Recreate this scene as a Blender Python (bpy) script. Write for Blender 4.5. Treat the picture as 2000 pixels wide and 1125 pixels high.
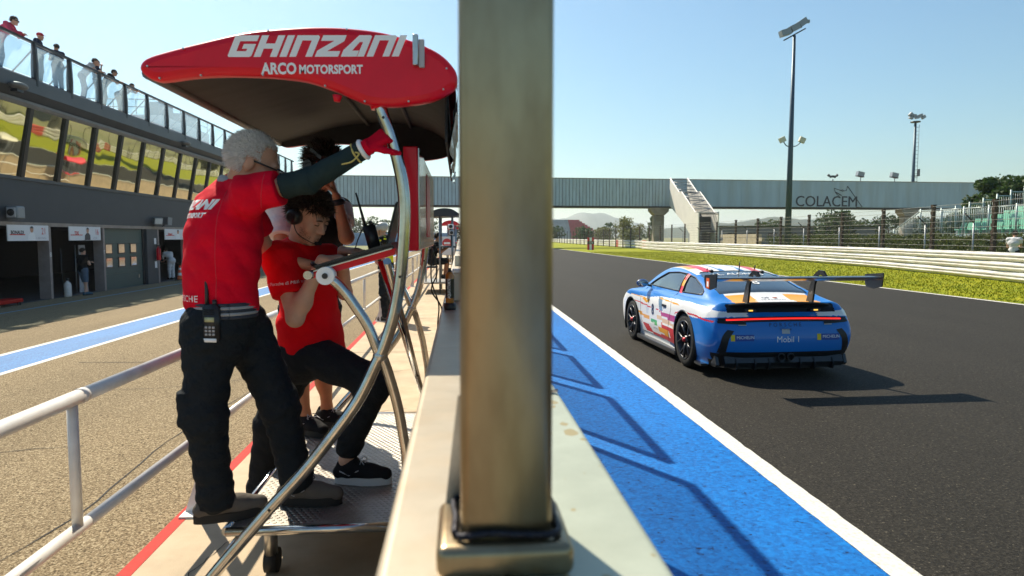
import bpy, bmesh, math, random
import numpy as np
from mathutils import Vector, Matrix, Quaternion
from mathutils.bvhtree import BVHTree
R = math.radians
random.seed(7); rng = np.random.default_rng(7)
scene = bpy.context.scene
for o in list(bpy.data.objects): bpy.data.objects.remove(o)
col = scene.collection

# ------------------------------------------------------------ camera, sky, sun, exposure
cam_d = bpy.data.cameras.new('camera'); cam = bpy.data.objects.new('camera', cam_d); col.objects.link(cam)
cam.location = (0, 0, 1.6); cam.rotation_euler = (R(90 - 4.23), 0, R(-4.37))
cam_d.sensor_width = 36; cam_d.lens = 1345 / 2000 * 36
cam_d.clip_start = .05; cam_d.clip_end = 20000
cam_d.dof.use_dof = True; cam_d.dof.focus_distance = 7.0; cam_d.dof.aperture_fstop = 4.5
scene.camera = cam
SUN_EL, SUN_AZ = R(46.5), R(30)          # elevation; degrees to the left of the track direction (+Y)
sd = Vector((-math.sin(SUN_AZ) * math.cos(SUN_EL), math.cos(SUN_AZ) * math.cos(SUN_EL), math.sin(SUN_EL)))
world = bpy.data.worlds.new('World'); scene.world = world; world.use_nodes = True
wn = world.node_tree.nodes; wl = world.node_tree.links
sky = wn.new('ShaderNodeTexSky'); sky.sky_type = 'NISHITA'; sky.sun_disc = False
sky.sun_elevation = SUN_EL; sky.sun_rotation = -SUN_AZ
sky.air_density = 1.3; sky.dust_density = .7; sky.ozone_density = 5.0; sky.altitude = 50
wb = wn.new('ShaderNodeMix'); wb.data_type = 'RGBA'; wb.blend_type = 'MULTIPLY'; wb.inputs[0].default_value = 1; wb.inputs[7].default_value = (.87, 1.0, .96, 1)   # white balance of the whole sky
wl.new(sky.outputs[0], wb.inputs[6]); wl.new(wb.outputs[2], wn['Background'].inputs[0]); wn['Background'].inputs[1].default_value = 0.066
sun_d = bpy.data.lights.new('sun', 'SUN'); sun = bpy.data.objects.new('sun', sun_d); col.objects.link(sun)
sun_d.energy = 4.0; sun_d.angle = R(.53); sun_d.color = (1.0, .90, .72)
sun.rotation_euler = sd.to_track_quat('Z', 'Y').to_euler(); sun.location = (0, 0, 60)
scene.view_settings.view_transform = 'Standard'; scene.view_settings.look = 'None'
scene.view_settings.gamma = 1; scene.view_settings.use_curve_mapping = False
scene.view_settings.exposure = 1.05
scene.render.engine = 'CYCLES'
try:
    scene.cycles.max_bounces = 8; scene.cycles.transparent_max_bounces = 24
    scene.cycles.volume_bounces = 1
except Exception: pass

# ------------------------------------------------------------ helpers
ORG = {}
def thing(name, label, cat, loc=(0, 0, 0), group=None):
    o = bpy.data.objects.new(name, None); col.objects.link(o); o.location = loc
    o.empty_display_size = .1
    o['label'] = label; o['category'] = cat
    if group: o['group'] = group
    ORG[o.name] = Vector(loc)
    return o
def tag(o, label, cat, group=None):
    o['label'] = label; o['category'] = cat
    if group: o['group'] = group
    return o
def structure(o): o['kind'] = 'structure'; return o
def stuff(o): o['kind'] = 'stuff'; return o

class MB:
    """collects shapes, in world coordinates, into one mesh"""
    def __init__(s): s.v = []; s.f = []; s.sm = []; s.mi = []; s.cm = 0
    def add(s, vs, fs, smooth=False):
        n = len(s.v); s.v += [tuple(map(float, p)) for p in vs]
        for f in fs: s.f.append([i + n for i in f]); s.sm.append(smooth); s.mi.append(s.cm)
        return s
    def box(s, a, b):
        x0, y0, z0 = a; x1, y1, z1 = b
        return s.add([(x0,y0,z0),(x1,y0,z0),(x1,y1,z0),(x0,y1,z0),(x0,y0,z1),(x1,y0,z1),(x1,y1,z1),(x0,y1,z1)],
            [(3,2,1,0),(4,5,6,7),(0,1,5,4),(1,2,6,5),(2,3,7,6),(3,0,4,7)])
    def obox(s, c, size, rot=None):
        h = [q / 2 for q in size]; M = rot.to_matrix() if hasattr(rot, 'to_matrix') else (rot or Matrix.Identity(3))
        vs = []
        for z in (-1, 1):
            for x, y in ((-1,-1),(1,-1),(1,1),(-1,1)):
                vs.append(Vector(c) + M @ Vector((x*h[0], y*h[1], z*h[2])))
        return s.add(vs, [(3,2,1,0),(4,5,6,7),(0,1,5,4),(1,2,6,5),(2,3,7,6),(3,0,4,7)])
    def rbox(s, a, b, r, seg=3):
        """box with rounded edges (all)"""
        bm = bmesh.new(); bmesh.ops.create_cube(bm, size=1)
        c = [(a[i]+b[i])/2 for i in range(3)]; d = [abs(b[i]-a[i]) for i in range(3)]
        for v in bm.verts: v.co = Vector([v.co[i]*d[i]+c[i] for i in range(3)])
        bmesh.ops.bevel(bm, geom=bm.edges[:], offset=r, segments=seg, affect='EDGES', profile=.5)
        ar = [f.calc_area() for f in bm.faces]; big = sorted(range(len(ar)), key=lambda i: -ar[i])[:6]; n0 = len(s.sm); s.bm(bm, True)
        for i in big: s.sm[n0+i] = False
        return s
    def bm(s, bm, smooth=False, M=None):
        bm.verts.index_update()
        vs = [(M @ v.co if M else v.co.copy()) for v in bm.verts]
        fs = [[v.index for v in f.verts] for f in bm.faces]; bm.free()
        return s.add(vs, fs, smooth)
    def cyl(s, p0, p1, r0, r1=None, n=12, caps=True, smooth=True):
        r1 = r0 if r1 is None else r1
        return s.tube([p0, p1], [r0, r1], n, caps, smooth)
    def tube(s, path, r, n=12, caps=True, smooth=True, flat=1.0):
        path = [Vector(p) for p in path]; m = len(path)
        rr = r if isinstance(r, (list, tuple, np.ndarray)) else [r] * m
        t0 = (path[1] - path[0]).normalized()
        a = Vector((0,0,1)) if abs(t0.z) < .9 else Vector((1,0,0))
        nx = t0.cross(a).normalized(); vs = []; tp = t0
        for i, p in enumerate(path):
            t = (path[min(i+1,m-1)] - path[max(i-1,0)]).normalized()
            q = tp.rotation_difference(t); nx = (q @ nx).normalized(); tp = t
            ny = t.cross(nx).normalized()
            for k in range(n):
                an = 2*math.pi*k/n
                vs.append(p + (nx*math.cos(an) + ny*math.sin(an)*flat) * rr[i])
        fs = []
        for i in range(m-1):
            for k in range(n):
                fs.append((i*n+k, i*n+(k+1)%n, (i+1)*n+(k+1)%n, (i+1)*n+k))
        b = len(s.v); s.add(vs, fs, smooth)
        if caps: s.add([], []); s.f += [[b+k for k in range(n)][::-1], [b+(m-1)*n+k for k in range(n)]]; s.sm += [False, False]; s.mi += [s.cm]*2
        return s
    def ell(s, c, r, n=16, m=10, rot=None):
        vs = []; fs = []
        for i in range(m+1):
            a = math.pi*i/m
            for k in range(n):
                b = 2*math.pi*k/n
                p = Vector((r[0]*math.sin(a)*math.cos(b), r[1]*math.sin(a)*math.sin(b), r[2]*math.cos(a)))
                if rot is not None: p = rot @ p
                vs.append(Vector(c)+p)
        for i in range(m):
            for k in range(n): fs.append((i*n+k, (i+1)*n+k, (i+1)*n+(k+1)%n, i*n+(k+1)%n))
        return s.add(vs, fs, True)
    def prism(s, poly, d0, d1, axis='y', smooth=False):
        """2-D polygon extruded along an axis. axis y: poly=(x,z); x: (y,z); z: (x,y)"""
        def mk(p, d): return {'y': (p[0], d, p[1]), 'x': (d, p[0], p[1]), 'z': (p[0], p[1], d)}[axis]
        n = len(poly); vs = [mk(p, d0) for p in poly] + [mk(p, d1) for p in poly]
        fs = [list(range(n))[::-1], [n+i for i in range(n)]] + [(i, (i+1)%n, n+(i+1)%n, n+i) for i in range(n)]
        b = len(s.f); s.add(vs, fs, False)
        return s
    def grid(s, pts, smooth=True, flip=False):
        """pts[i][j] -> quads"""
        m = len(pts); n = len(pts[0]); vs = [p for row in pts for p in row]
        fs = [((i*n+j, i*n+j+1, (i+1)*n+j+1, (i+1)*n+j) if not flip else (i*n+j, (i+1)*n+j, (i+1)*n+j+1, i*n+j+1)) for i in range(m-1) for j in range(n-1)]
        return s.add(vs, fs, smooth)
    def build(s, name, mat, parent=None, fix=False, auto=None):
        org = Vector((0,0,0)); p = parent
        if parent is not None:
            while p.parent: p = p.parent
            org = ORG.get(p.name, Vector((0,0,0)))
        me = bpy.data.meshes.new(name)
        me.from_pydata([(v[0]-org.x, v[1]-org.y, v[2]-org.z) for v in s.v], [], s.f)
        me.polygons.foreach_set('use_smooth', s.sm)
        for m in (mat if isinstance(mat, (list, tuple)) else [mat]): me.materials.append(M[m] if isinstance(m, str) else m)
        if isinstance(mat, (list, tuple)): me.polygons.foreach_set('material_index', s.mi)
        if fix or True:
            bm = bmesh.new(); bm.from_mesh(me); bmesh.ops.recalc_face_normals(bm, faces=bm.faces[:]); bm.to_mesh(me); bm.free()
        me.update()
        if auto is not None:
            me.set_sharp_from_angle(angle=R(auto))
        o = bpy.data.objects.new(name, me); col.objects.link(o)
        if parent is not None: o.parent = parent
        return o
def copy_to(o, d, parent='same'):
    c = o.copy(); col.objects.link(c); c.location = Vector(o.location) + Vector(d)
    if parent != 'same': c.parent = parent
    return c
def spline(pts, n, closed=False):
    """Catmull-Rom through points, n samples per span"""
    P = [np.array(p, float) for p in pts]; out = []
    m = len(P); rngi = range(m if closed else m-1)
    for i in rngi:
        if closed: p0, p1, p2, p3 = P[i-1], P[i], P[(i+1)%m], P[(i+2)%m]
        else:
            p1, p2 = P[i], P[i+1]; p0 = P[i-1] if i else 2*p1-p2; p3 = P[i+2] if i+2 < m else 2*p2-p1
        for k in range(n):
            t = k/n
            out.append(.5*((2*p1) + (-p0+p2)*t + (2*p0-5*p1+4*p2-p3)*t*t + (-p0+3*p1-3*p2+p3)*t**3))
    if not closed: out.append(P[-1])
    return out
def text_mesh(body, size=1.0, bold=0.0, shear=0.0, align='CENTER', space=1.0, extr=0.0):
    """verts (x, y) and faces of filled text in the plane z = 0"""
    c = bpy.data.curves.new('t', 'FONT'); c.body = body; c.size = size; c.offset = bold; c.shear = shear
    c.align_x = align; c.align_y = 'CENTER'; c.space_character = space; c.resolution_u = 3; c.extrude = extr
    o = bpy.data.objects.new('t', c); col.objects.link(o)
    dg = bpy.context.evaluated_depsgraph_get(); me = bpy.data.meshes.new_from_object(o.evaluated_get(dg))
    vs = [v.co.copy() for v in me.vertices]; fs = [list(p.vertices) for p in me.polygons]
    bpy.data.objects.remove(o); bpy.data.curves.remove(c); bpy.data.meshes.remove(me)
    return vs, fs
def place_text(body, org, ux, uy, size, mat, parent, name='lettering', squash=1.0, **kw):
    vs, fs = text_mesh(body, size, **kw); ux = Vector(ux).normalized(); uy = Vector(uy).normalized(); n = ux.cross(uy)
    b = MB(); b.add([Vector(org) + ux*v.x*squash + uy*v.y + n*v.z for v in vs], fs)
    return b.build(name, mat, parent)
def bez(pts, n=16):  # alias for smooth path
    return [Vector(p) for p in spline(pts, n)]
def inpoly(x, y, poly):
    """vectorised point-in-polygon"""
    x = np.asarray(x); y = np.asarray(y); c = np.zeros(x.shape, bool); j = len(poly)-1
    for i in range(len(poly)):
        xi, yi = poly[i]; xj, yj = poly[j]
        with np.errstate(divide='ignore', invalid='ignore'):
            c ^= ((yi > y) != (yj > y)) & (x < (xj-xi)*(y-yi)/(yj-yi+1e-12)+xi)
        j = i
    return c

# ------------------------------------------------------------ materials
M = {}
def mat(name, c, rough=.6, metal=0.0, spec=.5, var=0.0, vscale=4.0, c2=None, bump=0.0, bscale=60.0, coat=0.0, mix_lo=.35, mix_hi=.65, detail=6, stretch=None, bdist=.01, rvar=0.0, sub=0.0, aniso=0.0, trans=0.0, ior=1.45, sheen=0.0, emis=None, estr=0.0, c3=None, c3scale=1.0, c3amt=.5):
    m = bpy.data.materials.new(name); m.use_nodes = True; nt = m.node_tree; N = nt.nodes; L = nt.links
    b = N['Principled BSDF']; b.inputs['Base Color'].default_value = (*c, 1); b.inputs['Roughness'].default_value = rough
    b.inputs['Metallic'].default_value = metal; b.inputs['Specular IOR Level'].default_value = spec
    b.inputs['Coat Weight'].default_value = coat; b.inputs['Coat Roughness'].default_value = .05
    b.inputs['Transmission Weight'].default_value = trans; b.inputs['IOR'].default_value = ior
    b.inputs['Sheen Weight'].default_value = sheen; b.inputs['Anisotropic'].default_value = aniso
    if sub: b.inputs['Subsurface Weight'].default_value = sub; b.inputs['Subsurface Radius'].default_value = (.02, .008, .005); b.inputs['Subsurface Scale'].default_value = .6
    if emis: b.inputs['Emission Color'].default_value = (*emis, 1); b.inputs['Emission Strength'].default_value = estr
    tc = N.new('ShaderNodeTexCoord'); vec = tc.outputs['Object']
    if stretch:
        mp = N.new('ShaderNodeMapping'); mp.inputs['Scale'].default_value = stretch; L.new(vec, mp.inputs[0]); vec = mp.outputs[0]
    out = None
    if c2 is not None or var:
        if c2 is None: c2 = tuple(max(0, q*(1-var)) for q in c)
        n = N.new('ShaderNodeTexNoise'); n.inputs['Scale'].default_value = vscale; n.inputs['Detail'].default_value = detail; n.inputs['Roughness'].default_value = .65; L.new(vec, n.inputs['Vector'])
        r = N.new('ShaderNodeMapRange'); r.inputs['From Min'].default_value = mix_lo; r.inputs['From Max'].default_value = mix_hi; L.new(n.outputs[0], r.inputs[0])
        x = N.new('ShaderNodeMix'); x.data_type = 'RGBA'; x.inputs[6].default_value = (*c, 1); x.inputs[7].default_value = (*c2, 1); L.new(r.outputs[0], x.inputs[0])
        out = x.outputs[2]
        if rvar:
            r2 = N.new('ShaderNodeMapRange'); r2.inputs['To Min'].default_value = max(.02, rough-rvar); r2.inputs['To Max'].default_value = rough+rvar; L.new(n.outputs[0], r2.inputs[0]); L.new(r2.outputs[0], b.inputs['Roughness'])
    if c3 is not None:
        n3 = N.new('ShaderNodeTexNoise'); n3.inputs['Scale'].default_value = c3scale; n3.inputs['Detail'].default_value = 5; L.new(vec, n3.inputs['Vector'])
        r3 = N.new('ShaderNodeMapRange'); r3.inputs['From Min'].default_value = .45; r3.inputs['From Max'].default_value = .72; r3.inputs['To Max'].default_value = c3amt; L.new(n3.outputs[0], r3.inputs[0])
        x3 = N.new('ShaderNodeMix'); x3.data_type = 'RGBA'; x3.inputs[7].default_value = (*c3, 1); L.new(r3.outputs[0], x3.inputs[0])
        if out is not None: L.new(out, x3.inputs[6])
        else: x3.inputs[6].default_value = (*c, 1)
        out = x3.outputs[2]
    if out is not None: L.new(out, b.inputs['Base Color'])
    if bump:
        n = N.new('ShaderNodeTexNoise'); n.inputs['Scale'].default_value = bscale; n.inputs['Detail'].default_value = 5; L.new(vec, n.inputs['Vector'])
        bp = N.new('ShaderNodeBump'); bp.inputs['Strength'].default_value = bump; bp.inputs['Distance'].default_value = bdist; L.new(n.outputs[0], bp.inputs['Height']); L.new(bp.outputs[0], b.inputs['Normal'])
    M[name] = m
    return m
def attr_mat(name, attr='paint', rough=.35, coat=1.0, metal=0.0, bump=0.0, bscale=40, spec=.5, coatr=.04):
    m = bpy.data.materials.new(name); m.use_nodes = True; N = m.node_tree.nodes; L = m.node_tree.links; b = N['Principled BSDF']
    a = N.new('ShaderNodeAttribute'); a.attribute_name = attr; L.new(a.outputs['Color'], b.inputs['Base Color'])
    b.inputs['Roughness'].default_value = rough; b.inputs['Coat Weight'].default_value = coat; b.inputs['Coat Roughness'].default_value = coatr; b.inputs['Metallic'].default_value = metal
    b.inputs['Specular IOR Level'].default_value = spec
    if bump:
        tc = N.new('ShaderNodeTexCoord'); n = N.new('ShaderNodeTexNoise'); n.inputs['Scale'].default_value = bscale; L.new(tc.outputs['Object'], n.inputs['Vector'])
        bp = N.new('ShaderNodeBump'); bp.inputs['Strength'].default_value = bump; bp.inputs['Distance'].default_value = .01; L.new(n.outputs[0], bp.inputs['Height']); L.new(bp.outputs[0], b.inputs['Normal'])
    M[name] = m; return m
def glass_mat(name, tint, mixf=.85, rough=.02, add=None, transl=False):
    """thin clear sheet: transparent plus a fresnel reflection"""
    m = bpy.data.materials.new(name); m.use_nodes = True; N = m.node_tree.nodes; L = m.node_tree.links
    out = N['Material Output']; N.remove(N['Principled BSDF'])
    t = N.new('ShaderNodeBsdfTransparent'); t.inputs[0].default_value = (*tint, 1)
    g = N.new('ShaderNodeBsdfGlossy'); g.inputs['Roughness'].default_value = rough; g.inputs[0].default_value = (1, 1, 1, 1)
    l0 = N.new('ShaderNodeLayerWeight'); l0.inputs[0].default_value = .5; lp = N.new('ShaderNodeMath'); lp.operation = 'POWER'; lp.inputs[1].default_value = 4.0; L.new(l0.outputs['Facing'], lp.inputs[0])
    lw = N.new('ShaderNodeMath'); lw.operation = 'MULTIPLY_ADD'; lw.inputs[1].default_value = .7; lw.inputs[2].default_value = .04; L.new(lp.outputs[0], lw.inputs[0])
    mx = N.new('ShaderNodeMixShader'); L.new(lw.outputs[0], mx.inputs[0]); L.new(t.outputs[0], mx.inputs[1]); L.new(g.outputs[0], mx.inputs[2])
    src = mx.outputs[0]
    if add:
        d = N.new('ShaderNodeBsdfTranslucent' if transl else 'ShaderNodeBsdfDiffuse'); d.inputs[0].default_value = (*add, 1)
        m2 = N.new('ShaderNodeMixShader'); m2.inputs[0].default_value = 1-mixf; L.new(src, m2.inputs[1]); L.new(d.outputs[0], m2.inputs[2]); src = m2.outputs[0]
    L.new(src, out.inputs[0]); M[name] = m; return m

mat('white_paint', (.78,.76,.73), .38, var=.12, vscale=9, coat=.2, c3=(.45,.30,.18), c3scale=7, c3amt=.25)
mat('white_line', (.66,.65,.60), .75, spec=.2, c2=(.40,.38,.34), vscale=45, mix_lo=.50, mix_hi=.75, bump=.5, bscale=300)
mat('chrome', (.62,.60,.57), .17, 1.0, var=.25, vscale=14, rvar=.06)
mat('steel_bright', (.60,.58,.55), .3, 1.0, var=.2, vscale=20, rvar=.1)
mat('black', (.016,.017,.019), .45)
mat('black_matt', (.012,.012,.013), .85)
mat('black_plastic', (.02,.02,.022), .35)
mat('rubber', (.02,.02,.02), .7, var=.3, vscale=30)
mat('dark_metal', (.03,.033,.038), .4, .3)
mat('red_paint', (.80,.003,.022), .36, spec=.3, coat=.22, var=.10, vscale=3, c3=(.62,.003,.018), c3scale=5, c3amt=.4)
mat('white_print', (.90,.90,.90), .6, spec=.2)
mat('concrete', (.52,.41,.28), .85, c2=(.40,.31,.205), vscale=3, mix_lo=.35, mix_hi=.7, bump=.25, bscale=120, c3=(.24,.20,.15), c3scale=1.2, c3amt=.4)
mat('glow_red', (.5,.01,.01), .3, emis=(1,.03,.02), estr=1.2)

# ------------------------------------------------------------ ground, pit lane, walkway, track
def stones_mat(name, cols, scale, rough=.9, bump=.6, big=(.75, 1.0), bigscale=.35, stretch=None):
    m = bpy.data.materials.new(name); m.use_nodes = True; N = m.node_tree.nodes; L = m.node_tree.links; b = N['Principled BSDF']
    b.inputs['Roughness'].default_value = rough; b.inputs['Specular IOR Level'].default_value = .18
    tc = N.new('ShaderNodeTexCoord')
    v = N.new('ShaderNodeTexVoronoi'); v.inputs['Scale'].default_value = scale; L.new(tc.outputs['Object'], v.inputs['Vector'])
    n = N.new('ShaderNodeTexNoise'); n.inputs['Scale'].default_value = scale*.45; n.inputs['Detail'].default_value = 8; n.inputs['Roughness'].default_value = .75; L.new(tc.outputs['Object'], n.inputs['Vector'])
    sx = N.new('ShaderNodeSeparateColor'); L.new(v.outputs['Color'], sx.inputs[0])
    av = N.new('ShaderNodeMath'); av.operation = 'MULTIPLY_ADD'; av.inputs[1].default_value = .45; L.new(sx.outputs[0], av.inputs[0])
    ml = N.new('ShaderNodeMath'); ml.operation = 'MULTIPLY_ADD'; ml.inputs[1].default_value = 1.5; ml.inputs[2].default_value = -.45; L.new(n.outputs[0], ml.inputs[0]); L.new(ml.outputs[0], av.inputs[2])
    cr = N.new('ShaderNodeValToRGB'); L.new(av.outputs[0], cr.inputs[0])
    e = cr.color_ramp.elements
    while len(e) < len(cols): e.new(.5)
    for i, (p, c) in enumerate(cols): e[i].position = p; e[i].color = (*c, 1)
    mp = N.new('ShaderNodeMapping'); L.new(tc.outputs['Object'], mp.inputs[0]); mp.inputs['Scale'].default_value = stretch or (1, .25, 1)
    n2 = N.new('ShaderNodeTexNoise'); n2.inputs['Scale'].default_value = bigscale; n2.inputs['Detail'].default_value = 7; n2.inputs['Roughness'].default_value = .6; L.new(mp.outputs[0], n2.inputs['Vector'])
    r = N.new('ShaderNodeMapRange'); r.inputs['From Min'].default_value = .3; r.inputs['From Max'].default_value = .7; r.inputs['To Min'].default_value = big[0]; r.inputs['To Max'].default_value = big[1]; L.new(n2.outputs[0], r.inputs[0])
    hs = N.new('ShaderNodeHueSaturation'); L.new(cr.outputs[0], hs.inputs['Color']); L.new(r.outputs[0], hs.inputs['Value']); L.new(hs.outputs[0], b.inputs['Base Color'])
    bp = N.new('ShaderNodeBump'); bp.inputs['Strength'].default_value = bump; bp.inputs['Distance'].default_value = .006; L.new(av.outputs[0], bp.inputs['Height']); L.new(bp.outputs[0], b.inputs['Normal'])
    M[name] = m
stones_mat('pit_asphalt', [(.18,(.030,.020,.010)), (.36,(.14,.10,.055)), (.58,(.28,.21,.12)), (.95,(.58,.49,.32))], 120, bump=.9, big=(.8, 1.08), bigscale=.5)
stones_mat('track_asphalt', [(.15,(.007,.006,.005)), (.5,(.020,.0175,.0135)), (.8,(.042,.037,.029)), (.97,(.22,.19,.14))], 95, rough=.8, bump=.9, big=(.85, 1.12), bigscale=.8, stretch=(1, .06, 1))
stones_mat('blue_paint', [(.15,(.001,.012,.06)), (.25,(.002,.10,.36)), (.6,(.002,.155,.52)), (1.0,(.004,.21,.62))], 45, rough=.55, bump=.7, big=(.82, 1.06), bigscale=1.2, stretch=(1, .2, 1))
stones_mat('blue_lane_paint', [(.10,(.015,.05,.12)), (.3,(.008,.12,.36)), (.6,(.012,.17,.46)), (1.0,(.06,.26,.55))], 60, rough=.6, bump=.5, big=(.75, 1.06), bigscale=1.2)
mat('terrain', (.20,.19,.07), .95, c2=(.11,.13,.04), vscale=.04, bump=.3, bscale=4, c3=(.30,.24,.14), c3scale=.02, c3amt=.7)
mat('red_line', (.52,.012,.006), .7, spec=.2, c2=(.40,.02,.012), vscale=25)
mat('cyan_line', (.16,.36,.52), .7, c2=(.07,.10,.12), vscale=20, mix_lo=.45, mix_hi=.8)

LANE0, LANE1, LS = -1.62, -13.8, .0312
def laneZ(x): return -.12 - LS * (-x + LANE0)
prof = [(-7000,-1.2), (-60,-.75), (-14.2,-.62), (-2,-.22), (-1.3,-.20), (.2,-.06), (14,-.06), (40,-.05), (80,.1), (7000,.1)]
ys = [-300, -60, 0, 60, 130, 300, 900, 2500, 9000]
g = MB(); g.grid([[(x, y, z) for x, z in prof] for y in ys], smooth=False)
structure(g.build('ground', 'terrain'))
def lane_sheet(name, x0, x1, y0, y1, dz, m, n=1):
    b = MB(); b.grid([[(x, y, laneZ(x)+dz) for x in np.linspace(x0, x1, n+1)] for y in (y0, y1)], smooth=False)
    return structure(b.build(name, m))
lane_sheet('pit_lane', -13.95, -1.60, -40, 180, 0, 'pit_asphalt')
lane_sheet('lane_line', -7.43, -7.30, -40, 150, .004, 'white_line')
lane_sheet('lane_stripe', -7.30, -6.30, -40, 150, .004, 'blue_lane_paint')
lane_sheet('lane_line', -6.30, -6.17, -40, 150, .004, 'white_line')
lane_sheet('garage_line', -12.35, -12.22, -40, 60, .004, 'cyan_line')
b = MB(); b.box((-1.56, -30, -.3), (-.10, 150, 0.0)); structure(b.build('walkway', 'concrete'))
b = MB(); b.box((-1.63, -30, -.3), (-1.56, 150, .002)); structure(b.build('walkway_kerb', 'red_line'))
def sheet(name, x0, x1, y0, y1, z, m):
    b = MB(); b.add([(x0,y0,z),(x1,y0,z),(x1,y1,z),(x0,y1,z)], [(0,1,2,3)]); return structure(b.build(name, m))
sheet('track', -.1, 13.5, -80, 420, 0.0, 'track_asphalt')
sheet('track_blue_strip', .30, 2.02, -80, 160, .004, 'blue_paint')
b = MB(); ys_ = np.concatenate([[-80, -5], np.arange(-4.9, 40, .09), [60, 160]]); jl = rng.normal(0, .0022, len(ys_)); jr = rng.normal(0, .0028, len(ys_))
b.grid([[(2.02+jl[i], y_, .006), (2.17+jr[i], y_, .006)] for i, y_ in enumerate(ys_)], smooth=False); structure(b.build('track_edge_line', 'white_line'))
sheet('track_edge_line', 13.25, 13.39, -80, 300, .005, 'white_line')
# darker tyre-worn band on the racing side of the track is in the asphalt material
# cracks in the walkway
def crack(pts, w):
    b = MB(); p = spline([(x, y, 0) for x, y in pts], 6); vs = []
    for i, q in enumerate(p):
        t = p[min(i+1, len(p)-1)] - p[max(i-1, 0)]; n = np.array([-t[1], t[0], 0]); n /= np.linalg.norm(n)+1e-9
        j = rng.normal(0, .006); ww = w*(.5+rng.random())
        vs += [(q[0]+n[0]*(ww+j), q[1]+n[1]*(ww+j), .003), (q[0]-n[0]*(ww-j), q[1]-n[1]*(ww-j), .003)]
    b.add(vs, [(2*i, 2*i+1, 2*i+3, 2*i+2) for i in range(len(p)-1)])
    return structure(b.build('walkway_crack', 'black_matt'))
crack([(-1.36,2.9),(-1.32,3.15),(-1.27,3.35),(-1.22,3.6),(-1.16,3.78)], .0022)
crack([(-1.42,2.9),(-1.2,3.02),(-1.0,3.1)], .0012)
crack([(-1.5,6.2),(-1.2,6.3),(-.9,6.25),(-.5,6.4)], .003)
crack([(-1.45,8.2),(-1.0,8.1),(-.6,8.3)], .003)
crack([(-1.5,11.2),(-1.0,11.4),(-.5,11.3)], .004)
for y in (5.6, 9.6, 13.6, 17.6, 21.6):
    sheet('walkway_joint', -1.56, -.14, y, y+.012, .002, 'black_matt')

# grass between track and barrier, and beyond
def grass_mat():
    m = bpy.data.materials.new('grass'); m.use_nodes = True; N = m.node_tree.nodes; L = m.node_tree.links; b = N['Principled BSDF']; b.inputs['Roughness'].default_value = .9
    b.inputs['Specular IOR Level'].default_value = .2
    tc = N.new('ShaderNodeTexCoord'); n = N.new('ShaderNodeTexNoise'); n.inputs['Scale'].default_value = 2.4; n.inputs['Detail'].default_value = 9; n.inputs['Roughness'].default_value = .72; L.new(tc.outputs['Object'], n.inputs[0])
    cr = N.new('ShaderNodeValToRGB'); L.new(n.outputs[0], cr.inputs[0]); e = cr.color_ramp.elements
    e.new(.5); e.new(.62)
    for i, (p, c) in enumerate([(.30,(.09,.14,.002)), (.46,(.21,.24,.002)), (.58,(.30,.29,.004)), (.76,(.42,.35,.04))]): e[i].position = p; e[i].color = (*c, 1)
    L.new(cr.outputs[0], b.inputs[0]); bp = N.new('ShaderNodeBump'); n2 = N.new('ShaderNodeTexNoise'); n2.inputs['Scale'].default_value = 30; L.new(tc.outputs['Object'], n2.inputs[0])
    bp.inputs['Strength'].default_value = .8; bp.inputs['Distance'].default_value = .05; L.new(n2.outputs[0], bp.inputs['Height']); L.new(bp.outputs[0], b.inputs['Normal']); M['grass'] = m
grass_mat()
b = MB(); b.grid([[(x, y, .012 + (.05 if x > 14 else 0)) for x in (13.39, 14.2, 19, 34)] for y in (-40, 20, 60, 160, 420)], smooth=False)
structure(b.build('grass_verge', 'grass'))
b = MB(); vs = []; fs = []
xs = 13.45 + rng.random(42000)**1.3*8.0; yy = 11 + rng.random(42000)**1.6*60
for i in range(len(xs)):
    x, y = xs[i], yy[i]; h = .02 + rng.random()*.05*(1 if x > 13.7 else .5); a = rng.random()*6.28; w = .010+.010*rng.random(); z = .012 + (.05*min(1, max(0, (x-13.39)/.81)))
    lx, ly = rng.normal(0, .03), rng.normal(0, .03)
    k = len(vs); vs += [(x-math.cos(a)*w, y-math.sin(a)*w, z-.005), (x+math.cos(a)*w, y+math.sin(a)*w, z-.005), (x+lx, y+ly, z+h)]; fs.append((k, k+1, k+2))
b.add(vs, fs); o = b.build('grass_blades', 'grass'); stuff(o); o['label'] = 'short yellow green grass between the track edge and the barrier'; o['category'] = 'grass'
# pale field and far verge beyond the bridge
mat('far_field', (.36,.31,.20), .95, c2=(.24,.25,.10), vscale=.05)

def lane_crack(pts, w=.006):
    o = crack(pts, w); o.name = 'lane_crack'; me = o.data
    for v in me.vertices: v.co.z = laneZ(v.co.x)+.004
lane_crack([(-5.9,5.2),(-5.2,5.5),(-4.6,5.6),(-3.9,5.9),(-3.2,6.0)]); lane_crack([(-4.6,8.5),(-3.6,8.3),(-2.6,8.6),(-1.9,8.5)]); lane_crack([(-5.6,10.5),(-4.0,10.2),(-2.4,10.6)], .008); lane_crack([(-2.6,3.2),(-2.4,4.4),(-2.5,6.0),(-2.35,8.0)], .005)

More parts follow.
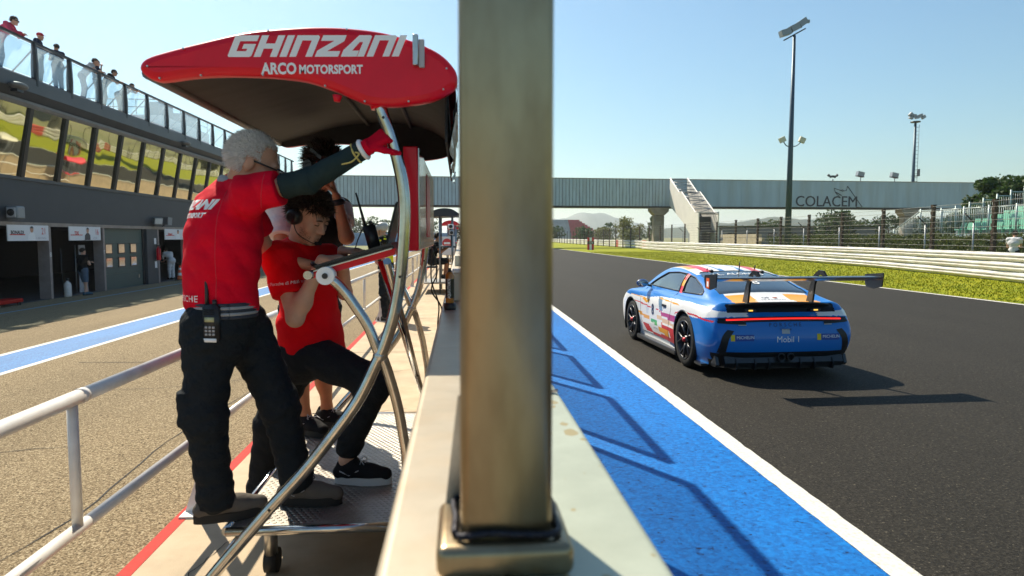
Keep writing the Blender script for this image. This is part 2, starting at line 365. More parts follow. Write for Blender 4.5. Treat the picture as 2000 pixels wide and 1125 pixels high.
# ------------------------------------------------------------ pit building
mat('cladding', (.040,.047,.058), .55, var=.15, vscale=1.5, bump=.05, bscale=8)
mat('fascia', (.065,.072,.082), .45, var=.2, vscale=1.2)
mat('fascia_light', (.17,.165,.16), .5, var=.2, vscale=2)
mat('header_strip', (.32,.27,.23), .6, var=.25, vscale=3)
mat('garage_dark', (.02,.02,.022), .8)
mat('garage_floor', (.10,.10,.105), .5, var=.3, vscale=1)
mat('garage_door', (.035,.085,.082), .45, var=.12, vscale=2)
mat('jamb', (.33,.27,.25), .6, var=.2, vscale=4)
mat('sign_board', (.78,.78,.80), .5)
mat('print_red', (.62,.05,.05), .5); mat('print_dark', (.05,.05,.06), .5); mat('print_skin', (.55,.30,.2), .6); mat('print_grey', (.45,.45,.47), .5)
mat('grey_curtain', (.40,.41,.43), .8, var=.2, vscale=3)
mat('deck_white', (.62,.63,.65), .6, var=.1, vscale=2)
mat('grey_metal', (.25,.27,.29), .45, .5)
m = mat('window_mirror', (.62,.60,.44), .03, 1.0)
N = m.node_tree.nodes; L = m.node_tree.links
tc = N.new('ShaderNodeTexCoord'); nz = N.new('ShaderNodeTexNoise'); nz.inputs['Scale'].default_value = .9; nz.inputs['Detail'].default_value = 1; L.new(tc.outputs['Object'], nz.inputs[0])
bp = N.new('ShaderNodeBump'); bp.inputs['Strength'].default_value = .07; bp.inputs['Distance'].default_value = .12; L.new(nz.outputs[0], bp.inputs['Height']); L.new(bp.outputs[0], N['Principled BSDF'].inputs['Normal'])
glass_mat('rail_glass', (.86,.94,.97), mixf=.84, add=(.80,.88,.92), transl=True)
glass_mat('clear_glass', (.86,.92,.94))
mat('door_window', (.5,.5,.5), .08, .9)

BX = -13.8; BY0, BY1 = 4.0, 57.0; GZ = -.51
bld = thing('pit_building', 'long dark grey pit building with garages, tilted mirror windows and glass terrace rail', 'building', (BX, 30, GZ))
b = MB()   # upper wall band between garages and windows, ends, roof slab
b.box((BX-12, BY0, 2.06), (BX, BY1, 3.40))
b.build('upper_wall', 'cladding', bld)
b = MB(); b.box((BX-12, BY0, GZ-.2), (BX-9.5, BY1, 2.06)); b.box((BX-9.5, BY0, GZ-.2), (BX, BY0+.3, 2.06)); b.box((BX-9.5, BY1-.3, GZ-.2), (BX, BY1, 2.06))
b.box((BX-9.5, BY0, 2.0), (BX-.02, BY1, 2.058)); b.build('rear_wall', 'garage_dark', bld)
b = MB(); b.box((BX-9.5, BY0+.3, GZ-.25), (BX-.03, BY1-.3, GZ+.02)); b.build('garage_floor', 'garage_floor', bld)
b = MB(); b.box((BX-.10, BY0, 1.95), (BX+.04, BY1, 2.075)); b.build('header_strip', 'header_strip', bld)
b = MB(); b.box((BX-.3, BY0, 3.40), (BX+.05, BY1, 3.50)); b.build('window_sill', 'fascia', bld)
# window band
wx0, wz0, wx1, wz1 = BX+.02, 3.50, BX+.42, 5.62
PW = 1.952; Y0 = 23.03 - 9*PW
wn_ = 0
tiltdir = Vector((wx1-wx0, 0, wz1-wz0)).normalized(); nrm = Vector((tiltdir.z, 0, -tiltdir.x))
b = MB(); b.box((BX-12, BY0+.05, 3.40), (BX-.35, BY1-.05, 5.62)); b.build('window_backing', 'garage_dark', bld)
y = Y0
while y + PW < BY1:
    b = MB(); a0 = Vector((wx0, y+.09, wz0)); a1 = Vector((wx0, y+PW-.09, wz0)); c1 = Vector((wx1, y+PW-.09, wz1)); c0 = Vector((wx1, y+.09, wz1))
    q = Matrix.Rotation(random.uniform(-.006, .006), 3, 'Z') @ Matrix.Rotation(random.uniform(-.008, .008), 3, 'Y')
    ce = (a0+c1)/2
    b.add([ce + q@(p-ce) for p in (a0, a1, c1, c0)], [(0,1,2,3)])
    b.build('window_pane', 'window_mirror', bld)
    b = MB(); r = Matrix((( nrm.x, 0, tiltdir.x), (0, 1, 0), (nrm.z, 0, tiltdir.z)))
    b.obox((Vector((wx0, y, wz0))+Vector((wx1, y, wz1)))/2 + nrm*.01, (.12, .18, 2.16), r)
    b.build('window_mullion', 'black', bld)
    y += PW
# fascia and gutter
b = MB(); b.prism([(BX-12, 5.62), (BX+.48, 5.62), (BX+.52, 5.72), (BX+.52, 5.80), (BX+.42, 5.84), (BX-12, 5.84)], BY0, BY1, 'y'); b.build('gutter', 'fascia_light', bld)
b = MB(); b.prism([(BX-12, 5.845), (BX+.40, 5.845), (BX+.66, 6.05), (BX+.66, 6.46), (BX+.60, 6.52), (BX-12, 6.52)], BY0, BY1, 'y'); b.build('fascia', 'fascia', bld)
b = MB(); b.box((BX-11.9, BY0+.1, 6.523), (BX+.3, BY1-.1, 6.56)); b.build('terrace_deck', 'deck_white', bld)
# terrace railing
RX = -13.2
b = MB(); b.tube([(RX, BY0, 7.66), (RX, BY1, 7.66)], .035, 8); b.box((RX-.05, BY0, 7.60), (RX+.03, BY1, 7.635))
rail = b.build('terrace_railing', 'dark_metal', bld)
y = 23.05 - 9*PW
while y < BY1:
    b = MB(); b.prism([(RX-.10, 6.40), (RX+.07, 6.30), (RX+.09, 6.9), (RX+.06, 7.63), (RX-.05, 7.63), (RX-.10, 6.9)], y-.045, y+.045, 'y'); b.build('post', 'dark_metal', rail)
    b = MB(); b.cyl((RX-.06, y+.1, 7.5), (RX-.9, y+.1, 6.6), .025, n=6); b.build('brace', 'grey_metal', rail)
    if y+PW < BY1:
        b = MB(); b.box((RX-.012, y+.06, 6.56), (RX, y+PW-.06, 7.55)); b.build('glass_panel', 'rail_glass', rail)
    y += PW
b = MB(); b.box((BX-3.2, BY0, 6.56), (BX-2.9, BY1, 6.95)); b.build('terrace_kerb', 'deck_white', bld)
b = MB(); b.box((BX-11, 44, 6.56), (BX-4.2, 52, 9.0)); hut = b.build('roof_hut', 'deck_white', bld)
b = MB()
for z in (9.45, 9.9):
    b.tube([(BX-4.3, 43.9, z), (BX-4.3, 52, z)], .03, 6); b.tube([(BX-10.9, 43.9, z), (BX-4.3, 43.9, z)], .03, 6)
for yy in np.linspace(44, 52, 6): b.cyl((BX-4.3, yy, 9), (BX-4.3, yy, 9.9), .025, n=6)
for xx in np.linspace(BX-10.9, BX-4.3, 6): b.cyl((xx, 43.9, 9), (xx, 43.9, 9.9), .025, n=6)
b.build('hut_railing', 'grey_metal', hut)
for y_ in (45.2, 49.2):
    b = MB(); b.box((BX-5.6, y_, 9.0), (BX-4.6, y_+1.6, 10.0)); b.build('roof_unit', 'grey_metal', hut)
b = MB(); b.box((BX-4.19, 45.5, 7.3), (BX-4.15, 47.0, 8.5)); b.tube([(BX-4.14, 46.25, 7.9), (BX-4.10, 46.25, 7.9)], .42, 16); b.build('vent', 'grey_metal', hut)
# jambs and garages
bays = [20.88 - 3.55*i for i in range(1, 5)][::-1] + [20.88, 24.43, 27.98, 32.85, 36.4, 39.95, 43.5, 47.05, 50.6, 54.15]
for i, y in enumerate(bays):
    b = MB(); b.box((BX-.35, y-.07, GZ-.02), (BX+.02, y+.07, 1.95)); b.build('jamb', 'jamb', bld)
b = MB(); b.box((BX-.4, 31.70, GZ), (BX+.01, 32.78, 1.95)); b.build('pier', 'cladding', bld)
b = MB(); b.box((BX-.45, 31.53, GZ), (BX-.1, 31.70, 1.95)); b.build('jamb', 'garage_dark', bld)
def garage_door(y0, y1):
    d = MB(); zz = np.linspace(GZ+.02, 1.94, 5)
    for k in range(4): d.box((BX-.22, y0, zz[k]+.006), (BX-.14+.004*(k % 2), y1, zz[k+1]-.006))
    d = d.build('garage_door', 'garage_door', bld)
    w = (y1-y0)/3.4
    for zc in (1.13, .58):
        for yc in (y0+.55, y0+.55+1.02*w, y0+.55+2.04*w):
            f = MB(); f.box((BX-.20, yc-.28, zc-.22), (BX-.115, yc+.28, zc+.22)); f = f.build('door_window', 'black_plastic', d)
            p = MB(); p.add([(BX-.112, yc-.23, zc-.17), (BX-.112, yc+.23, zc-.17), (BX-.112+random.uniform(0,.004), yc+.23, zc+.17), (BX-.112, yc-.23, zc+.17)], [(0,1,2,3)]); p.build('pane', 'door_window', f)
    h = MB(); h.box((BX-.15, y1-.45, GZ+.35), (BX-.10, y1-.38, GZ+.5)); h.build('handle', 'steel_bright', d)
garage_door(28.06, 31.52)
for i in (0, 2, 3): garage_door(bays[i]+.08, bays[i+1]-.08)
for i in (8, 10, 11, 12): garage_door(bays[i]+.08, bays[i+1]-.08)
# numbers on the jambs
place_text('8', (BX+.025, 24.43, 1.0), (0,-1,0), (0,0,1), .22, 'white_print', bld)
place_text('7', (BX+.025, 27.98, 1.0), (0,-1,0), (0,0,1), .22, 'white_print', bld)
# team sign boards
def team_sign(y0, y1, z0, z1, label, num, team, under, shirt, colr):
    t = thing('team_sign', label, 'sign', (BX+.07, (y0+y1)/2, z0))
    b = MB(); b.box((BX+.045, y0, z0), (BX+.075, y1, z1)); b.build('board', 'sign_board', t)
    w = y1-y0; h = z1-z0; x = BX+.08
    ux, uy = (0,1,0), (0,0,1)      # read from the lane: +Y runs to the right
    place_text(num, (x, y1-.13*w, z0+.60*h), ux, uy, .62*h, 'print_red', t, 'number', squash=.85)
    place_text(team, (x, y0+.22*w, z0+.52*h), ux, uy, .30*h, colr, t, 'team_name', bold=.006)
    b = MB(); b.add([(x, y0+.04*w, z0+.36*h), (x, y0+.40*w, z0+.36*h), (x, y0+.40*w, z0+.42*h), (x, y0+.04*w, z0+.42*h)], [(0,1,2,3)]); b.build('stripe', 'print_red', t)
    place_text(under, (x, y1-.2*w, z0+.17*h), ux, uy, .16*h, 'print_grey', t, 'driver_name')
    c = y0+.56*w
    b = MB(); b.add([(x, c-.10*w, z0+.01), (x, c+.09*w, z0+.01), (x, c+.085*w, z0+.38*h), (x, c+.035*w, z0+.55*h), (x, c-.025*w, z0+.55*h), (x, c-.085*w, z0+.36*h)], [(0,1,2,3,4,5)]); b.build('portrait_shirt', shirt, t)
    b = MB(); b.add([(x+.003, c+.005*w+.042*w*math.cos(a), z0+.72*h+.2*h*math.sin(a)) for a in np.linspace(0, 6.28, 15)[:-1]], [list(range(14))]); b.build('portrait_face', 'print_skin', t)
    b = MB(); b.add([(x+.005, c+.005*w+.045*w*math.cos(a), z0+.78*h+.16*h*math.sin(a)) for a in np.linspace(.1, 3.0, 9)], [list(range(9))]); b.build('portrait_hair', 'print_dark', t)
team_sign(22.17, 24.27, 1.48, 1.98, 'white name board of a driver in a white suit over the first open garage', '21', 'BONALDI', 'C. BERTONELLI', 'white_print', 'print_dark')
team_sign(25.5, 27.64, 1.48, 1.98, 'white name board of a driver in a dark shirt beside the green door', '16', 'TDE', 'A. MOSS', 'print_dark', 'print_red')
team_sign(33.45, 36.1, 1.48, 1.98, 'white board over garage past the fire extinguisher with number 67', '67', 'Dinamic', 'A. MALTER', 'white_print', 'print_red')
# things inside the open bays
c = thing('grey_partition', 'tall grey partition panel standing in the second open garage', 'partition', (BX-.6, 27.3, GZ+.02))
b = MB(); pts = []
for k in range(9):
    yk = 27.0 + .62*k/8; pts.append([(BX-.45+.05*math.sin(k*2.1), yk, GZ+.03), (BX-.45+.05*math.sin(k*2.1+.6), yk-.35*(k/8.)*.3, 1.3)])
b.grid(pts); b.build('sheet', 'grey_curtain', c); b = MB(); b.cyl((BX-.55, 27.0, GZ+.02), (BX-.55, 27.0, 1.3), .02); b.build('pole', 'grey_metal', c)
c = thing('workbench', 'long dark workbench with pale edge inside the first open garage', 'workbench', (BX-4.5, 23.2, GZ+.02))
b = MB(); b.box((BX-5, 21.3, .38), (BX-4.2, 25.4, .44)); b.build('top', 'grey_curtain', c)
b = MB(); b.box((BX-4.95, 21.4, GZ+.02), (BX-4.25, 25.3, .38)); b.build('cabinet', 'red_line', c)
t = thing('stand_pole', 'thin grey pole stand inside the first open garage', 'stand', (BX-1.6, 23.0, GZ+.02))
b = MB(); b.cyl((BX-1.6, 22.95, GZ+.02), (BX-1.6, 22.95, 1.35), .03, n=8); b.build('pole', 'grey_metal', t); b = MB(); b.cyl((BX-1.6, 22.95, GZ+.02), (BX-1.6, 22.95, GZ+.06), .18, .12, n=12); b.build('base', 'grey_metal', t)
t = thing('tool_cabinet', 'dark red tool cabinet by the white suited mechanic', 'cabinet', (BX-.7, 33.5, GZ+.02))
b = MB(); b.rbox((BX-1.1, 33.05, GZ+.12), (BX-.4, 33.75, .65), .03); b.build('body', 'red_line', t)
b = MB()
for k in range(4): b.box((BX-.395, 33.1, GZ+.2+.24*k), (BX-.37, 33.7, GZ+.38+.24*k))
b.build('drawers', 'red_paint', t)
for (px, py) in ((-.5, 33.15), (-.5, 33.65), (-1, 33.15), (-1, 33.65)):
    b = MB(); b.cyl((BX+px, py-.03, GZ+.07), (BX+px, py+.03, GZ+.07), .055, n=12); b.build('wheel', 'rubber', t)
t = thing('gas_bottle', 'white gas cylinder in a dark trolley by the second garage', 'gas bottle', (BX-.15, 25.3, GZ+.02))
b = MB(); prof_ = [(0,.02),(.11,.02),(.12,.06),(.12,.42),(.10,.50),(.04,.55),(.03,.60),(0,.60)]
def lathe(b, c, prof, n=16, M3=None):
    pts = []
    for r_, z_ in prof: pts.append([Vector(c)+(M3 @ Vector((r_*math.cos(a), r_*math.sin(a), z_)) if M3 else Vector((r_*math.cos(a), r_*math.sin(a), z_))) for a in np.linspace(0, 2*math.pi, n+1)])
    b.grid(pts); return b
lathe(b, (BX+.1, 25.2, GZ), prof_); b.build('cylinder', 'white_paint', t)
b = MB(); b.cyl((BX+.06, 25.0, GZ+.1), (BX+.0, 25.05, 1.2), .02, n=8); b.cyl((BX+.1, 25.2, GZ+.59), (BX+.1, 25.2, GZ+.68), .05, n=8); b.build('valve', 'black_plastic', t)
# floodlights, loudspeaker, extinguisher, notice
def wall_speaker(y, z, label):
    t = thing('loudspeaker', label, 'loudspeaker', (BX, y, z)); b = MB(); b.rbox((BX+.05, y-.2, z-.18), (BX+.4, y+.2, z+.22), .05); b.build('case', 'grey_metal', t)
    b = MB(); b.rbox((BX+.1, y-.232, z-.13), (BX+.35, y-.18, z+.17), .02); b.build('front', 'print_grey', t)
    b = MB(); lathe(b, (BX+.225, y-.24, z+.02), [(.11,0),(.06,.03),(.0,.01)], 16, Matrix.Rotation(R(90), 3, 'X')); b.build('horn', 'black_plastic', t)
    b = MB(); b.box((BX, y-.04, z-.04), (BX+.1, y+.04, z+.04)); b.build('bracket', 'dark_metal', t)
wall_speaker(22.35, 2.33, 'grey square horn loudspeaker mounted above the number 21 board')
def flood(name, c, d, label, par=None, s=.28):
    """box floodlight with bracket; d: facing"""
    t = thing(name, label, 'floodlight', c); q = Vector(d).to_track_quat('Y', 'Z').to_matrix(); c = Vector(c)
    b = MB(); b.obox(c+Vector((0,0,.18)), (s*1.3, s*.7, s), q); b.build('housing', 'grey_metal', t)
    b = MB(); b.obox(c+Vector((0,0,.18))+Vector(d).normalized()*s*.36, (s*1.15, .02, s*.85), q); b.build('lens', 'clear_lens', t)
    b = MB(); b.cyl(c+Vector((-.2,0,-.06)), c+Vector((0,0,.08)), .025, n=8); b.build('bracket', 'dark_metal', t)
mat('clear_lens', (.55,.55,.5), .15, .3)
flood('wall_floodlight', (BX+.25, 32.3, 2.15), (.7, -.6, -.2), 'black floodlight on the wall over the fire extinguisher, facing the lane')
flood('wall_floodlight', (BX+.35, 33.0, 2.15), (.4, .8, -.1), 'pale floodlight on the wall over the fire extinguisher, facing along it', s=.34)
for y, nm in ((21.9, 'rounded lamp under the terrace edge above the number 21 board'), (34.5, 'rounded lamp under the terrace edge over the fire extinguisher')):
    t = thing('deck_lamp', nm, 'lamp', (BX+.55, y, 5.9)); b = MB(); b.ell((BX+.78, y, 6.08), (.2, .36, .11), 14, 8); b.build('shade', 'fascia_light', t); b = MB(); b.obox((BX+.72, y, 5.96), (.2, .3, .12)); b.build('arm', 'dark_metal', t)
t = thing('fire_extinguisher', 'red fire extinguisher hanging on the dark pier between garages', 'extinguisher', (BX+.1, 32.6, .55))
b = MB(); lathe(b, (BX+.12, 32.58, .55), [(0,0),(.09,0),(.095,.03),(.095,.48),(.07,.56),(.03,.58),(.03,.64),(0,.64)]); b.build('cylinder', 'red_paint', t)
b = MB(); b.box((BX+.04, 32.54, 1.18), (BX+.2, 32.62, 1.23)); b.tube([(BX+.1,32.6,1.2),(BX+.2,32.5,1.1),(BX+.22,32.5,.8)], .012, 6); b.build('valve', 'black_plastic', t)
b = MB(); b.box((BX+.02, 32.40, 1.28), (BX+.03, 32.60, 1.55)); b.box((BX+.02, 32.40, .2), (BX+.03, 32.62, .5)); tag(b.build('wall_notice', 'sign_board'), 'small white notices on the pier around the extinguisher', 'notice')
t = thing('traffic_cone', 'orange and white traffic cone at the garage past the extinguisher', 'cone', (BX+.25, 34.6, GZ+.02))
b = MB(); b.box((BX+.05, 34.4, GZ+.0), (BX+.45, 34.8, GZ+.06)); b.build('base', 'rubber', t)
mat('cone_orange', (.75,.12,.02), .5)
for k, (z0, z1) in enumerate(((.06,.25),(.25,.38),(.38,.52),(.52,.62),(.62,.75))):
    b = MB(); b.cyl((BX+.25, 34.6, GZ+z0), (BX+.25, 34.6, GZ+z1), .16-.17*z0, .16-.17*z1, n=16, caps=k == 4); b.build('sleeve', ['cone_orange','white_print'][k % 2], t)
t = thing('red_bench', 'low red trolley on the garage threshold under the number 21 board', 'trolley', (BX+.2, 21.6, GZ))
b = MB(); b.rbox((BX-.2, 21.0, GZ+.1), (BX+.3, 22.4, GZ+.22), .03); b.build('deck', 'red_line', t)
for yy in (21.2, 22.2):
    b = MB(); b.cyl((BX+.25, yy, GZ+.06), (BX+.31, yy, GZ+.06), .06, n=12); b.build('wheel', 'rubber', t)

# ------------------------------------------------------------ pit wall with its frames, posts and things on it
def cap_material():
    m = mat('wall_cap', (.42,.45,.36), .45, .3, c2=(.34,.365,.29), vscale=5, bump=.05, bscale=200)
    N = m.node_tree.nodes; L = m.node_tree.links; b = N['Principled BSDF']
    tc = N.new('ShaderNodeTexCoord'); mp = N.new('ShaderNodeMapping'); mp.inputs['Scale'].default_value = (1, .62, 1); L.new(tc.outputs['Object'], mp.inputs[0])
    v = N.new('ShaderNodeTexVoronoi'); v.inputs['Scale'].default_value = 26; v.inputs['Randomness'].default_value = 1; L.new(mp.outputs[0], v.inputs['Vector'])
    n = N.new('ShaderNodeTexNoise'); n.inputs['Scale'].default_value = 40; L.new(tc.outputs['Object'], n.inputs[0])
    ad = N.new('ShaderNodeMath'); ad.operation = 'MULTIPLY_ADD'; ad.inputs[1].default_value = .35; L.new(n.outputs[0], ad.inputs[0]); L.new(v.outputs['Distance'], ad.inputs[2])
    sc = N.new('ShaderNodeSeparateColor'); L.new(v.outputs['Color'], sc.inputs[0])
    th = N.new('ShaderNodeMapRange'); th.inputs['To Min'].default_value = .12; th.inputs['To Max'].default_value = .60; L.new(sc.outputs[0], th.inputs[0])
    lt = N.new('ShaderNodeMath'); lt.operation = 'SUBTRACT'; L.new(th.outputs[0], lt.inputs[0]); L.new(ad.outputs[0], lt.inputs[1])
    mr = N.new('ShaderNodeMapRange'); mr.inputs['From Min'].default_value = 0; mr.inputs['From Max'].default_value = .06; mr.inputs['To Max'].default_value = .75; L.new(lt.outputs[0], mr.inputs[0])
    x = N.new('ShaderNodeMix'); x.data_type = 'RGBA'; src = b.inputs['Base Color'].links[0].from_socket; L.new(src, x.inputs[6]); x.inputs[7].default_value = (.30,.21,.06, 1); L.new(mr.outputs[0], x.inputs[0]); L.new(x.outputs[2], b.inputs['Base Color'])
cap_material()
mat('cap_steel', (.46,.40,.31), .42, .4, c2=(.39,.335,.255), vscale=7, c3=(.45,.33,.2), c3scale=13, c3amt=.3, bump=.03, bscale=60)
mat('post_steel', (.36,.28,.175), .30, .9, c2=(.31,.235,.14), vscale=7, stretch=(1,1,.35), bump=.04, bscale=30, c3=(.12,.065,.03), c3scale=30, c3amt=.32, rvar=.06)
mat('weld', (.02,.02,.03), .5, .5, bump=.6, bscale=90)
glass_mat('tinted_sheet', (.90,.92,.93))
WL, WR, WZ = -.098, .243, 1.22
wall = thing('pit_wall', 'long low concrete pit wall with pale spotted metal top', 'wall', (.1, 40, 0))
b = MB(); b.box((WL+.02, -8, -.2), (WR-.02, 150, WZ-.05)); b.build('core', 'concrete', wall)
def capprof(x0, x1, r, z0, z1):
    P = [(x0, z0)]
    for a in np.linspace(180, 90, 6): P.append((x0+r+r*math.cos(R(a)), z1-r+r*math.sin(R(a))))
    for a in np.linspace(90, 0, 6): P.append((x1-r+r*math.cos(R(a)), z1-r+r*math.sin(R(a))))
    P.append((x1, z0)); return P
seams = [-8, -5.9, -3.5, -1.1, 3.45, 8.3, 13.2, 18, 24, 32, 44, 60, 80, 110, 150]
for y0, y1 in zip(seams[:-1], seams[1:]):
    b = MB(); b.prism(capprof(.052, WR, .012, WZ-.07, WZ), y0+.001, y1-.001, 'y'); b.build('cap_track_side', 'wall_cap', wall)
    b = MB(); b.prism(capprof(WL, .0515, .014, WZ-.09, WZ+.003), y0+.001, y1-.001, 'y'); b.build('cap_pit_side', 'cap_steel', wall)
# fence frames on the wall
def fence_frame(y0, y1, label, top=3.0, base=True):
    t = thing('wall_frame', label, 'fence frame', (.07, y0, WZ), 'square tube frames along the pit wall')
    for y in (y0, y1):
        b = MB(); b.rbox((.040, y-.035, WZ+.022), (.10, y+.035, top), .004, 1); b.build('post', 'post_steel', t)
        b = MB(); b.rbox((.01, y-.07, WZ+.004), (.13, y+.07, WZ+.021), .003, 1); b.build('base_plate', 'post_steel', t)
    b = MB(); b.rbox((.040, y0+.036, top-.06), (.10, y1-.036, top), .004, 1); b.build('top_rail', 'post_steel', t)
    b = MB(); b.box((.067, y0+.036, WZ+.03), (.073, y1-.036, top-.06)); b.build('clear_sheet', 'tinted_sheet', t)
fr = 'square steel tube frame standing on the pit wall behind the thick post'
for y0, y1 in ((2.33,4.26), (4.74,6.67), (7.15,9.08), (9.56,11.49), (11.97,13.9), (14.4,16.3)): fence_frame(y0, y1, fr)
# thick foreground post with socket
pt = thing('fence_post', 'thick square stained steel post in a welded socket on the pit wall', 'post', (.052, .80, WZ))
b = MB(); b.rbox((.0, .752, 1.20), (.104, .856, 3.05), .011, 4); b.build('tube', 'post_steel', pt, auto=40)
b = MB(); b.rbox((-.028, .728, WZ+.004), (.126, .872, 1.262), .012, 4); b.build('socket', 'post_steel', pt, auto=40)
b = MB(); b.tube([Vector(p) for p in spline([(-.004,.749,1.267),(.03,.746,1.270),(.07,.745,1.268),(.108,.748,1.268),(.111,.80,1.267),(.108,.86,1.268),(.05,.862,1.267),(-.004,.86,1.268),(-.006,.80,1.267)], 6, True)], .0042, 8); b.build('weld_bead', 'weld', pt)
# tapered rear gusset welded to post and socket
b = MB()
b.add([(-.02,.86,1.255),(.118,.86,1.255),(.106,.862,1.40),(-.003,.862,1.40),(-.02,.885,1.255),(.118,.885,1.255),(.100,.872,1.40),(.003,.872,1.40)], [(0,1,2,3),(5,4,7,6),(1,5,6,2),(4,0,3,7),(3,2,6,7)]); b.build('gusset', 'steel_bright', pt)
for z in (1.33, 1.52, 1.61): pass
# bottle and jars on the wall
def bottle(c, label):
    t = thing('spray_bottle', label, 'bottle', c); c = Vector(c)
    sl = lambda b, c, pr, n=16: lathe(b, c, [(r_*.68, z_*.68) for r_, z_ in pr], n)
    b = MB(); sl(b, c, [(0,0),(.045,0),(.048,.01),(.048,.05),(.03,.052)], 16); b.build('foot', 'black_plastic', t)
    b = MB(); sl(b, c, [(.030,.05),(.0335,.06),(.0335,.26),(.026,.285),(.012,.29)], 18); b.build('bottle_body', 'amber', t)
    b = MB(); sl(b, c, [(.0345,.09),(.0345,.235)], 18); b.build('sleeve_label', 'label_dark', t)
    b = MB(); sl(b, c, [(.016,.285),(.016,.30),(.0,.302)], 12); b.obox(c+Vector((0,-.007,.21)), (.014,.034,.014)); b.build('nozzle', 'black_plastic', t)
    vs, fs = text_mesh('AQUAVITAMIN', .022, bold=.0006)
    b = MB(); b.add([c+Vector((.0242*math.sin(v.y/.0242-.15), -.0242*math.cos(v.y/.0242-.15), .110+v.x*.68)) for v in [Vector((q.x, -q.y, 0)) for q in vs]], fs); b.build('lettering', 'white_print', t)
mat('amber', (.55,.20,.02), .15, coat=.6, var=.4, vscale=20); mat('label_dark', (.025,.02,.015), .3)
bottle((-.050, 3.58, WZ+.004), 'amber bottle with black label and vertical white lettering on the pit wall')
def box_thing(name, a, c, m, label, cat, r=.01, lid=None):
    t = thing(name, label, cat, ((a[0]+c[0])/2, (a[1]+c[1])/2, a[2]))
    b = MB(); b.rbox(a, c, r); b.build('body', m, t)
    if lid: b = MB(); b.rbox((a[0]-.004, a[1]-.004, c[2]), (c[0]+.004, c[1]+.004, c[2]+.02), .006); b.build('lid', lid, t)
mat('cream', (.62,.58,.46), .5, var=.1)
box_thing('plastic_tub', (-.040, 4.05, WZ+.004), (.03, 4.16, WZ+.17), 'cream', 'cream plastic tub behind the amber bottle on the wall', 'tub', lid='white_print')
box_thing('white_case', (-.07, 6.0, WZ+.004), (.02, 6.25, WZ+.09), 'white_print', 'low white case lying on the pit wall top', 'case')
box_thing('white_carton', (-.06, 9.0, WZ+.004), (.02, 9.25, WZ+.14), 'cream', 'small pale carton further along the pit wall top', 'carton')
b = MB(); b.add([(.218,1.632,WZ+.003),(.236,1.628,WZ+.007),(.239,1.65,WZ+.010),(.222,1.655,WZ+.004),(.228,1.64,WZ+.011)], [(0,1,4),(1,2,4),(2,3,4),(3,0,4)]); tag(b.build('leaf_scrap', 'label_dark'), 'small dark dry scrap of leaf on the spotted wall top', 'scrap')

# ------------------------------------------------------------ white pit lane railing
ral = thing('railing', 'white tubular railing with two rails along the pit lane kerb', 'railing', (-1.5, 10, 0))
for y0, y1 in ((-4.0, 2.82), (2.82, 8.7), (8.7, 13.2), (13.2, 17.8), (17.8, 26), (26, 36), (36, 50)):
    b = MB(); b.cyl((-1.5, y0, .972), (-1.5, y1-.003, .972), .029, n=16); b.build('top_rail', 'white_paint', ral)
    b = MB(); b.cyl((-1.5, y0, .458), (-1.5, y1-.003, .458), .024, n=14); b.build('lower_rail', 'white_paint', ral)
b = MB(); b.cyl((-1.5, 2.80, .972), (-1.5, 2.835, .972), .0312, n=16); b.build('weld_ring', 'white_paint', ral)
for y in (-.6, 4.03, 8.7, 13.2, 17.8, 22.4, 27, 31.6, 36.2):
    b = MB(); b.rbox((-1.53, y-.03, .012), (-1.47, y+.03, .94), .006, 2); b.build('support_post', 'white_paint', ral)
    b = MB(); b.box((-1.60, y-.09, .001), (-1.40, y+.11, .012)); b.build('base_plate', 'white_paint', ral)
    b = MB(); b.prism([(y-.03, .012), (y-.03, .20), (y-.085, .012)], -1.506, -1.494, 'x'); b.prism([(-1.53, .012), (-1.53, .20), (-1.595, .012)], y-.006, y+.006, 'y'); b.build('gusset', 'white_paint', ral)
for y in (1.4, 2.75, 6.4, 11.0, 15.5, 20.1, 24.7, 29.3):
    b = MB(); b.cyl((-1.5, y, .46), (-1.5, y, .96), .020, n=12); b.build('baluster', 'white_paint', ral)

# ------------------------------------------------------------ red team gantry
mat('canopy_lining', (.035,.033,.032), .75, var=.4, vscale=2.5, stretch=(1, 4, 1))
mat('clear_film', (.30,.06,.06), .12, .2, coat=1, bump=.5, bscale=9, bdist=.03)
mat('hex_plate', (.36,.33,.29), .42, .75, var=.3, vscale=6)
mat('screen', (.012,.013,.016), .1, spec=.6)
mat('panel_gloss', (.42,.42,.42), .07, .75, var=.1)
NY, FY = 2.9, 4.85
gan = thing('team_gantry', 'red pit gantry with leaf shaped canopy, curved chrome legs, desk and step', 'gantry', (-.6, 3.9, 0))
A = [(-.345,2.20),(-.323,2.15),(-.309,2.098),(-.281,2.026),(-.253,1.922),(-.233,1.818),(-.226,1.712),(-.232,1.585),(-.246,1.436),(-.273,1.285),(-.313,1.156),(-.351,1.07),(-.427,.918),(-.536,.767),(-.667,.604),(-.797,.464),(-.928,.313),(-1.048,.172),(-1.16,.03)]
B = [(-.549,1.441),(-.493,1.394),(-.432,1.308),(-.38,1.222),(-.344,1.124),(-.319,1.08),(-.288,.981),(-.261,.871),(-.243,.76),(-.231,.671),(-.225,.5),(-.222,.32)]
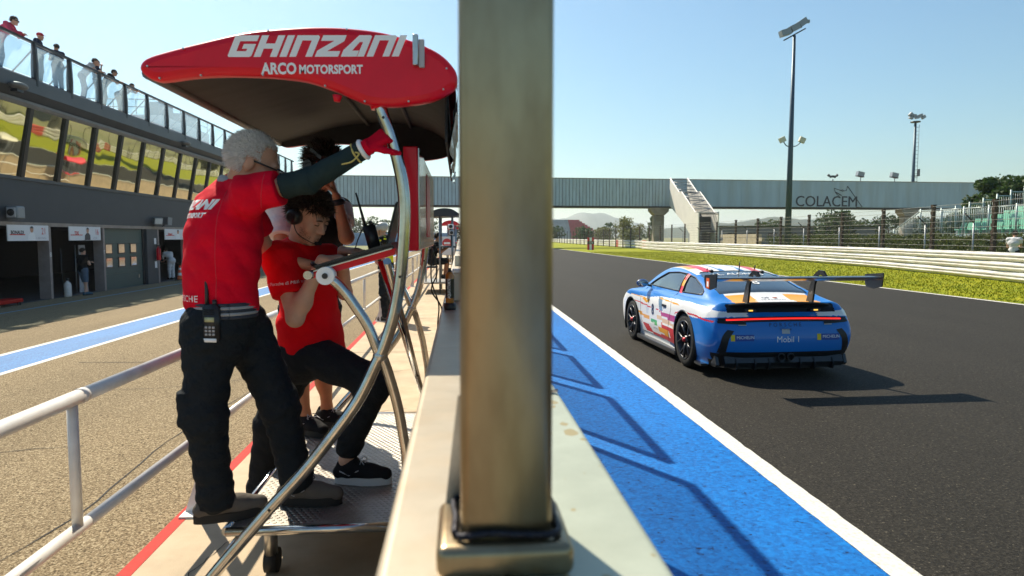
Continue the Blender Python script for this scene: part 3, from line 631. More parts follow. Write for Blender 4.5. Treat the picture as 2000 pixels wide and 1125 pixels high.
for y in (NY, FY):
    b = MB(); b.tube([(q[0], y, q[1]) for q in spline(A, 4)], .0255, 20); b.build('leg', 'chrome', gan)
    b = MB(); b.tube([(q[0], y+.002, q[1]) for q in spline(B, 4)], .0215, 18); b.build('strut', 'chrome', gan)
    b = MB(); b.cyl((-1.16, y, .0), (-1.16, y, .035), .05, n=16); b.build('foot', 'rubber', gan)
    b = MB(); b.cyl((-.549, y-.035, 1.441), (-.549, y+.035, 1.441), .037, n=20); b.build('pivot', 'white_print', gan)
    b = MB(); b.cyl((-.549, y-.042, 1.441), (-.549, y-.035, 1.441), .012, n=12); b.build('pivot_bolt', 'black_plastic', gan)
    b = MB(); b.cyl((-.346, y, 2.205), (-.326, y, 2.125), .036, .03, n=16); b.build('leg_socket', 'red_paint', gan)
    b = MB(); b.ell((-.334, y+.002, 1.10), (.032,.03,.032), 12, 8); b.build('weld_joint', 'steel_bright', gan)
    for q in ((-.246,1.436), (-.305,2.085), (-.80,.46)):
        b = MB(); b.cyl((q[0], y-.0275, q[1]), (q[0], y-.02, q[1]), .006, n=10); b.build('bolt', 'black_plastic', gan)
b = MB(); b.cyl((-.30, NY, 1.50), (-.225, FY-.3, .45), .017, n=12); b.build('brace', 'chrome', gan)
b = MB(); b.cyl((-.452, 4.0, 1.462), (-.20, 4.0, .62), .017, n=12); b.build('brace', 'chrome', gan)
b = MB(); b.cyl((-.98, NY, .27), (-.98, FY, .27), .018, n=12); b.build('cross_tube', 'chrome', gan)
# canopy
U = [(-1.243,2.264),(-1.216,2.298),(-1.128,2.329),(-.991,2.367),(-.833,2.406),(-.675,2.425),(-.536,2.433),(-.396,2.428),(-.275,2.411),(-.153,2.375),(-.072,2.336),(-.021,2.287),(-.004,2.247)]
Lo = [(-.011,2.206),(-.052,2.175),(-.114,2.149),(-.197,2.134),(-.279,2.127),(-.36,2.134),(-.42,2.155),(-.501,2.188),(-.6,2.22),(-.719,2.234),(-.838,2.238),(-.956,2.236),(-1.054,2.228),(-1.152,2.213),(-1.196,2.216),(-1.228,2.235)]
ol = [tuple(q) for q in spline(U+Lo, 4, True)]
def bulged_panel(y, sgn):
    """leaf shaped side panel, rounded edge, slight bulge"""
    c = np.array([-.62, 2.29]); P = np.array(ol); b = MB(); rows = []
    nrm_ = []
    n = len(P)
    for i in range(n):
        t = P[(i+1) % n]-P[i-1]; q = np.array([t[1], -t[0]]); q /= np.linalg.norm(q)+1e-9; nrm_.append(q)
    nrm_ = np.array(nrm_)
    if np.mean(np.sum(nrm_*(P-c), 1)) < 0: nrm_ = -nrm_
    for ins, dy in ((0, .05), (0, .012), (.004, .003), (.012, -.004), (.03, -.008)):
        Q = P-nrm_*ins; rows.append([(q[0], y+sgn*dy, q[1]) for q in Q]+[(Q[0][0], y+sgn*dy, Q[0][1])])
    b.grid(rows)
    last = [(q[0], y-sgn*.008, q[1]) for q in (P-nrm_*.03)]
    b.add(last, [list(range(len(last)))], False)
    return b
side = bulged_panel(2.85, 1).build('side_panel', 'red_paint', gan)
side2 = bulged_panel(4.92, -1).build('side_panel', 'red_paint', gan)
us = [q for q in spline(U, 4)]
b = MB(); b.grid([[(q[0], y, q[1]-.004) for q in us] for y in np.linspace(2.865, 4.905, 4)]); b.build('roof_skin', 'red_paint', gan)
lining = [(-1.20,2.245),(-1.14,2.262),(-1.0,2.30),(-.83,2.35),(-.68,2.375),(-.52,2.385),(-.36,2.375),(-.23,2.345),(-.12,2.29),(-.06,2.22),(-.05,2.13),(-.055,2.02)]
b = MB(); b.grid([[(q[0], y, q[1]) for q in spline(lining, 4)] for y in np.linspace(2.872, 4.90, 6)]); b.build('lining', 'canopy_lining', gan)
b = MB(); b.prism([tuple(q) for q in spline(U+Lo, 4, True)], 2.892, 2.897, 'y'); b.build('panel_lining', 'canopy_lining', gan)
b = MB(); b.prism([tuple(q) for q in spline(U+Lo, 4, True)], 4.865, 4.871, 'y'); b.build('panel_lining', 'canopy_lining', gan)
b = MB(); b.tube([(-1.222, 2.87, 2.243), (-1.222, 4.90, 2.243)], .022, 10); b.build('front_bar', 'fascia_light', gan)
for xx, zz in ((-.62, 2.372), (-.33, 2.36)):
    b = MB(); b.tube([(xx, 2.88, zz), (xx, 4.9, zz)], .014, 8); b.build('roof_rib', 'canopy_lining', gan)
pts = []
for k in range(13):
    y = 2.93 + (4.86-2.93)*k/12
    pts.append([(-.012 + .010*math.sin(k*1.9+j*.8) - .02*(j/5), y, 2.235-.27*(j/5)-.02*math.sin(math.pi*k/12)) for j in range(6)])
b = MB(); b.grid(pts); b.build('rear_film', 'clear_film', gan)
b = MB(); b.box((-.056, 2.9, 1.99), (-.046, 4.87, 2.25)); b.build('rear_board', 'canopy_lining', gan)
b = MB(); b.cyl((-.485, 2.862, 2.168), (-.487, 2.862, 2.142), .02, .012, n=10); b.build('hook', 'red_paint', gan)
b = MB(); b.rbox((-.180, 2.812, 2.281), (-.158, 2.838, 2.402), .003, 1); b.build('hinge_plate', 'steel_bright', gan)
b = MB(); b.rbox((-.157, 2.82, 2.275), (-.134, 2.838, 2.385), .003, 1); b.build('hinge_plate', 'print_grey', gan)
for i in range(0, len(ol), 9):
    q = np.array(ol[i]); c_ = np.array([-.62, 2.28]); q = q+(c_-q)*.055
    b = MB(); b.cyl((q[0], 2.846, q[1]), (q[0], 2.838, q[1]), .0045, .0035, n=8); b.build('screw', 'steel_bright', side)
# lettering on the near panel: heavy slanted block capitals
t_ = .27
LET = {
 'G': (.92, [(.06,0),(0,.06),(0,.94),(.06,1),(.92,1),(.92,1-t_),(t_,1-t_),(t_,t_),(.92-t_,t_),(.92-t_,.38),(.45,.38),(.45,.60),(.92,.60),(.92,.05),(.86,0)]),
 'H': (.90, [(0,0),(0,1),(t_,1),(t_,.62),(.9-t_,.62),(.9-t_,1),(.9,1),(.9,0),(.9-t_,0),(.9-t_,.38),(t_,.38),(t_,0)]),
 'I': (.28, [(0,0),(0,1),(.28,1),(.28,0)]),
 'N': (.90, [(0,0),(0,1),(.82,1),(.9,.92),(.9,0),(.9-t_,0),(.9-t_,1-t_*.9),(t_,1-t_*.9),(t_,0)]),
 'Z': (.92, [(0,1),(.92,1),(.92,.72),(.40,.26),(.92,.26),(.92,0),(0,0),(0,.28),(.52,.74),(0,.74)]),
 'A': (.92, [(0,0),(0,.30),(.40,1),(.85,1),(.92,.93),(.92,0),(.92-t_,0),(.92-t_,.68),(.52,.68),(.36,.28),(.92-t_-.02,.28),(.92-t_-.02,0)]),
}
def block_text(word, x0, z0, h, slant, gap, total, rise, y, parent, m):
    w = sum(LET[c][0] for c in word) + gap*(len(word)-1); k = (total - slant*h)/w; x = 0
    for ch in word:
        b = MB(); lw, P = LET[ch]
        vs = [(x0+(x+px)*k+slant*h*pz, y, z0+rise*((x+px)*k)/total+h*pz) for px, pz in P]
        b.add(vs, [list(range(len(P)))]); b.build('letter', m, parent); x += lw+gap
block_text('GHINZANI', -.905, 2.305, .084, .42, .10, .703, .016, 2.8405, side, 'white_print')
place_text('ARCO', (-.706, 2.840, 2.262), (1,0,.018), (0,0,1), .060, 'white_print', side, bold=.0022, squash=.80)
place_text('MOTORSPORT', (-.505, 2.840, 2.263), (1,0,.018), (0,0,1), .047, 'white_print', side, bold=.0018, squash=.80)
# monitor housing
b = MB(); b.rbox((-.253, 3.2, 1.537), (-.186, 5.0, 2.013), .006, 2); hou = b.build('monitor_housing', 'red_paint', gan)
b = MB(); b.box((-.1855, 3.21, 1.545), (-.181, 4.99, 2.005)); b.build('gloss_panel', 'panel_gloss', hou)
b = MB(); b.box((-.180, 3.9, 1.60), (-.178, 4.3, 1.95)); b.build('sticker', 'red_paint', hou)
for y in (3.3, 3.9, 4.5):
    b = MB(); b.box((-.2615, y, 1.60), (-.2535, y+.5, 1.96)); b.build('monitor_screen', 'screen', hou)
# desk
dsl = (1.549-1.448)/(.617-.27)
def dz(x): return 1.448 + (x+.617)*dsl
b = MB(); b.prism([(-.61, dz(-.61)-.022), (-.27, dz(-.27)-.022), (-.27, dz(-.27)+.004), (-.61, dz(-.61)+.004)], NY+.03, FY-.03, 'y'); desk = b.build('desk', 'red_paint', gan)
b = MB(); b.prism([(-.60, dz(-.60)+.0045), (-.275, dz(-.275)+.0045), (-.275, dz(-.275)+.02), (-.60, dz(-.60)+.02)], NY+.035, FY-.035, 'y'); b.build('desk_top', 'black_plastic', desk)
b = MB(); b.cyl((-.622, NY-.02, dz(-.62)-.004), (-.622, FY, dz(-.62)-.004), .018, n=12); b.build('desk_tube', 'chrome', desk)
b = MB(); b.prism([(-.605, dz(-.605)+.004), (-.28, dz(-.28)+.004), (-.28, dz(-.28)+.009), (-.605, dz(-.605)+.009)], NY+.012, NY+.034, 'y'); b.build('desk_edge', 'steel_bright', desk)
b = MB(); b.prism([(-.60, dz(-.60)+.021), (-.285, dz(-.285)+.021), (-.285, dz(-.285)+.034), (-.60, dz(-.60)+.030)], NY+.02, NY+.30, 'y'); b.build('desk_pad', 'black_plastic', desk)
# step platform
b = MB(); b.box((-1.0, 3.02, .30), (-.12, 4.94, .333)); plat = b.build('step', 'hex_plate', gan)
b = MB(); vs = []; fs = []; s = .0165; row = 0; y = 3.05
while y < 4.92:
    x = -.985 + (s*.95 if row % 2 else 0)
    while x < -.13:
        k = len(vs)
        for a in range(6): vs.append((x+s*.86*math.sin(a*math.pi/3), y+s*.86*math.cos(a*math.pi/3), .333))
        for a in range(6): vs.append((x+s*.6*math.sin(a*math.pi/3), y+s*.6*math.cos(a*math.pi/3), .3352))
        fs.append([k+6+a for a in range(6)]); fs += [(k+a, k+(a+1) % 6, k+6+(a+1) % 6, k+6+a) for a in range(6)]
        x += s*1.9
    y += s*1.62; row += 1
b.add(vs, fs); stuff(b.build('hex_tread', 'hex_plate', plat))
b = MB(); b.cyl((-1.02, 3.0, .318), (-.15, 3.0, .318), .020, n=14); b.build('step_tube', 'chrome', gan)
b = MB(); b.cyl((-1.02, 3.0, .318), (-1.02, 4.94, .318), .020, n=14); b.build('step_tube', 'chrome', gan)
b = MB(); b.cyl((-1.02, 4.95, .318), (-.15, 4.95, .318), .020, n=14); b.build('step_tube', 'chrome', gan)
for (x, y) in ((-.90, 3.25), (-.90, 4.7)):
    b = MB(); b.cyl((x, y, .10), (x, y, .30), .032, n=12); b.build('step_leg', 'steel_bright', gan)
    b = MB(); b.cyl((x-.03, y+.02, .06), (x+.03, y+.02, .06), .058, n=18); b.build('caster', 'rubber', gan)
# hanging cables by the far strut
b = MB(); b.tube(bez([(-.19,4.9,1.52),(-.16,4.95,1.35),(-.20,4.95,1.22),(-.13,5.0,1.08),(-.15,5.0,.86),(-.16,5.0,.7)], 8), .006, 6); b.build('cable', 'black_plastic', gan)
b = MB(); b.tube(bez([(-.19,4.9,1.52),(-.20,4.92,1.30),(-.15,4.95,1.12),(-.16,5.0,.95),(-.15,5.0,.72)], 8), .006, 6); b.build('cable', 'black_plastic', gan)
# things on the desk
t = thing('laptop', 'open dark laptop standing on the gantry desk', 'laptop', (-.36, 3.6, dz(-.36)+.02))
b = MB(); b.add([(-.365,3.45,1.55),(-.365,3.80,1.55),(-.308,3.80,1.775),(-.308,3.45,1.775),(-.357,3.45,1.548),(-.357,3.80,1.548),(-.300,3.80,1.773),(-.300,3.45,1.773)], [(0,1,2,3),(4,7,6,5),(0,3,7,4),(1,5,6,2),(3,2,6,7),(0,4,5,1)]); b.build('lid', 'black_plastic', t)
b = MB(); b.add([(-.3645,3.46,1.56),(-.3645,3.79,1.56),(-.3115,3.79,1.768),(-.3115,3.46,1.768)], [(0,1,2,3)])
for i in range(4): b.v[i] = (b.v[i][0]-.003, b.v[i][1], b.v[i][2])
b.build('display', 'screen', t)
b = MB(); b.prism([(-.56, dz(-.56)+.021), (-.36, dz(-.36)+.021), (-.36, dz(-.36)+.035), (-.56, dz(-.56)+.035)], 3.45, 3.80, 'y'); b.build('keyboard', 'black_plastic', t)
def handheld(name, c, tilt, label, s=1.0, disp=True):
    """two-way radio standing at c; tilt is a 3x3 rotation"""
    t = thing(name, label, 'radio', c); c = Vector(c)
    def pb(a, d, r=.004):
        bm = bmesh.new(); bmesh.ops.create_cube(bm, size=1)
        for v in bm.verts: v.co = Vector([(a[i]+d[i])/2+v.co[i]*(d[i]-a[i]) for i in range(3)])
        bmesh.ops.bevel(bm, geom=bm.edges[:], offset=r, segments=2, affect='EDGES'); return MB().bm(bm, True, Matrix.Translation(c) @ tilt.to_4x4() @ Matrix.Scale(s, 4))
    pb((-.03,-.018,0), (.03,.018,.135), .006).build('case', 'black_plastic', t)
    q = MB(); q.tube([c+tilt @ Vector((-.018,0,.13))*s, c+tilt @ Vector((-.018,0,.17))*s, c+tilt @ Vector((-.02,0,.30))*s], [.008*s,.007*s,.004*s], 8); q.build('antenna', 'black_plastic', t)
    q = MB(); q.cyl(c+tilt @ Vector((.012,0,.13))*s, c+tilt @ Vector((.012,0,.153))*s, .008*s, n=10); q.build('knob', 'black_plastic', t)
    if disp:
        pb((-.019,-.0195,.072), (.019,-.0175,.09), .001).build('display', 'lcd', t)
        for i in range(3):
            for j in range(3): pb((-.019+.0145*i,-.0195,.022+.013*j), (-.0085+.0145*i,-.0175,.031+.013*j), .001).build('key', 'print_grey', t)
        pb((-.026,-.020,-.002), (.026,-.0182,.012), .001).build('name_tape', 'white_print', t)
        for j in range(3): pb((-.022,-.0192,.100+.008*j), (.022,-.0178,.104+.008*j), .001).build('speaker_slot', 'black_matt', t)
    return t
mat('lcd', (.45,.45,.25), .3)
handheld('desk_radio', (-.405, 3.4, 1.527), Matrix.Rotation(R(-14), 3, 'Y'), 'black two way radio leaning on the gantry desk beside the laptop', disp=False)
b = MB(); b.tube(bez([(-.39,3.4,1.66),(-.45,3.42,1.665),(-.50,3.5,1.60),(-.53,3.55,1.53)], 8), .003, 6); tag(b.build('radio_lead', 'black_plastic'), 'thin black lead looping from the desk radio', 'cable')
t = thing('phone', 'black phone lying on the gantry desk by the tapping hand', 'phone', (-.48, 3.3, 1.50)); b = MB(); b.prism([(-.52,dz(-.52)+.021),(-.44,dz(-.44)+.021),(-.44,dz(-.44)+.032),(-.52,dz(-.52)+.032)], 3.22, 3.38, 'y'); b.build('case', 'black_plastic', t); b = MB(); b.prism([(-.515,dz(-.515)+.0325),(-.445,dz(-.445)+.0325),(-.445,dz(-.445)+.0335),(-.515,dz(-.515)+.0335)], 3.225, 3.375, 'y'); b.build('screen', 'screen', t)

# ------------------------------------------------------------ further gantries down the wall
def far_gantry(y, label, m, zt=2.3, board='print_grey', deep=1.9):
    t = thing('far_gantry', label, 'gantry', (-.5, y, 0))
    b = MB(); P = spline([(-.85,zt-.10),(-.70,zt+.03),(-.45,zt+.09),(-.2,zt+.06),(0,zt-.06)], 4); b.prism([tuple(q) for q in P]+[(0,zt-.12),(-.85,zt-.15)], y, y+deep, 'y'); b.build('canopy', m, t)
    for yy in (y+.1, y+deep-.1):
        for x in (-.55, -.2):
            b = MB(); b.cyl((x, yy, .0), (x, yy, zt-.1), .025, n=8); b.build('leg', 'grey_metal', t)
    b = MB(); b.box((-.66, y+.1, 1.30), (-.1, y+deep-.1, 1.34)); b.build('desk', m, t)
    b = MB(); b.box((-1.1, y, .28), (-.16, y+deep, .32)); b.build('step', 'hex_plate', t)
    for k in range(2):
        b = MB(); b.obox((-.24, y+.5+.8*k, 1.82), (.06, .55, .36), Matrix.Rotation(R(8), 3, 'Y')); b.build('monitor', 'black_plastic', t)
mat('canopy_dark', (.03,.035,.04), .6)
far_gantry(19.5, 'small pit gantry with a black canopy further down the wall', 'canopy_dark', 2.32)
far_gantry(33, 'small red pit gantry past the black canopied one', 'red_paint', 2.3)
far_gantry(42, 'distant pit gantry with a cream canopy', 'cream', 2.45)
far_gantry(50, 'distant red pit gantry past the cream canopied one', 'red_paint', 2.3)
# no entry sign and cctv on the far gantry
t = thing('no_entry_sign', 'red round no entry sign with white bar on a small board by the wall', 'sign', (-.46, 24.9, 0))
b = MB(); b.box((-.72, 24.93, .96), (-.16, 24.95, 1.62)); b.build('board', 'sign_board', t)
b = MB(); b.cyl((-.44, 24.92, 1.38), (-.44, 24.928, 1.38), .17, n=24); b.build('disc', 'print_red', t); b = MB(); b.box((-.55, 24.905, 1.345), (-.33, 24.918, 1.415)); b.build('bar', 'white_print', t)
b = MB(); b.cyl((-.44, 24.97, 0), (-.44, 24.97, 1.6), .025, n=8); b.build('pole', 'grey_metal', t)
t = thing('camera_rig', 'white box camera on a stand under the black canopy', 'camera', (-.22, 19.3, 1.3))
b = MB(); b.rbox((-.31, 19.1, 1.83), (-.15, 19.4, 1.95), .02); b.build('upper_body', 'white_print', t); b = MB(); b.rbox((-.28, 19.1, 1.66), (-.14, 19.4, 1.79), .02); b.build('lower_body', 'print_grey', t)
b = MB(); b.cyl((-.23, 19.08, 1.89), (-.23, 19.1, 1.89), .05, n=14); b.cyl((-.21, 19.08, 1.72), (-.21, 19.1, 1.72), .045, n=14); b.build('lens', 'black_plastic', t); b = MB(); b.cyl((-.22, 19.3, 1.34), (-.22, 19.3, 1.7), .02, n=8); b.build('stand', 'dark_metal', t)

# ------------------------------------------------------------ right-hand side: barrier, fence, hedge
mat('barrier_steel', (.66,.65,.62), .45, .25, c2=(.50,.47,.42), vscale=2.5, stretch=(1, .3, 3), c3=(.35,.27,.17), c3scale=5, c3amt=.3)
mat('barrier_red', (.55,.03,.03), .5); mat('rust_post', (.030,.022,.017), .7, .3, c2=(.06,.034,.02), vscale=8)
mat('wire', (.32,.30,.27), .4, .8)
GP = [(-20,13.8),(0,15.6),(12,17.3),(21.3,18.58),(26.4,19.69),(33.9,20.95),(47.1,21.75),(58.3,22.2),(82.3,22.6),(100,22.9),(140,23.6),(220,25.5)]
def railX(y): return float(np.interp(y, [p[0] for p in GP], [p[1] for p in GP]))
bprof = [(0,0),(.012,.03),(.075,.075),(.080,.105),(.02,.145),(.02,.165),(.080,.205),(.075,.235),(.012,.28),(0,.31)]
bar = thing('crash_barrier', 'white triple rail steel crash barrier beside the yellow green verge', 'barrier', (20, 40, 0))
def beam(y0, y1, z, m, par, n=4):
    rows = []
    for y in np.linspace(y0, y1, n):
        x = railX(y); rows.append([(x-p[0]+.012*math.sin(y*1.7+z*9), y, z+p[1]) for p in bprof]+[(x+.01, y, z+.31), (x+.01, y, z)])
    b = MB(); b.grid(rows, smooth=False); return b.build('beam', m, par)
ysec = list(np.arange(8, 84, 4.0))
for i, y in enumerate(ysec):
    for k in range(3): beam(y+.004, y+4.03, .10+.33*k, 'barrier_steel', bar)
    b = MB(); b.box((railX(y)+.02, y-.05, 0), (railX(y)+.16, y+.05, 1.1)); b.build('post', 'grey_metal', bar)
bar2 = thing('crash_barrier', 'further crash barrier with red and white painted end under the footbridge', 'barrier', (24, 100, 0))
def beam2(y0, y1, z, m):
    f = lambda y: 23.6+(y-84)*.035; rows = []
    for y in (y0, y1): rows.append([(f(y)-p[0]*1.2, y, z+p[1]) for p in bprof]+[(f(y)+.01, y, z+.31), (f(y)+.01, y, z)])
    b = MB(); b.grid(rows, smooth=False); b.build('beam', m, bar2)
yy2 = [86, 88, 92, 104, 106, 130, 160, 200, 240]
for i in range(len(yy2)-1):
    for k in range(3): beam2(yy2[i], yy2[i+1]-.01, .10+.36*k, 'barrier_red' if yy2[i+1]-yy2[i] <= 2 else 'barrier_steel')
# catch fence on posts, cables between
fen = thing('catch_fence', 'tall catch fence of rusty dark posts and tight cables behind the barrier', 'fence', (22, 40, 0))
fy = [16.5, 20.3, 24.54, 29.16, 34.06, 38.38, 42.74, 47.24, 51.46, 56.22, 60.9, 65.6, 70.4, 75.2, 80]+list(np.arange(85, 240, 5.0))
def fenX(y): return railX(y)+.75+.35*min(1, max(0, (y-20)/60))
for y in fy:
    x = fenX(y); b = MB(); b.box((x-.06, y-.07, 0), (x+.06, y+.07, 2.98))
    if y < 60:
        for z in np.arange(1.1, 2.95, .3): b.box((x-.085, y-.08, z), (x-.06, y+.08, z+.12))
        b.box((x-.075, y-.085, 2.98), (x+.075, y+.085, 3.03))
    b.build('post', 'rust_post', fen)
for z in (1.0, 1.25, 1.5, 1.75, 2.0, 2.25, 2.5, 2.75, 2.95):
    b = MB(); b.tube([(fenX(y)-.07, y, z+.01*math.sin(y)) for y in fy if y < 130], .008, 4); b.build('cable', 'wire', fen)
# wire mesh upper strip
def net_mat():
    m = bpy.data.materials.new('wire_net'); m.use_nodes = True; N = m.node_tree.nodes; L = m.node_tree.links; b = N['Principled BSDF']; b.inputs['Base Color'].default_value = (.25,.24,.22,1); b.inputs['Metallic'].default_value = .6; b.inputs['Roughness'].default_value = .5
    b.inputs['Alpha'].default_value = .035; M['wire_net'] = m
net_mat()
b = MB(); b.grid([[(fenX(y)-.10, y, .95), (fenX(y)-.10, y, 2.95)] for y in fy if y < 130]); b.build('netting', 'wire_net', fen)
# inner fence: slim cranked posts
for i, y in enumerate((27.5, 31.5, 36, 40.5, 45.5, 50.5, 56, 62, 68, 74)):
    t = thing('cranked_post', 'slim grey fence post with a cranked top near the hedge', 'fence post', (fenX(y)+.9, y, 0), 'slim cranked posts near the hedge')
    x = fenX(y)+.9; b = MB(); b.cyl((x, y, 0), (x, y, 2.2), .035, n=8); b.build('shaft', 'grey_metal', t); b = MB(); b.cyl((x, y, 2.2), (x-.42, y, 2.6), .03, n=8); b.build('crank', 'dark_metal', t)
# leaves
def leaf_mat(name, c1, c2, c3=None):
    m = bpy.data.materials.new(name); m.use_nodes = True; N = m.node_tree.nodes; L = m.node_tree.links; b = N['Principled BSDF']; b.inputs['Roughness'].default_value = .55; b.inputs['Specular IOR Level'].default_value = .3
    tc = N.new('ShaderNodeTexCoord'); n = N.new('ShaderNodeTexNoise'); n.inputs['Scale'].default_value = 2.2; n.inputs['Detail'].default_value = 8; n.inputs['Roughness'].default_value = .8; L.new(tc.outputs['Object'], n.inputs[0])
    cr = N.new('ShaderNodeValToRGB'); L.new(n.outputs[0], cr.inputs[0]); e = cr.color_ramp.elements; e[0].position = .35; e[0].color = (*c1, 1); e[1].position = .65; e[1].color = (*c2, 1)
    if c3: q = e.new(.72); q.color = (*c3, 1)
    L.new(cr.outputs[0], b.inputs[0]); tr = N.new('ShaderNodeBsdfTranslucent'); L.new(cr.outputs[0], tr.inputs[0]); mx = N.new('ShaderNodeMixShader'); mx.inputs[0].default_value = .35
    L.new(b.outputs[0], mx.inputs[1]); L.new(tr.outputs[0], mx.inputs[2]); L.new(mx.outputs[0], N['Material Output'].inputs[0]); M[name] = m
leaf_mat('leaf_hedge', (.035,.055,.012), (.10,.12,.03), (.17,.11,.05)); leaf_mat('leaf_dark', (.018,.045,.010), (.06,.105,.02)); leaf_mat('leaf_yellow', (.09,.11,.02), (.20,.19,.04)); leaf_mat('leaf_mid', (.03,.06,.015), (.09,.12,.03))
mat('bark', (.09,.065,.045), .9, var=.4, vscale=6)
def leaves(P, size, rs):
    """numpy leaf cards at points P"""
    n = len(P); d1 = rs.normal(size=(n,3)); d1 /= np.linalg.norm(d1, axis=1)[:,None]; d2 = rs.normal(size=(n,3)); d2 -= d1*np.sum(d1*d2, 1)[:,None]; d2 /= np.linalg.norm(d2, axis=1)[:,None]
    s = size*(.6+.8*rs.random(n))[:,None]; V = np.concatenate([P-d1*s*.5, P+d2*s*.32, P+d1*s*.5, P-d2*s*.32]); idx = np.arange(n)
    F = np.stack([idx, idx+n, idx+2*n, idx+3*n], 1); return V, F
def mesh_np(name, V, F, m, parent=None, org=(0,0,0), smooth=False):
    me = bpy.data.meshes.new(name); me.from_pydata((np.asarray(V)-np.array(org)).tolist(), [], np.asarray(F).tolist()); me.materials.append(M[m] if isinstance(m, str) else m); me.update()
    if smooth: me.polygons.foreach_set('use_smooth', [True]*len(me.polygons))
    o = bpy.data.objects.new(name, me); col.objects.link(o)
    if parent: o.parent = parent
    return o
rs = np.random.default_rng(3)
def hedgeX(y): return float(np.interp(y, [18, 27, 57], [22.3, 23.9, 26.6]))
hed = thing('hedge', 'long clipped hedge with browning leaves behind the catch fence', 'hedge', (25, 40, 0))
n = 26000; y = 18+rs.random(n)*40; u = rs.random(n); w = rs.random(n)
hx = np.array([hedgeX(q) for q in y]); top = 1.62+.10*np.sin(y*1.3)+.07*np.sin(y*3.7)+rs.normal(0,.05,n)
face = rs.random(n); z = np.where(face < .6, u*top, top-.12*rs.random(n)); x = np.where(face < .6, hx-.05+.25*rs.random(n)**2, hx+w*1.3)
V, F = leaves(np.stack([x, y, z], 1), .12, rs); mesh_np('foliage', V, F, 'leaf_hedge', hed, ORG[hed.name])
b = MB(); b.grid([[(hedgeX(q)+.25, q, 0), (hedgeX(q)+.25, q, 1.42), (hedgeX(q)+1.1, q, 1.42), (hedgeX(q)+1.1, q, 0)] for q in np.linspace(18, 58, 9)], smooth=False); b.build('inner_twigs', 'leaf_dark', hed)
def tree(name, c, h, r, m, label, nl=2600, group=None, crown0=.25, leaf=.30, conic=0, sd_=1, flat=1.0):
    rs = np.random.default_rng(sd_); t = thing(name, label, 'tree', c, group); c = np.array(c, float)
    b = MB(); b.tube([c+np.array([0,0,-.1]), c+np.array([.05*r,0,h*.3]), c+np.array([-.03*r,.04*r,h*.65]), c+np.array([.02,0,h*.9])], [h*.028, h*.022, h*.014, h*.005], 8)
    for k in range(7):
        a = k*2.4+rs.random(); z0 = h*(crown0+.1+.07*k); b.tube([c+np.array([0,0,z0]), c+np.array([math.cos(a)*r*.45, math.sin(a)*r*.45, z0+h*.10]), c+np.array([math.cos(a)*r*.8, math.sin(a)*r*.8, z0+h*.2])], [h*.011, h*.008, h*.003], 6)
    b.build('trunk', 'bark', t)
    nc = 34; ca = rs.random(nc)*6.283; cz = crown0+(1-crown0)*rs.random(nc)**.8; rad = r*np.sqrt(rs.random(nc))
    env = (1-(np.abs(cz-(crown0+.45*(1-crown0)))/(1-crown0)*1.5)**2).clip(.15, 1)**.5 if not conic else ((1-cz)/(1-crown0)).clip(.06, 1)
    C = np.stack([c[0]+np.cos(ca)*rad*env, c[1]+np.sin(ca)*rad*env, c[2]+cz*h*.94], 1); cs = r*(.26+.22*rs.random(nc))*(.55+.45*env)
    k = rs.integers(0, nc, nl); d = rs.normal(size=(nl,3)); d /= np.linalg.norm(d, axis=1)[:,None]
    P = C[k]+d*(cs[k]*(.55+.5*rs.random(nl)))[:,None]*np.array([1,1,.75*flat])
    P = P[P[:,2] > c[2]+h*crown0*.55]
    V, F = leaves(P, leaf, rs); mesh_np('crown', V, F, m, t, ORG[t.name])
    return t
# evergreen row above the grandstand
for k, (x, y, h, r) in enumerate(((37.9,46.5,5.6,2.5), (41.2,47,6.0,2.8), (44.5,46,6.2,2.8), (40,43.5,5.8,2.2))):
    tree('evergreen_tree', (x, y, 0), h, r, 'leaf_dark', 'dense dark green tree rising behind the green seats', 12000, 'trees behind the green seats', .12, .30, sd_=20+k)
tl = [('tree', (43,172,0), 6.6, 3.4, 'leaf_yellow', 'round yellow green tree seen under the footbridge left of the pier', None, 0),
      ('conifer_tree', (47,165,0), 6.8, 2.6, 'leaf_dark', 'dark pointed conifer beside the footbridge pier', None, 1),
      ('tree', (37,176,0), 4.4, 2.0, 'leaf_yellow', 'small pale tree beside the round yellow green tree', None, 0)]
for k, (nm, c, h, r, m, lab, g_, co) in enumerate(tl): tree(nm, c, h, r, m, lab, 2200, g_, .1, .45, co, 40+k)
for k in range(14):
    tree('woodland_tree', (64+k*5.2+rs.normal()*1.5, 122+rs.random()*14, 0), 4.6+1.8*rs.random(), 3.6, ('leaf_mid','leaf_dark','leaf_mid')[k % 3], 'broad green tree in the wood beyond the footbridge', 1700, 'trees in the wood beyond the footbridge', .05, .5, sd_=60+k)
for k in range(16):
    tree('distant_tree', (-8+k*4.6+rs.normal()*2, 225+rs.random()*20, 0), 4.2+2.4*rs.random(), 2.6, ('leaf_mid','leaf_dark')[k % 2], 'small distant tree in the row seen beneath the footbridge', 700, 'row of distant trees', .05, .6, sd_=90+k)
for k in range(12):
    tree('distant_tree', (-72+k*5.5+rs.normal()*2, 236+rs.random()*20, 0), 6.0+3.5*rs.random(), 3.0, ('leaf_mid','leaf_dark')[k % 2], 'distant tree beyond the blue pit exit wall', 700, 'trees beyond the pit exit', .1, .6, sd_=120+k)

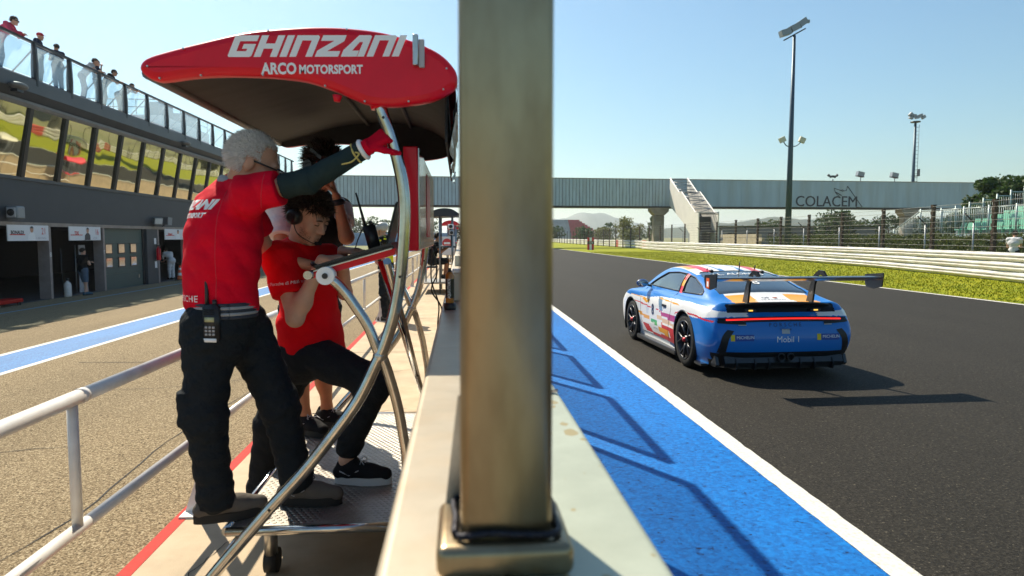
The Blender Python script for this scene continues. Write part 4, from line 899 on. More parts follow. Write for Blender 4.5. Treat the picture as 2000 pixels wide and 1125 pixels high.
# ------------------------------------------------------------ footbridge
mat('bridge_board', (.50,.60,.64), .6, c2=(.43,.52,.56), vscale=.6, stretch=(2, 1, .3), c3=(.28,.26,.24), c3scale=1.5, c3amt=.35)
mat('bridge_panel', (.46,.56,.61), .65, c2=(.38,.47,.52), vscale=.5, stretch=(2, 1, .25), c3=(.33,.29,.2), c3scale=.4, c3amt=.3)
mat('bridge_trim', (.30,.25,.21), .7); mat('bridge_dark', (.045,.045,.05), .7); mat('pier_concrete', (.38,.32,.25), .85, var=.3, vscale=.8, c3=(.2,.15,.1), c3scale=1.2, c3amt=.5)
mat('stair_white', (.72,.69,.64), .6, var=.1, vscale=1)
def brY(x): return 99+.055*x
bri = thing('footbridge', 'long grey panelled footbridge spanning the circuit on concrete piers', 'bridge', (20, 101, 0))
BZ0, BZ1 = 6.15, 10.12
def bprism(x0, x1, z0, z1, d0, d1):
    b = MB(); b.add([(x0,brY(x0)+d0,z0),(x1,brY(x1)+d0,z0),(x1,brY(x1)+d1,z0),(x0,brY(x0)+d1,z0),(x0,brY(x0)+d0,z1),(x1,brY(x1)+d0,z1),(x1,brY(x1)+d1,z1),(x0,brY(x0)+d1,z1)], [(3,2,1,0),(4,5,6,7),(0,1,5,4),(1,2,6,5),(2,3,7,6),(3,0,4,7)]); return b
bprism(-70, 130, BZ0+.02, BZ1-.03, .12, 3.6).build('core', 'bridge_dark', bri)
bprism(-70, 130, BZ1-.03, BZ1+.06, -.05, 3.7).build('coping', 'bridge_trim', bri)
bprism(-70, 130, BZ0-.22, BZ0+.0, .15, 3.5).build('girder', 'bridge_dark', bri)
x = -46.0; kx = 0
while x < 30.3:
    bprism(x+.032, x+.468, BZ0, BZ1-.035, random.uniform(0,.035), .1).build('board', 'bridge_board', bri); x += .5
x = 30.4
while x < 110:
    w_ = 6.0; bprism(x+.01, x+w_-.01, BZ0, BZ1-.035, random.uniform(0,.02), .1).build('panel', 'bridge_panel', bri); x += w_
bprism(50.1, 66.5, BZ0+.05, BZ1-.15, -.03, -.005).build('name_panel', 'bridge_panel', bri)
for (px, py) in ((29.4, 100.6), (70.0, 103.6), (-30, 99)):
    b = MB(); b.prism([(px-1.3, BZ0-.25), (px+1.35, BZ0-.25), (px+1.35, BZ0-.75), (px+.7, BZ0-1.35), (px-.7, BZ0-1.35), (px-1.3, BZ0-.7)], py-.9, py+.9, 'y'); pr = b.build('pier', 'pier_concrete', bri)
    b = MB(); b.rbox((px-.75, py-.7, -.1), (px+.75, py+.7, BZ0-1.35), .12, 2); b.build('shaft', 'pier_concrete', pr)
ux_ = Vector((1, .055, 0))
place_text('COLACEM', (56.05, brY(56.05)-.05, 6.97), ux_, (0,0,1), 2.28, 'print_dark', bri, squash=.965)
place_text('COLACEM', (56.11, brY(56.11)-.053, 6.96), ux_, (0,0,1), 2.28, 'print_dark', bri, squash=.965)
def bline(pts, r=.05):
    b = MB(); b.tube([(p[0], brY(p[0])-.06, p[1]) for p in pts], r, 6); b.build('emblem_line', 'print_dark', bri)
k_ = 1.005
bline([(60.95,6.2),(61.95,6.2),(59.4,9.4),(59.25,8.72),(58.65,8.62),(58.2,8.75),(57.2,9.05),(57.5,8.33),(57.9,8.22)])
bline([(57.55,8.45),(58.45,7.95)], .07); bline([(57.6,8.2),(58.1,7.85)], .04); bline([(58.35,8.72),(58.6,8.85),(58.85,8.68),(58.6,8.58),(58.35,8.72)], .04)
# covered stair tower
sp = [(99.3,10.08),(95.0,7.75),(93.9,7.75),(88.2,4.72),(86.9,4.72),(86.9,0),(90.2,0),(90.2,2.0),(93,3.6),(99.3,6.2)]
for sx in (30.75, 33.35):
    b = MB(); b.prism(sp, sx-.06, sx+.06, 'x'); w_ = b.build('stair_wall', 'stair_white', bri)
    b = MB(); b.tube([(sx, p[0], p[1]+.06) for p in sp[:5]], .09, 6); b.build('wall_coping', 'stair_white', w_)
b = MB()
for i in range(4):
    y0, z0 = sp[i]; y1, z1 = sp[i+1]; n_ = max(1, int(abs(y0-y1)/1.0))
    for k in range(n_+1):
        t0 = k/max(1, n_); yk, zk = y0+(y1-y0)*t0, z0+(z1-z0)*t0; b.cyl((30.8, yk, zk), (33.3, yk, zk), .06, n=6)
        if k < n_:
            t1 = (k+1)/n_; a_, c_ = (30.8, 33.3) if k % 2 else (33.3, 30.8); b.cyl((a_, yk, zk), (c_, y0+(y1-y0)*t1, z0+(z1-z0)*t1), .05, n=6)
b.build('roof_lattice', 'grey_metal', bri)
b = MB(); b.prism([(99.3,7.0),(95,5.0),(93.9,5.0),(88.2,2.3),(88.2,2.1),(99.3,6.7)], 30.85, 33.25, 'x'); b.build('stair_flight', 'bridge_dark', bri)
b = MB(); b.box((30.85, 89.4, 0), (33.25, 89.6, 4.3)); b.build('stair_back', 'bridge_dark', bri)
b = MB()
for z in (2.3, 4.5): b.box((30.82, 86.88, z), (33.28, 87.0, z+.1))
b.cyl((31.9, 86.95, 0), (31.9, 86.95, 2.3), .05, n=6); b.build('door_frame', 'bridge_dark', bri)
# bridge lamps
def bridge_lamp(x, y, z, label):
    t = thing('bridge_floodlight', label, 'floodlight', (x, y, BZ1)); b = MB(); b.cyl((x, y, BZ1), (x, y, z-.3), .06, n=6); b.build('pole', 'grey_metal', t)
    b = MB(); b.obox((x-.1, y, z), (1.05, .7, .68), Matrix.Rotation(R(12), 3, 'Y')); b.build('housing', 'grey_metal', t); b = MB(); b.obox((x-.15, y, z-.38), (1.1, .75, .08), Matrix.Rotation(R(12), 3, 'Y')); b.build('yoke', 'dark_metal', t)
bridge_lamp(62.8, brY(62.8)+2, 11.45, 'single box floodlight on a thin pole above the wolf emblem')
bridge_lamp(68.6, brY(68.6)+2, 11.35, 'single box floodlight on a thin pole above the second pier')

# ------------------------------------------------------------ light masts
mat('mast_blue', (.05,.085,.12), .45, .3)
t = thing('light_mast', 'tall slim blue grey mast with three floodlights at its top', 'mast', (23.3, 47.5, 0))
b = MB(); b.tube([(23.3,47.5,0), (23.33,47.5,8), (23.36,47.5,15.6)], [.24,.17,.10], 12); b.build('shaft', 'mast_blue', t)
b = MB(); b.cyl((22.6,47.5,15.25), (24.15,47.5,16.1), .05, n=6); b.build('cross_arm', 'dark_metal', t)
for k, (x, z) in enumerate(((22.65,15.75), (23.3,16.1), (23.85,16.45))):
    b = MB(); b.obox((x,47.4,z), (.7-.05*k,.5,.42), Matrix.Rotation(R(-18-8*k), 3, 'Y')); b.obox((x+.38,47.4,z+.1), (.25,.2,.2)); b.build('floodlight', 'grey_metal', t)
for s in (-1, 1):
    b = MB(); b.tube(bez([(23.33,47.5,7.95),(23.33+.35*s,47.4,8.0),(23.33+.62*s,47.3,8.25)], 5), .035, 6); b.build('arm', 'mast_blue', t)
    b = MB(); b.obox((23.33+.72*s,47.3,8.4), (.42,.2,.36), Matrix.Rotation(R(25*s), 3, 'Y')); b.build('lamp', 'cone_orange' if False else 'cream', t)
t = thing('light_mast', 'far ladder mast crowned with a ring of floodlights behind the footbridge', 'mast', (88.9, 130, 0))
b = MB(); b.tube([(88.9,130,0), (88.9,130,24)], [.4,.22], 10); b.build('shaft', 'mast_blue', t)
b = MB(); b.cyl((89.7,130,4), (89.7,130,23.5), .04, n=5)
for z in np.arange(5, 23.5, .75): b.cyl((89.0,130,z), (89.75,130,z), .04, n=5)
b.box((88.7,129.6,13.5), (90.0,130.4,13.6)); b.box((89.9,129.6,13.6), (90.0,130.4,14.9)); b.build('ladder', 'dark_metal', t)
b = MB(); b.cyl((88.9,130,23.9), (88.9,130,24.1), .9, n=14); b.build('platform', 'dark_metal', t)
for k, (dx, dz_) in enumerate(((-1.2,.7), (-.6,1.0), (0,.75), (.7,1.05), (1.3,.8), (-1.3,1.25))):
    b = MB(); b.obox((88.9+dx,129.6,24.1+dz_), (.75,.5,.6), Matrix.Rotation(R(15-12*k), 3, 'Y')); b.build('floodlight', 'grey_metal', t)
t = thing('light_mast', 'cluster of small floodlights on a mast peeping over the footbridge', 'mast', (69.7, 125, 0))
b = MB(); b.cyl((69.7,125,0), (69.7,125,12.4), .12, n=6); b.build('shaft', 'mast_blue', t)
for k in range(5): b = MB(); b.obox((69.7-.8+.4*k,125,12.6+.25*abs(k-2)+.3*(k==2)), (.35,.3,.4), Matrix.Rotation(R(20*(k-2)), 3, 'Y')); b.build('floodlight', 'dark_metal', t)
# ------------------------------------------------------------ green seated grandstand
mat('seat_green', (.14,.42,.28), .45, var=.2, vscale=6); mat('stand_steel', (.30,.36,.36), .45, .4)
gs = thing('grandstand', 'small grandstand of mint green seats with grey barred railings', 'grandstand', (30, 35, 0))
b = MB(); b.prism([(27.0,0),(27.0,1.5),(28.3,1.5)]+sum([[(28.3+.85*k,1.5+.24*(k+1)),(28.3+.85*(k+1),1.5+.24*(k+1))] for k in range(9)], [])+[(36,0)], 26.0, 38.6, 'y'); b.build('tiers', 'stand_steel', gs)
sx0, sy0 = 28.3+.35, 27.0
b = MB(); b.rbox((-.2,-.2,.25), (.2,.2,.31), .02, 1); b.add([(.16,-.2,.3),(.16,.2,.3),(.26,.2,.68),(.26,-.2,.68),(.2,-.2,.3),(.2,.2,.3),(.30,.2,.67),(.30,-.2,.67)], [(0,1,2,3),(4,7,6,5),(0,3,7,4),(1,5,6,2),(3,2,6,7)]); b.box((-.05,-.05,0), (.05,.05,.26))
pm = b.build('seat', 'seat_green'); pm.parent = gs; first = True
for k in range(8):
    for j in range(22):
        if first: c = pm; first = False
        else: c = pm.copy(); col.objects.link(c)
        c.location = (28.75+.85*k-30, 26.6+.53*j-35, 1.74+.24*k); c.rotation_euler.z = random.uniform(-.05, .05)
def rail_panel(p0, p1, zb0, zb1, h):
    b = MB(); p0 = Vector(p0); p1 = Vector(p1); n_ = max(3, int((p1-p0).length/.13))
    b.cyl((p0.x,p0.y,zb0), (p0.x,p0.y,zb0+h+.12), .05, n=6); b.cyl((p0.x,p0.y,zb0+h), (p1.x,p1.y,zb1+h), .035, n=6); b.cyl((p0.x,p0.y,zb0+.08), (p1.x,p1.y,zb1+.08), .03, n=6)
    for k in range(1, n_):
        q = p0.lerp(p1, k/n_); zb = zb0+(zb1-zb0)*k/n_; b.cyl((q.x,q.y,zb+.08), (q.x,q.y,zb+h), .013, n=4)
    b.build('railing_panel', 'stand_steel', gs)
for k in range(7): rail_panel((26.95, 38.6-1.75*k, 0), (26.95, 38.6-1.75*(k+1), 0), 1.62, 1.62, 1.5)
rail_panel((26.95, 41.0, 0), (26.95, 38.6, 0), .5, 1.62, 1.5)
for k in range(9): rail_panel((28.3+.85*k, 38.65, 0), (28.3+.85*(k+1), 38.65, 0), 1.72+.24*k, 1.72+.24*k, 1.35)
# low block wall, grey shed, blue pit-exit wall, far grandstand
mat('block_wall', (.44,.37,.27), .9, c2=(.34,.28,.20), vscale=2, bump=.3, bscale=20); mat('shed_grey', (.17,.19,.20), .7, var=.15, vscale=.5); mat('blue_wall', (.20,.33,.55), .7, var=.2, vscale=.3); mat('stand_grey', (.42,.44,.46), .8, var=.3, vscale=.3); mat('stand_red', (.45,.08,.09), .8, var=.2, vscale=.5)
t = thing('block_wall', 'low tan block wall at the end of the hedge', 'wall', (26.5, 64, 0))
for r_ in range(6):
    for k in range(8):
        b = MB(); y0 = 59+1.2*k+(.6 if r_ % 2 else 0); b.box((26.6+.03*k, y0+.01, .02+.31*r_), (26.85+.03*k, y0+1.19, .32+.31*r_)); b.build('block', 'block_wall', t)
t = thing('grey_shed', 'long low grey shed beyond the catch fence', 'shed', (62, 128, 0)); b = MB(); b.box((44,126,0), (79,130,3.45)); b.build('wall', 'shed_grey', t); b = MB(); b.box((43.8,125.8,3.45), (79.2,130.2,3.72)); b.build('roof_edge', 'leaf_dark', t)
for k in range(8): b = MB(); b.box((46+4*k,125.9,1.2), (47.6+4*k,126.05,2.4)); b.build('window', 'screen', t)
t = thing('exit_wall', 'pale blue wall beyond the pit exit', 'wall', (-30, 185, 0))
for k in range(12): b = MB(); b.box((-75+6*k+.03,185,-.8), (-69+6*k-.03,185.4,2.7)); b.build('panel', 'blue_wall', t)
t = thing('far_grandstand', 'distant grey grandstand with a red seat block at its end', 'grandstand', (40, 330, 0))
for k in range(9):
    for x0, x1, m_ in ((20, 52.5, 'stand_grey'), (52.6, 57, 'stand_red')):
        b = MB(); b.box((x0+.8*k*0, 322+1.2*k, 0), (x1+(1.1*(9-k) if m_ == 'stand_red' else 0), 323.1+1.2*k, 3.4+.82*k)); b.build('tier', m_, t)
# white and red distance board, long verge
t = thing('marker_board', 'red and white striped marker board with a dark number plate on the verge', 'marker', (15.3, 82, 0))
mk = 15.35
for k in range(3): b = MB(); b.box((mk+.27*k*1.0, 82, .05), (mk+.27*k+.265, 82.06, 1.55)); b.build('stripe', ('barrier_red','white_print','barrier_red')[k], t)
b = MB(); b.box((mk-.02, 81.96, .75), (mk+.83, 81.99, 1.1)); b.build('plate', 'label_dark', t); place_text('100', (mk+.4, 81.95, .925), (1,0,0), (0,0,1), .34, 'white_print', t, 'number')
# ------------------------------------------------------------ hills
leaf_mat('hill_woods', (.03,.05,.02), (.08,.10,.04))
def hill(pts, y, depth, name, seed):
    rs = np.random.default_rng(seed); xs = np.linspace(pts[0][0], pts[-1][0], 160); zt = np.interp(xs, [p[0] for p in pts], [p[1] for p in pts]); zt = zt+rs.normal(0, .012*zt.max(), len(xs))*np.minimum(1, zt/10)
    rows = []
    for k, f in enumerate((0, .35, .7, .92, 1.0, .6, 0)): rows.append([(x, y+depth*k/6, -2+max(0, z)*f*(1+.04*math.sin(x*.05+k))) for x, z in zip(xs, zt)])
    b = MB(); b.grid(rows); structure(b.build(name, 'hill_woods'))
hill([(-400,0),(150,25),(300,55),(415,79),(520,100),(590,119),(635,125),(690,118),(780,92),(890,63),(1050,30),(1300,0)], 3000, 500, 'far_hill', 1)
hill([(330,0),(420,18),(515,29),(560,34),(600,33),(640,42),(700,47),(740,44),(825,43),(900,38),(1100,45),(1400,20),(1600,0)], 1300, 300, 'wooded_hill', 2)
hill([(-1600,0),(-1100,30),(-700,42),(-300,25),(-100,12),(60,0)], 1500, 300, 'wooded_hill', 3)
# ------------------------------------------------------------ air
def haze(density):
    m = bpy.data.materials.new('haze'); m.use_nodes = True; N = m.node_tree.nodes; L = m.node_tree.links; N.remove(N['Principled BSDF'])
    v = N.new('ShaderNodeVolumePrincipled'); v.inputs['Color'].default_value = (.88,.93,1.0,1); v.inputs['Density'].default_value = density; v.inputs['Anisotropy'].default_value = .6
    L.new(v.outputs[0], N['Material Output'].inputs['Volume']); M['haze'] = m
    b = MB(); b.box((-7200,-310,-4), (7200,9100,140)); o = b.build('haze', 'haze'); stuff(o); o['label'] = 'pale summer haze over the circuit'; o['category'] = 'haze'
haze(.00022)

# ------------------------------------------------------------ racing car (built about its rear axle, +Y forward)
car = thing('race_car', 'blue and white liveried racing coupe number 8 with big black rear wing', 'race car', (0, 0, 0))
attr_mat('car_paint', 'paint', rough=.42, coat=.45, coatr=.03, spec=.3)
glass_dark = mat('car_glass', (.02,.03,.04), .04, 0.0, spec=.7, coat=.6)
mat('car_black', (.012,.013,.015), .4, spec=.4); mat('carbon', (.025,.027,.03), .3, .2, coat=.5, var=.3, vscale=40)
mat('rim_dark', (.06,.06,.065), .35, .8); mat('hub_red', (.5,.02,.03), .4, .4); mat('lamp_red', (.35,.005,.008), .15, coat=1, emis=(1,.02,.01), estr=.7)
mat('tyre', (.016,.016,.016), .75, var=.25, vscale=20)
ST = np.array([
 # y,    wl,  wm,  ws,  zs,  wsh, zsh, wb,  zb,  wr,  zr,   zc
 [-1.02,.74,.82,.86,.52,.81,.68,.76,.735,.50,.765,.775],
 [-.97,.80,.87,.895,.54,.85,.72,.79,.80,.55,.835,.845],
 [-.85,.85,.915,.93,.57,.89,.76,.80,.86,.58,.895,.905],
 [-.70,.88,.935,.95,.60,.915,.80,.80,.885,.59,.905,.918],
 [-.45,.90,.945,.955,.64,.93,.83,.80,.905,.60,.945,.965],
 [-.2,.90,.945,.955,.66,.93,.845,.80,.915,.60,1.015,1.045],
 [0.1,.90,.945,.955,.66,.93,.85,.80,.92,.60,1.085,1.12],
 [.4,.88,.93,.945,.65,.91,.85,.80,.925,.60,1.15,1.19],
 [.8,.86,.91,.925,.64,.885,.845,.795,.925,.595,1.205,1.25],
 [1.2,.85,.895,.905,.62,.865,.835,.785,.92,.585,1.23,1.28],
 [1.6,.85,.89,.90,.62,.86,.825,.785,.91,.58,1.21,1.265],
 [2.0,.86,.895,.905,.62,.87,.825,.77,.90,.57,1.12,1.185],
 [2.3,.88,.91,.925,.63,.89,.83,.74,.885,.58,.99,1.045],
 [2.55,.89,.925,.935,.64,.905,.83,.70,.86,.58,.885,.915],
 [2.8,.88,.92,.93,.62,.885,.79,.68,.80,.50,.80,.82],
 [3.1,.84,.88,.89,.56,.83,.70,.62,.725,.45,.735,.745],
 [3.33,.70,.76,.78,.48,.72,.60,.55,.625,.4,.635,.64],
 [3.46,.50,.56,.58,.42,.52,.52,.42,.53,.3,.54,.545]])
def section(p, n=9):
    y, wl, wm, ws, zs, wsh, zsh, wb, zb, wr, zr, zc = p
    P = [(0,.13),(wl*.6,.13),(wl-.04,.135),(wl,.19),(wm,.38),(ws,zs),((ws+wsh)/2+.012,(zs+zsh)/2+.012),(wsh,zsh),((wsh+wb)/2,(zsh+zb)/2+.005),(wb,zb),((wb+wr)/2+.022,(zb+zr)/2+.015),(wr,zr),(wr*.55,zr+(zc-zr)*.72),(0,zc)]
    return np.array([q for q in spline([(a,b,0) for a,b in P], n)])[:, :2]
RSC = .78     # short rear overhang
SS = np.array(spline(ST, 24)); half = [section(p) for p in SS]
npt = len(half[0]); ny = len(SS)
G = np.zeros((ny, 2*npt-1, 3))
for i, h in enumerate(half):
    G[i, :npt] = np.stack([-h[:,0], np.full(npt, SS[i,0]), h[:,1]], 1); G[i, npt:] = np.stack([h[::-1][1:,0], np.full(npt-1, SS[i,0]), h[::-1][1:,1]], 1)
# rear cap: rings shrinking to the middle with a soft bulge; front cap likewise
def cap(ring, c, bulge, n=26):
    out = []
    for k in range(1, n+1):
        t = k/n; s = 1-t
        q = ring.copy(); q[:,0] = c[0]+(ring[:,0]-c[0])*s; q[:,2] = c[2]+(ring[:,2]-c[2])*s; q[:,1] = ring[:,1]+bulge*(1-(1-min(1, t*3.0))**2); out.append(q)
    return out
capr = cap(G[0], (0,0,.46), -.05); capf = cap(G[-1], (0,0,.36), .05, 8)
allr = capr[::-1]+[G[i] for i in range(ny)]+capf; A3 = np.array(allr)
# rear fascia leans: the top sits further forward, bumper stands out
yy = A3[:,:,1]; zz = A3[:,:,2]; k = np.clip((-.80-yy)/.22, 0, 1)
A3[:,:,1] = yy+k*np.where(zz > .62, (zz-.62)*.42, 0)-k*np.where((zz > .30) & (zz < .62), .035*np.sin((zz-.30)/.32*math.pi), 0)+k*np.where(zz < .3, (.3-zz)*.5, 0)
A3[:,:,1] = np.where(A3[:,:,1] < -.25, -.25+(A3[:,:,1]+.25)*RSC, A3[:,:,1])
nr, nc = A3.shape[:2]; V = A3.reshape(-1, 3)
ii, jj = np.meshgrid(np.arange(nr-1), np.arange(nc-1), indexing='ij'); F = np.stack([ii*nc+jj, ii*nc+jj+1, (ii+1)*nc+jj+1, (ii+1)*nc+jj], -1).reshape(-1, 4)
Cn = V[F].mean(1); e1 = V[F[:,2]]-V[F[:,0]]; e2 = V[F[:,3]]-V[F[:,1]]; Nn = np.cross(e1, e2); Nn /= np.linalg.norm(Nn, axis=1)[:,None]+1e-12
if Nn[np.argmax(Cn[:,2])][2] < 0: F = F[:, ::-1]; Nn = -Nn
cx, cy, cz = Cn.T; ax = np.abs(cx)
# wheel openings
RA, FA = (0.0, .345), (2.457, .335)
arch = ((cy-RA[0])**2+(cz-RA[1])**2 < .385**2) & (ax > .55) & (cz < .80) | ((cy-FA[0])**2+(cz-FA[1])**2 < .365**2) & (ax > .55) & (cz < .76)
rearf = (cy < -.25-.61*RSC) & (Nn[:,1] < -.35)
# glass areas
side_up = (cz > .93) & (ax > .55) & (np.abs(Nn[:,0]) > .45)
w1 = side_up & inpoly(cy, cz, [(2.02,.945),(1.80,1.03),(1.40,1.165),(1.0,1.19),(.70,1.18),(.60,.945)])
w2 = side_up & inpoly(cy, cz, [(.47,.945),(.58,1.165),(.40,1.14),(.10,1.06),(-.12,.99),(-.16,.955)])
rw = inpoly(cx, cy, [(-.50,.62),(-.56,.30),(-.60,-.33),(.60,-.33),(.56,.30),(.50,.62)]) & (cz > .93)
ws_ = inpoly(cx, cy, [(-.50,1.62),(-.60,2.35),(.60,2.35),(.50,1.62)]) & (cz > .93)
# black zones
diff = rearf & (cz < .315) | (cy < -.65) & (cz < .22)
vent = (cy < -.55) & (Nn[:,1] < -.1) & inpoly(ax, cz, [(.66,.585),(.73,.60),(.80,.52),(.86,.33),(.76,.33),(.735,.47)])
duck = (cz > .79) & (ax < .70) & (cz < .915) & (cy < -.25-.59*RSC)
under = (cz < .15)
blk = diff | duck | under
# livery
BLUE = (.003,.165,.56); WHITE = (.80,.80,.80); RED = (.66,.008,.02); ORG_ = (.85,.36,.01); MAG = (.48,.01,.16); PEACH = (.78,.50,.28); SLATE = (.16,.26,.38); GREEN = (.03,.42,.08); NAVY = (.02,.05,.18)
colr = np.tile(np.array(BLUE), (len(F), 1))
my = cy/.87+.06; mz = cz-.02*cy       # measured drawing coordinates
left = (cx < -.45) | (cx > .45)
def paint(poly, c, extra=True): colr[left & inpoly(my, mz, poly) & (cz < .93) & extra] = c
paint([(4.2,.74),(3.3,.70),(2.99,.70),(1.92,.745),(1.4,.80),(.53,.845),(-.08,.865),(-.55,.86),(-.86,.815),(-.90,.76),(-.45,.70),(.08,.685),(.5,.60),(.5,.08),(4.2,.08)], WHITE)
paint([(1.24,.60),(.45,.61),(.46,.53),(1.2,.54)], MAG); paint([(1.46,.53),(.44,.50),(.44,.44),(1.46,.47)], PEACH)
paint([(1.2,.43),(.44,.44),(.44,.23),(.75,.25),(.80,.36),(1.2,.36)], RED); paint([(1.40,.35),(.82,.37),(.85,.275),(1.38,.28)], ORG_)
paint([(1.76,.20),(.40,.21),(.42,.25),(.94,.265),(1.75,.235)], RED); paint([(2.6,.47),(1.88,.46),(1.88,.405),(2.3,.41)], ORG_); paint([(2.3,.33),(1.92,.31),(1.73,.22),(2.1,.20)], RED)
paint([(1.45,.795),(1.22,.80),(1.12,.62),(1.30,.60)], SLATE); paint([(2.35,.70),(1.92,.69),(1.90,.655),(2.1,.65)], ORG_); paint([(2.1,.60),(1.92,.58),(1.95,.48),(2.05,.47)], (.62,.66,.72))
paint([(1.80,.43),(1.46,.425),(1.46,.36),(1.80,.37)], GREEN, cy < 9); paint([(.9,.205),(.45,.205),(.45,.16),(.9,.16)], NAVY)
def band(pts, w, c):
    for (a, b_), (d, e) in zip(pts[:-1], pts[1:]): paint([(a,b_-w),(d,e-w),(d,e+w),(a,b_+w)], c)
band([(3.0,.63),(2.6,.625),(1.91,.60),(1.80,.60)], .009, RED); band([(1.52,.60),(1.24,.60)], .009, RED); band([(.45,.66),(.15,.715),(-.4,.73),(-.85,.70)], .010, RED); band([(2.9,.715),(2.3,.71),(1.88,.70)], .008, ORG_); band([(1.4,.78),(.26,.79)], .008, ORG_)
# nose
colr[(cy > 3.2) & (ax < .5)] = WHITE; colr[(cy > 3.25) & (ax > .35) & (cz > .4)] = RED
# roof stripes
roof = (cz > 1.16) & (Nn[:,2] > .62) & (cy > .5)
colr[roof] = WHITE; colr[roof & (ax > .28) & (ax < .44)] = RED; colr[roof & (ax > .13) & (ax < .19)] = (.03,.15,.42); colr[roof & (ax > .44) & (ax < .54) & (cy > .9)] = ORG_; colr[roof & (ax > .57)] = BLUE
# engine lid
lid = (cy < -.30) & (cy > -.25-.68*RSC) & (ax < .60) & (cz > .86) & (Nn[:,2] > .5)
colr[lid] = WHITE; colr[lid & (ax > .28-.14*(cy+.9)) & (cy < -.37)] = ORG_; colr[lid & (ax > .555)] = BLUE
# B pillar
bp_ = side_up & inpoly(cy, cz, [(.58,.93),(.47,.93),(.60,1.17),(.71,1.18)]); colr[bp_] = RED; colr[bp_ & (cz > 1.02) & (cz < 1.10)] = ORG_
keep = ~arch & ~(w1 | w2 | rw | ws_)
paintm = keep & ~blk
def sub_mesh(mask, name, m, parent, off=0.0, colors=None):
    f = F[mask]; u, inv = np.unique(f, return_inverse=True); v = V[u].copy()
    if off:
        vn = np.zeros_like(V); np.add.at(vn, f.ravel(), np.repeat(Nn[mask], 4, 0)); vn = vn[u]; vn /= np.linalg.norm(vn, axis=1)[:,None]+1e-9; v = v+vn*off
    me = bpy.data.meshes.new(name); me.from_pydata(v.tolist(), [], inv.reshape(-1, 4).tolist()); me.materials.append(M[m]); me.polygons.foreach_set('use_smooth', [True]*len(f))
    if colors is not None:
        at = me.attributes.new('paint', 'FLOAT_COLOR', 'FACE'); at.data.foreach_set('color', np.concatenate([colors[mask], np.ones((len(f), 1))], 1).ravel())
    me.update(); bm = bmesh.new(); bm.from_mesh(me); bmesh.ops.remove_doubles(bm, verts=bm.verts[:], dist=1e-5); bm.to_mesh(me); bm.free()
    o = bpy.data.objects.new(name, me); col.objects.link(o); o.parent = parent; return o
body = sub_mesh(paintm, 'body', 'car_paint', car, colors=colr)
sub_mesh(keep & blk, 'black_trim', 'car_black', car, -.004)
for sgn in (-1, 1):
    sub_mesh(w1 & (np.sign(cx) == sgn), 'door_window', 'car_glass', car, -.006); sub_mesh(w2 & (np.sign(cx) == sgn), 'quarter_window', 'car_glass', car, -.006)
rwin = sub_mesh(rw, 'rear_window', 'car_glass', car, -.006); sub_mesh(ws_, 'windscreen', 'car_glass', car, -.006)
# dark window surrounds
def edge_line(pts, name, m, r, parent): b = MB(); b.tube(pts, r, 6); return b.build(name, m, parent)
bvh = BVHTree.FromPolygons([Vector(v) for v in V], F.tolist())
def snap(p, d, off=.003):
    h, n_, i_, dist = bvh.ray_cast(Vector(p), Vector(d)); return (h-Vector(d)*off) if h else Vector(p)
for sgn in (-1, 1):
    for poly in ([(2.02,.945),(1.80,1.03),(1.40,1.165),(1.0,1.19),(.70,1.18),(.60,.945)], [(.47,.945),(.58,1.165),(.40,1.14),(.10,1.06),(-.12,.99),(-.16,.955)]):
        pts = []
        for a, c_ in zip(poly, poly[1:]+poly[:1]):
            for k in range(5): t = k/5; pts.append(snap((sgn*2, a[0]+(c_[0]-a[0])*t, a[1]+(c_[1]-a[1])*t), (-sgn,0,0)))
        edge_line(pts+[pts[0]], 'window_seal', 'car_black', .010, car)
# door shut line, sill
for sgn in (-1, 1):
    for line in ([(2.05,.90),(2.02,.6),(1.98,.25)], [(.60,.92),(.52,.7),(.66,.45),(.72,.25)], [(1.98,.22),(.72,.22)]):
        pts = []
        for a, c_ in zip(line[:-1], line[1:]):
            for k in range(6): t = k/5; pts.append(snap((sgn*2, a[0]+(c_[0]-a[0])*t, a[1]+(c_[1]-a[1])*t), (-sgn,0,0), -.001))
        edge_line(pts, 'shut_line', 'car_black', .004, car)
    b = MB(); b.rbox((sgn*.80 if sgn < 0 else .80, .36, .085), (sgn*.93, 2.12, .155), .012, 2); b.build('side_skirt', 'carbon', car)
    h = MB(); p = snap((sgn*2, .83, .72), (-sgn,0,0), 0); h.obox(p, (.03,.17,.035), Matrix.Rotation(0, 3, 'X')); h.build('door_handle', 'rim_dark', car)
    # arch lips
    for (ay, az), r_ in ((RA, .392), (FA, .372)):
        pts = [snap((sgn*2, ay+r_*math.cos(a), az+r_*math.sin(a)), (-sgn,0,0), -.002) for a in np.linspace(R(-22), R(202), 40)]
        pts = [q for q in pts if abs(q.x) < 1.2 and abs(q.x) > .6]; b = MB(); b.tube(pts, .012, 6); b.build('arch_lip', 'car_black', car)
        b = MB(); b.grid([[(sgn*x_, ay+(r_-.004)*math.cos(a), az+(r_-.004)*math.sin(a)) for x_ in (.52, .935)] for a in np.linspace(R(-30), R(210), 30)]); b.build('arch_liner', 'car_black', car)
b = MB(); b.box((-.60,-.85,.12), (.60,3.2,.16)); b.box((-.55,-.6,.16), (.55,3.0,.6)); b.build('underbody', 'car_black', car)
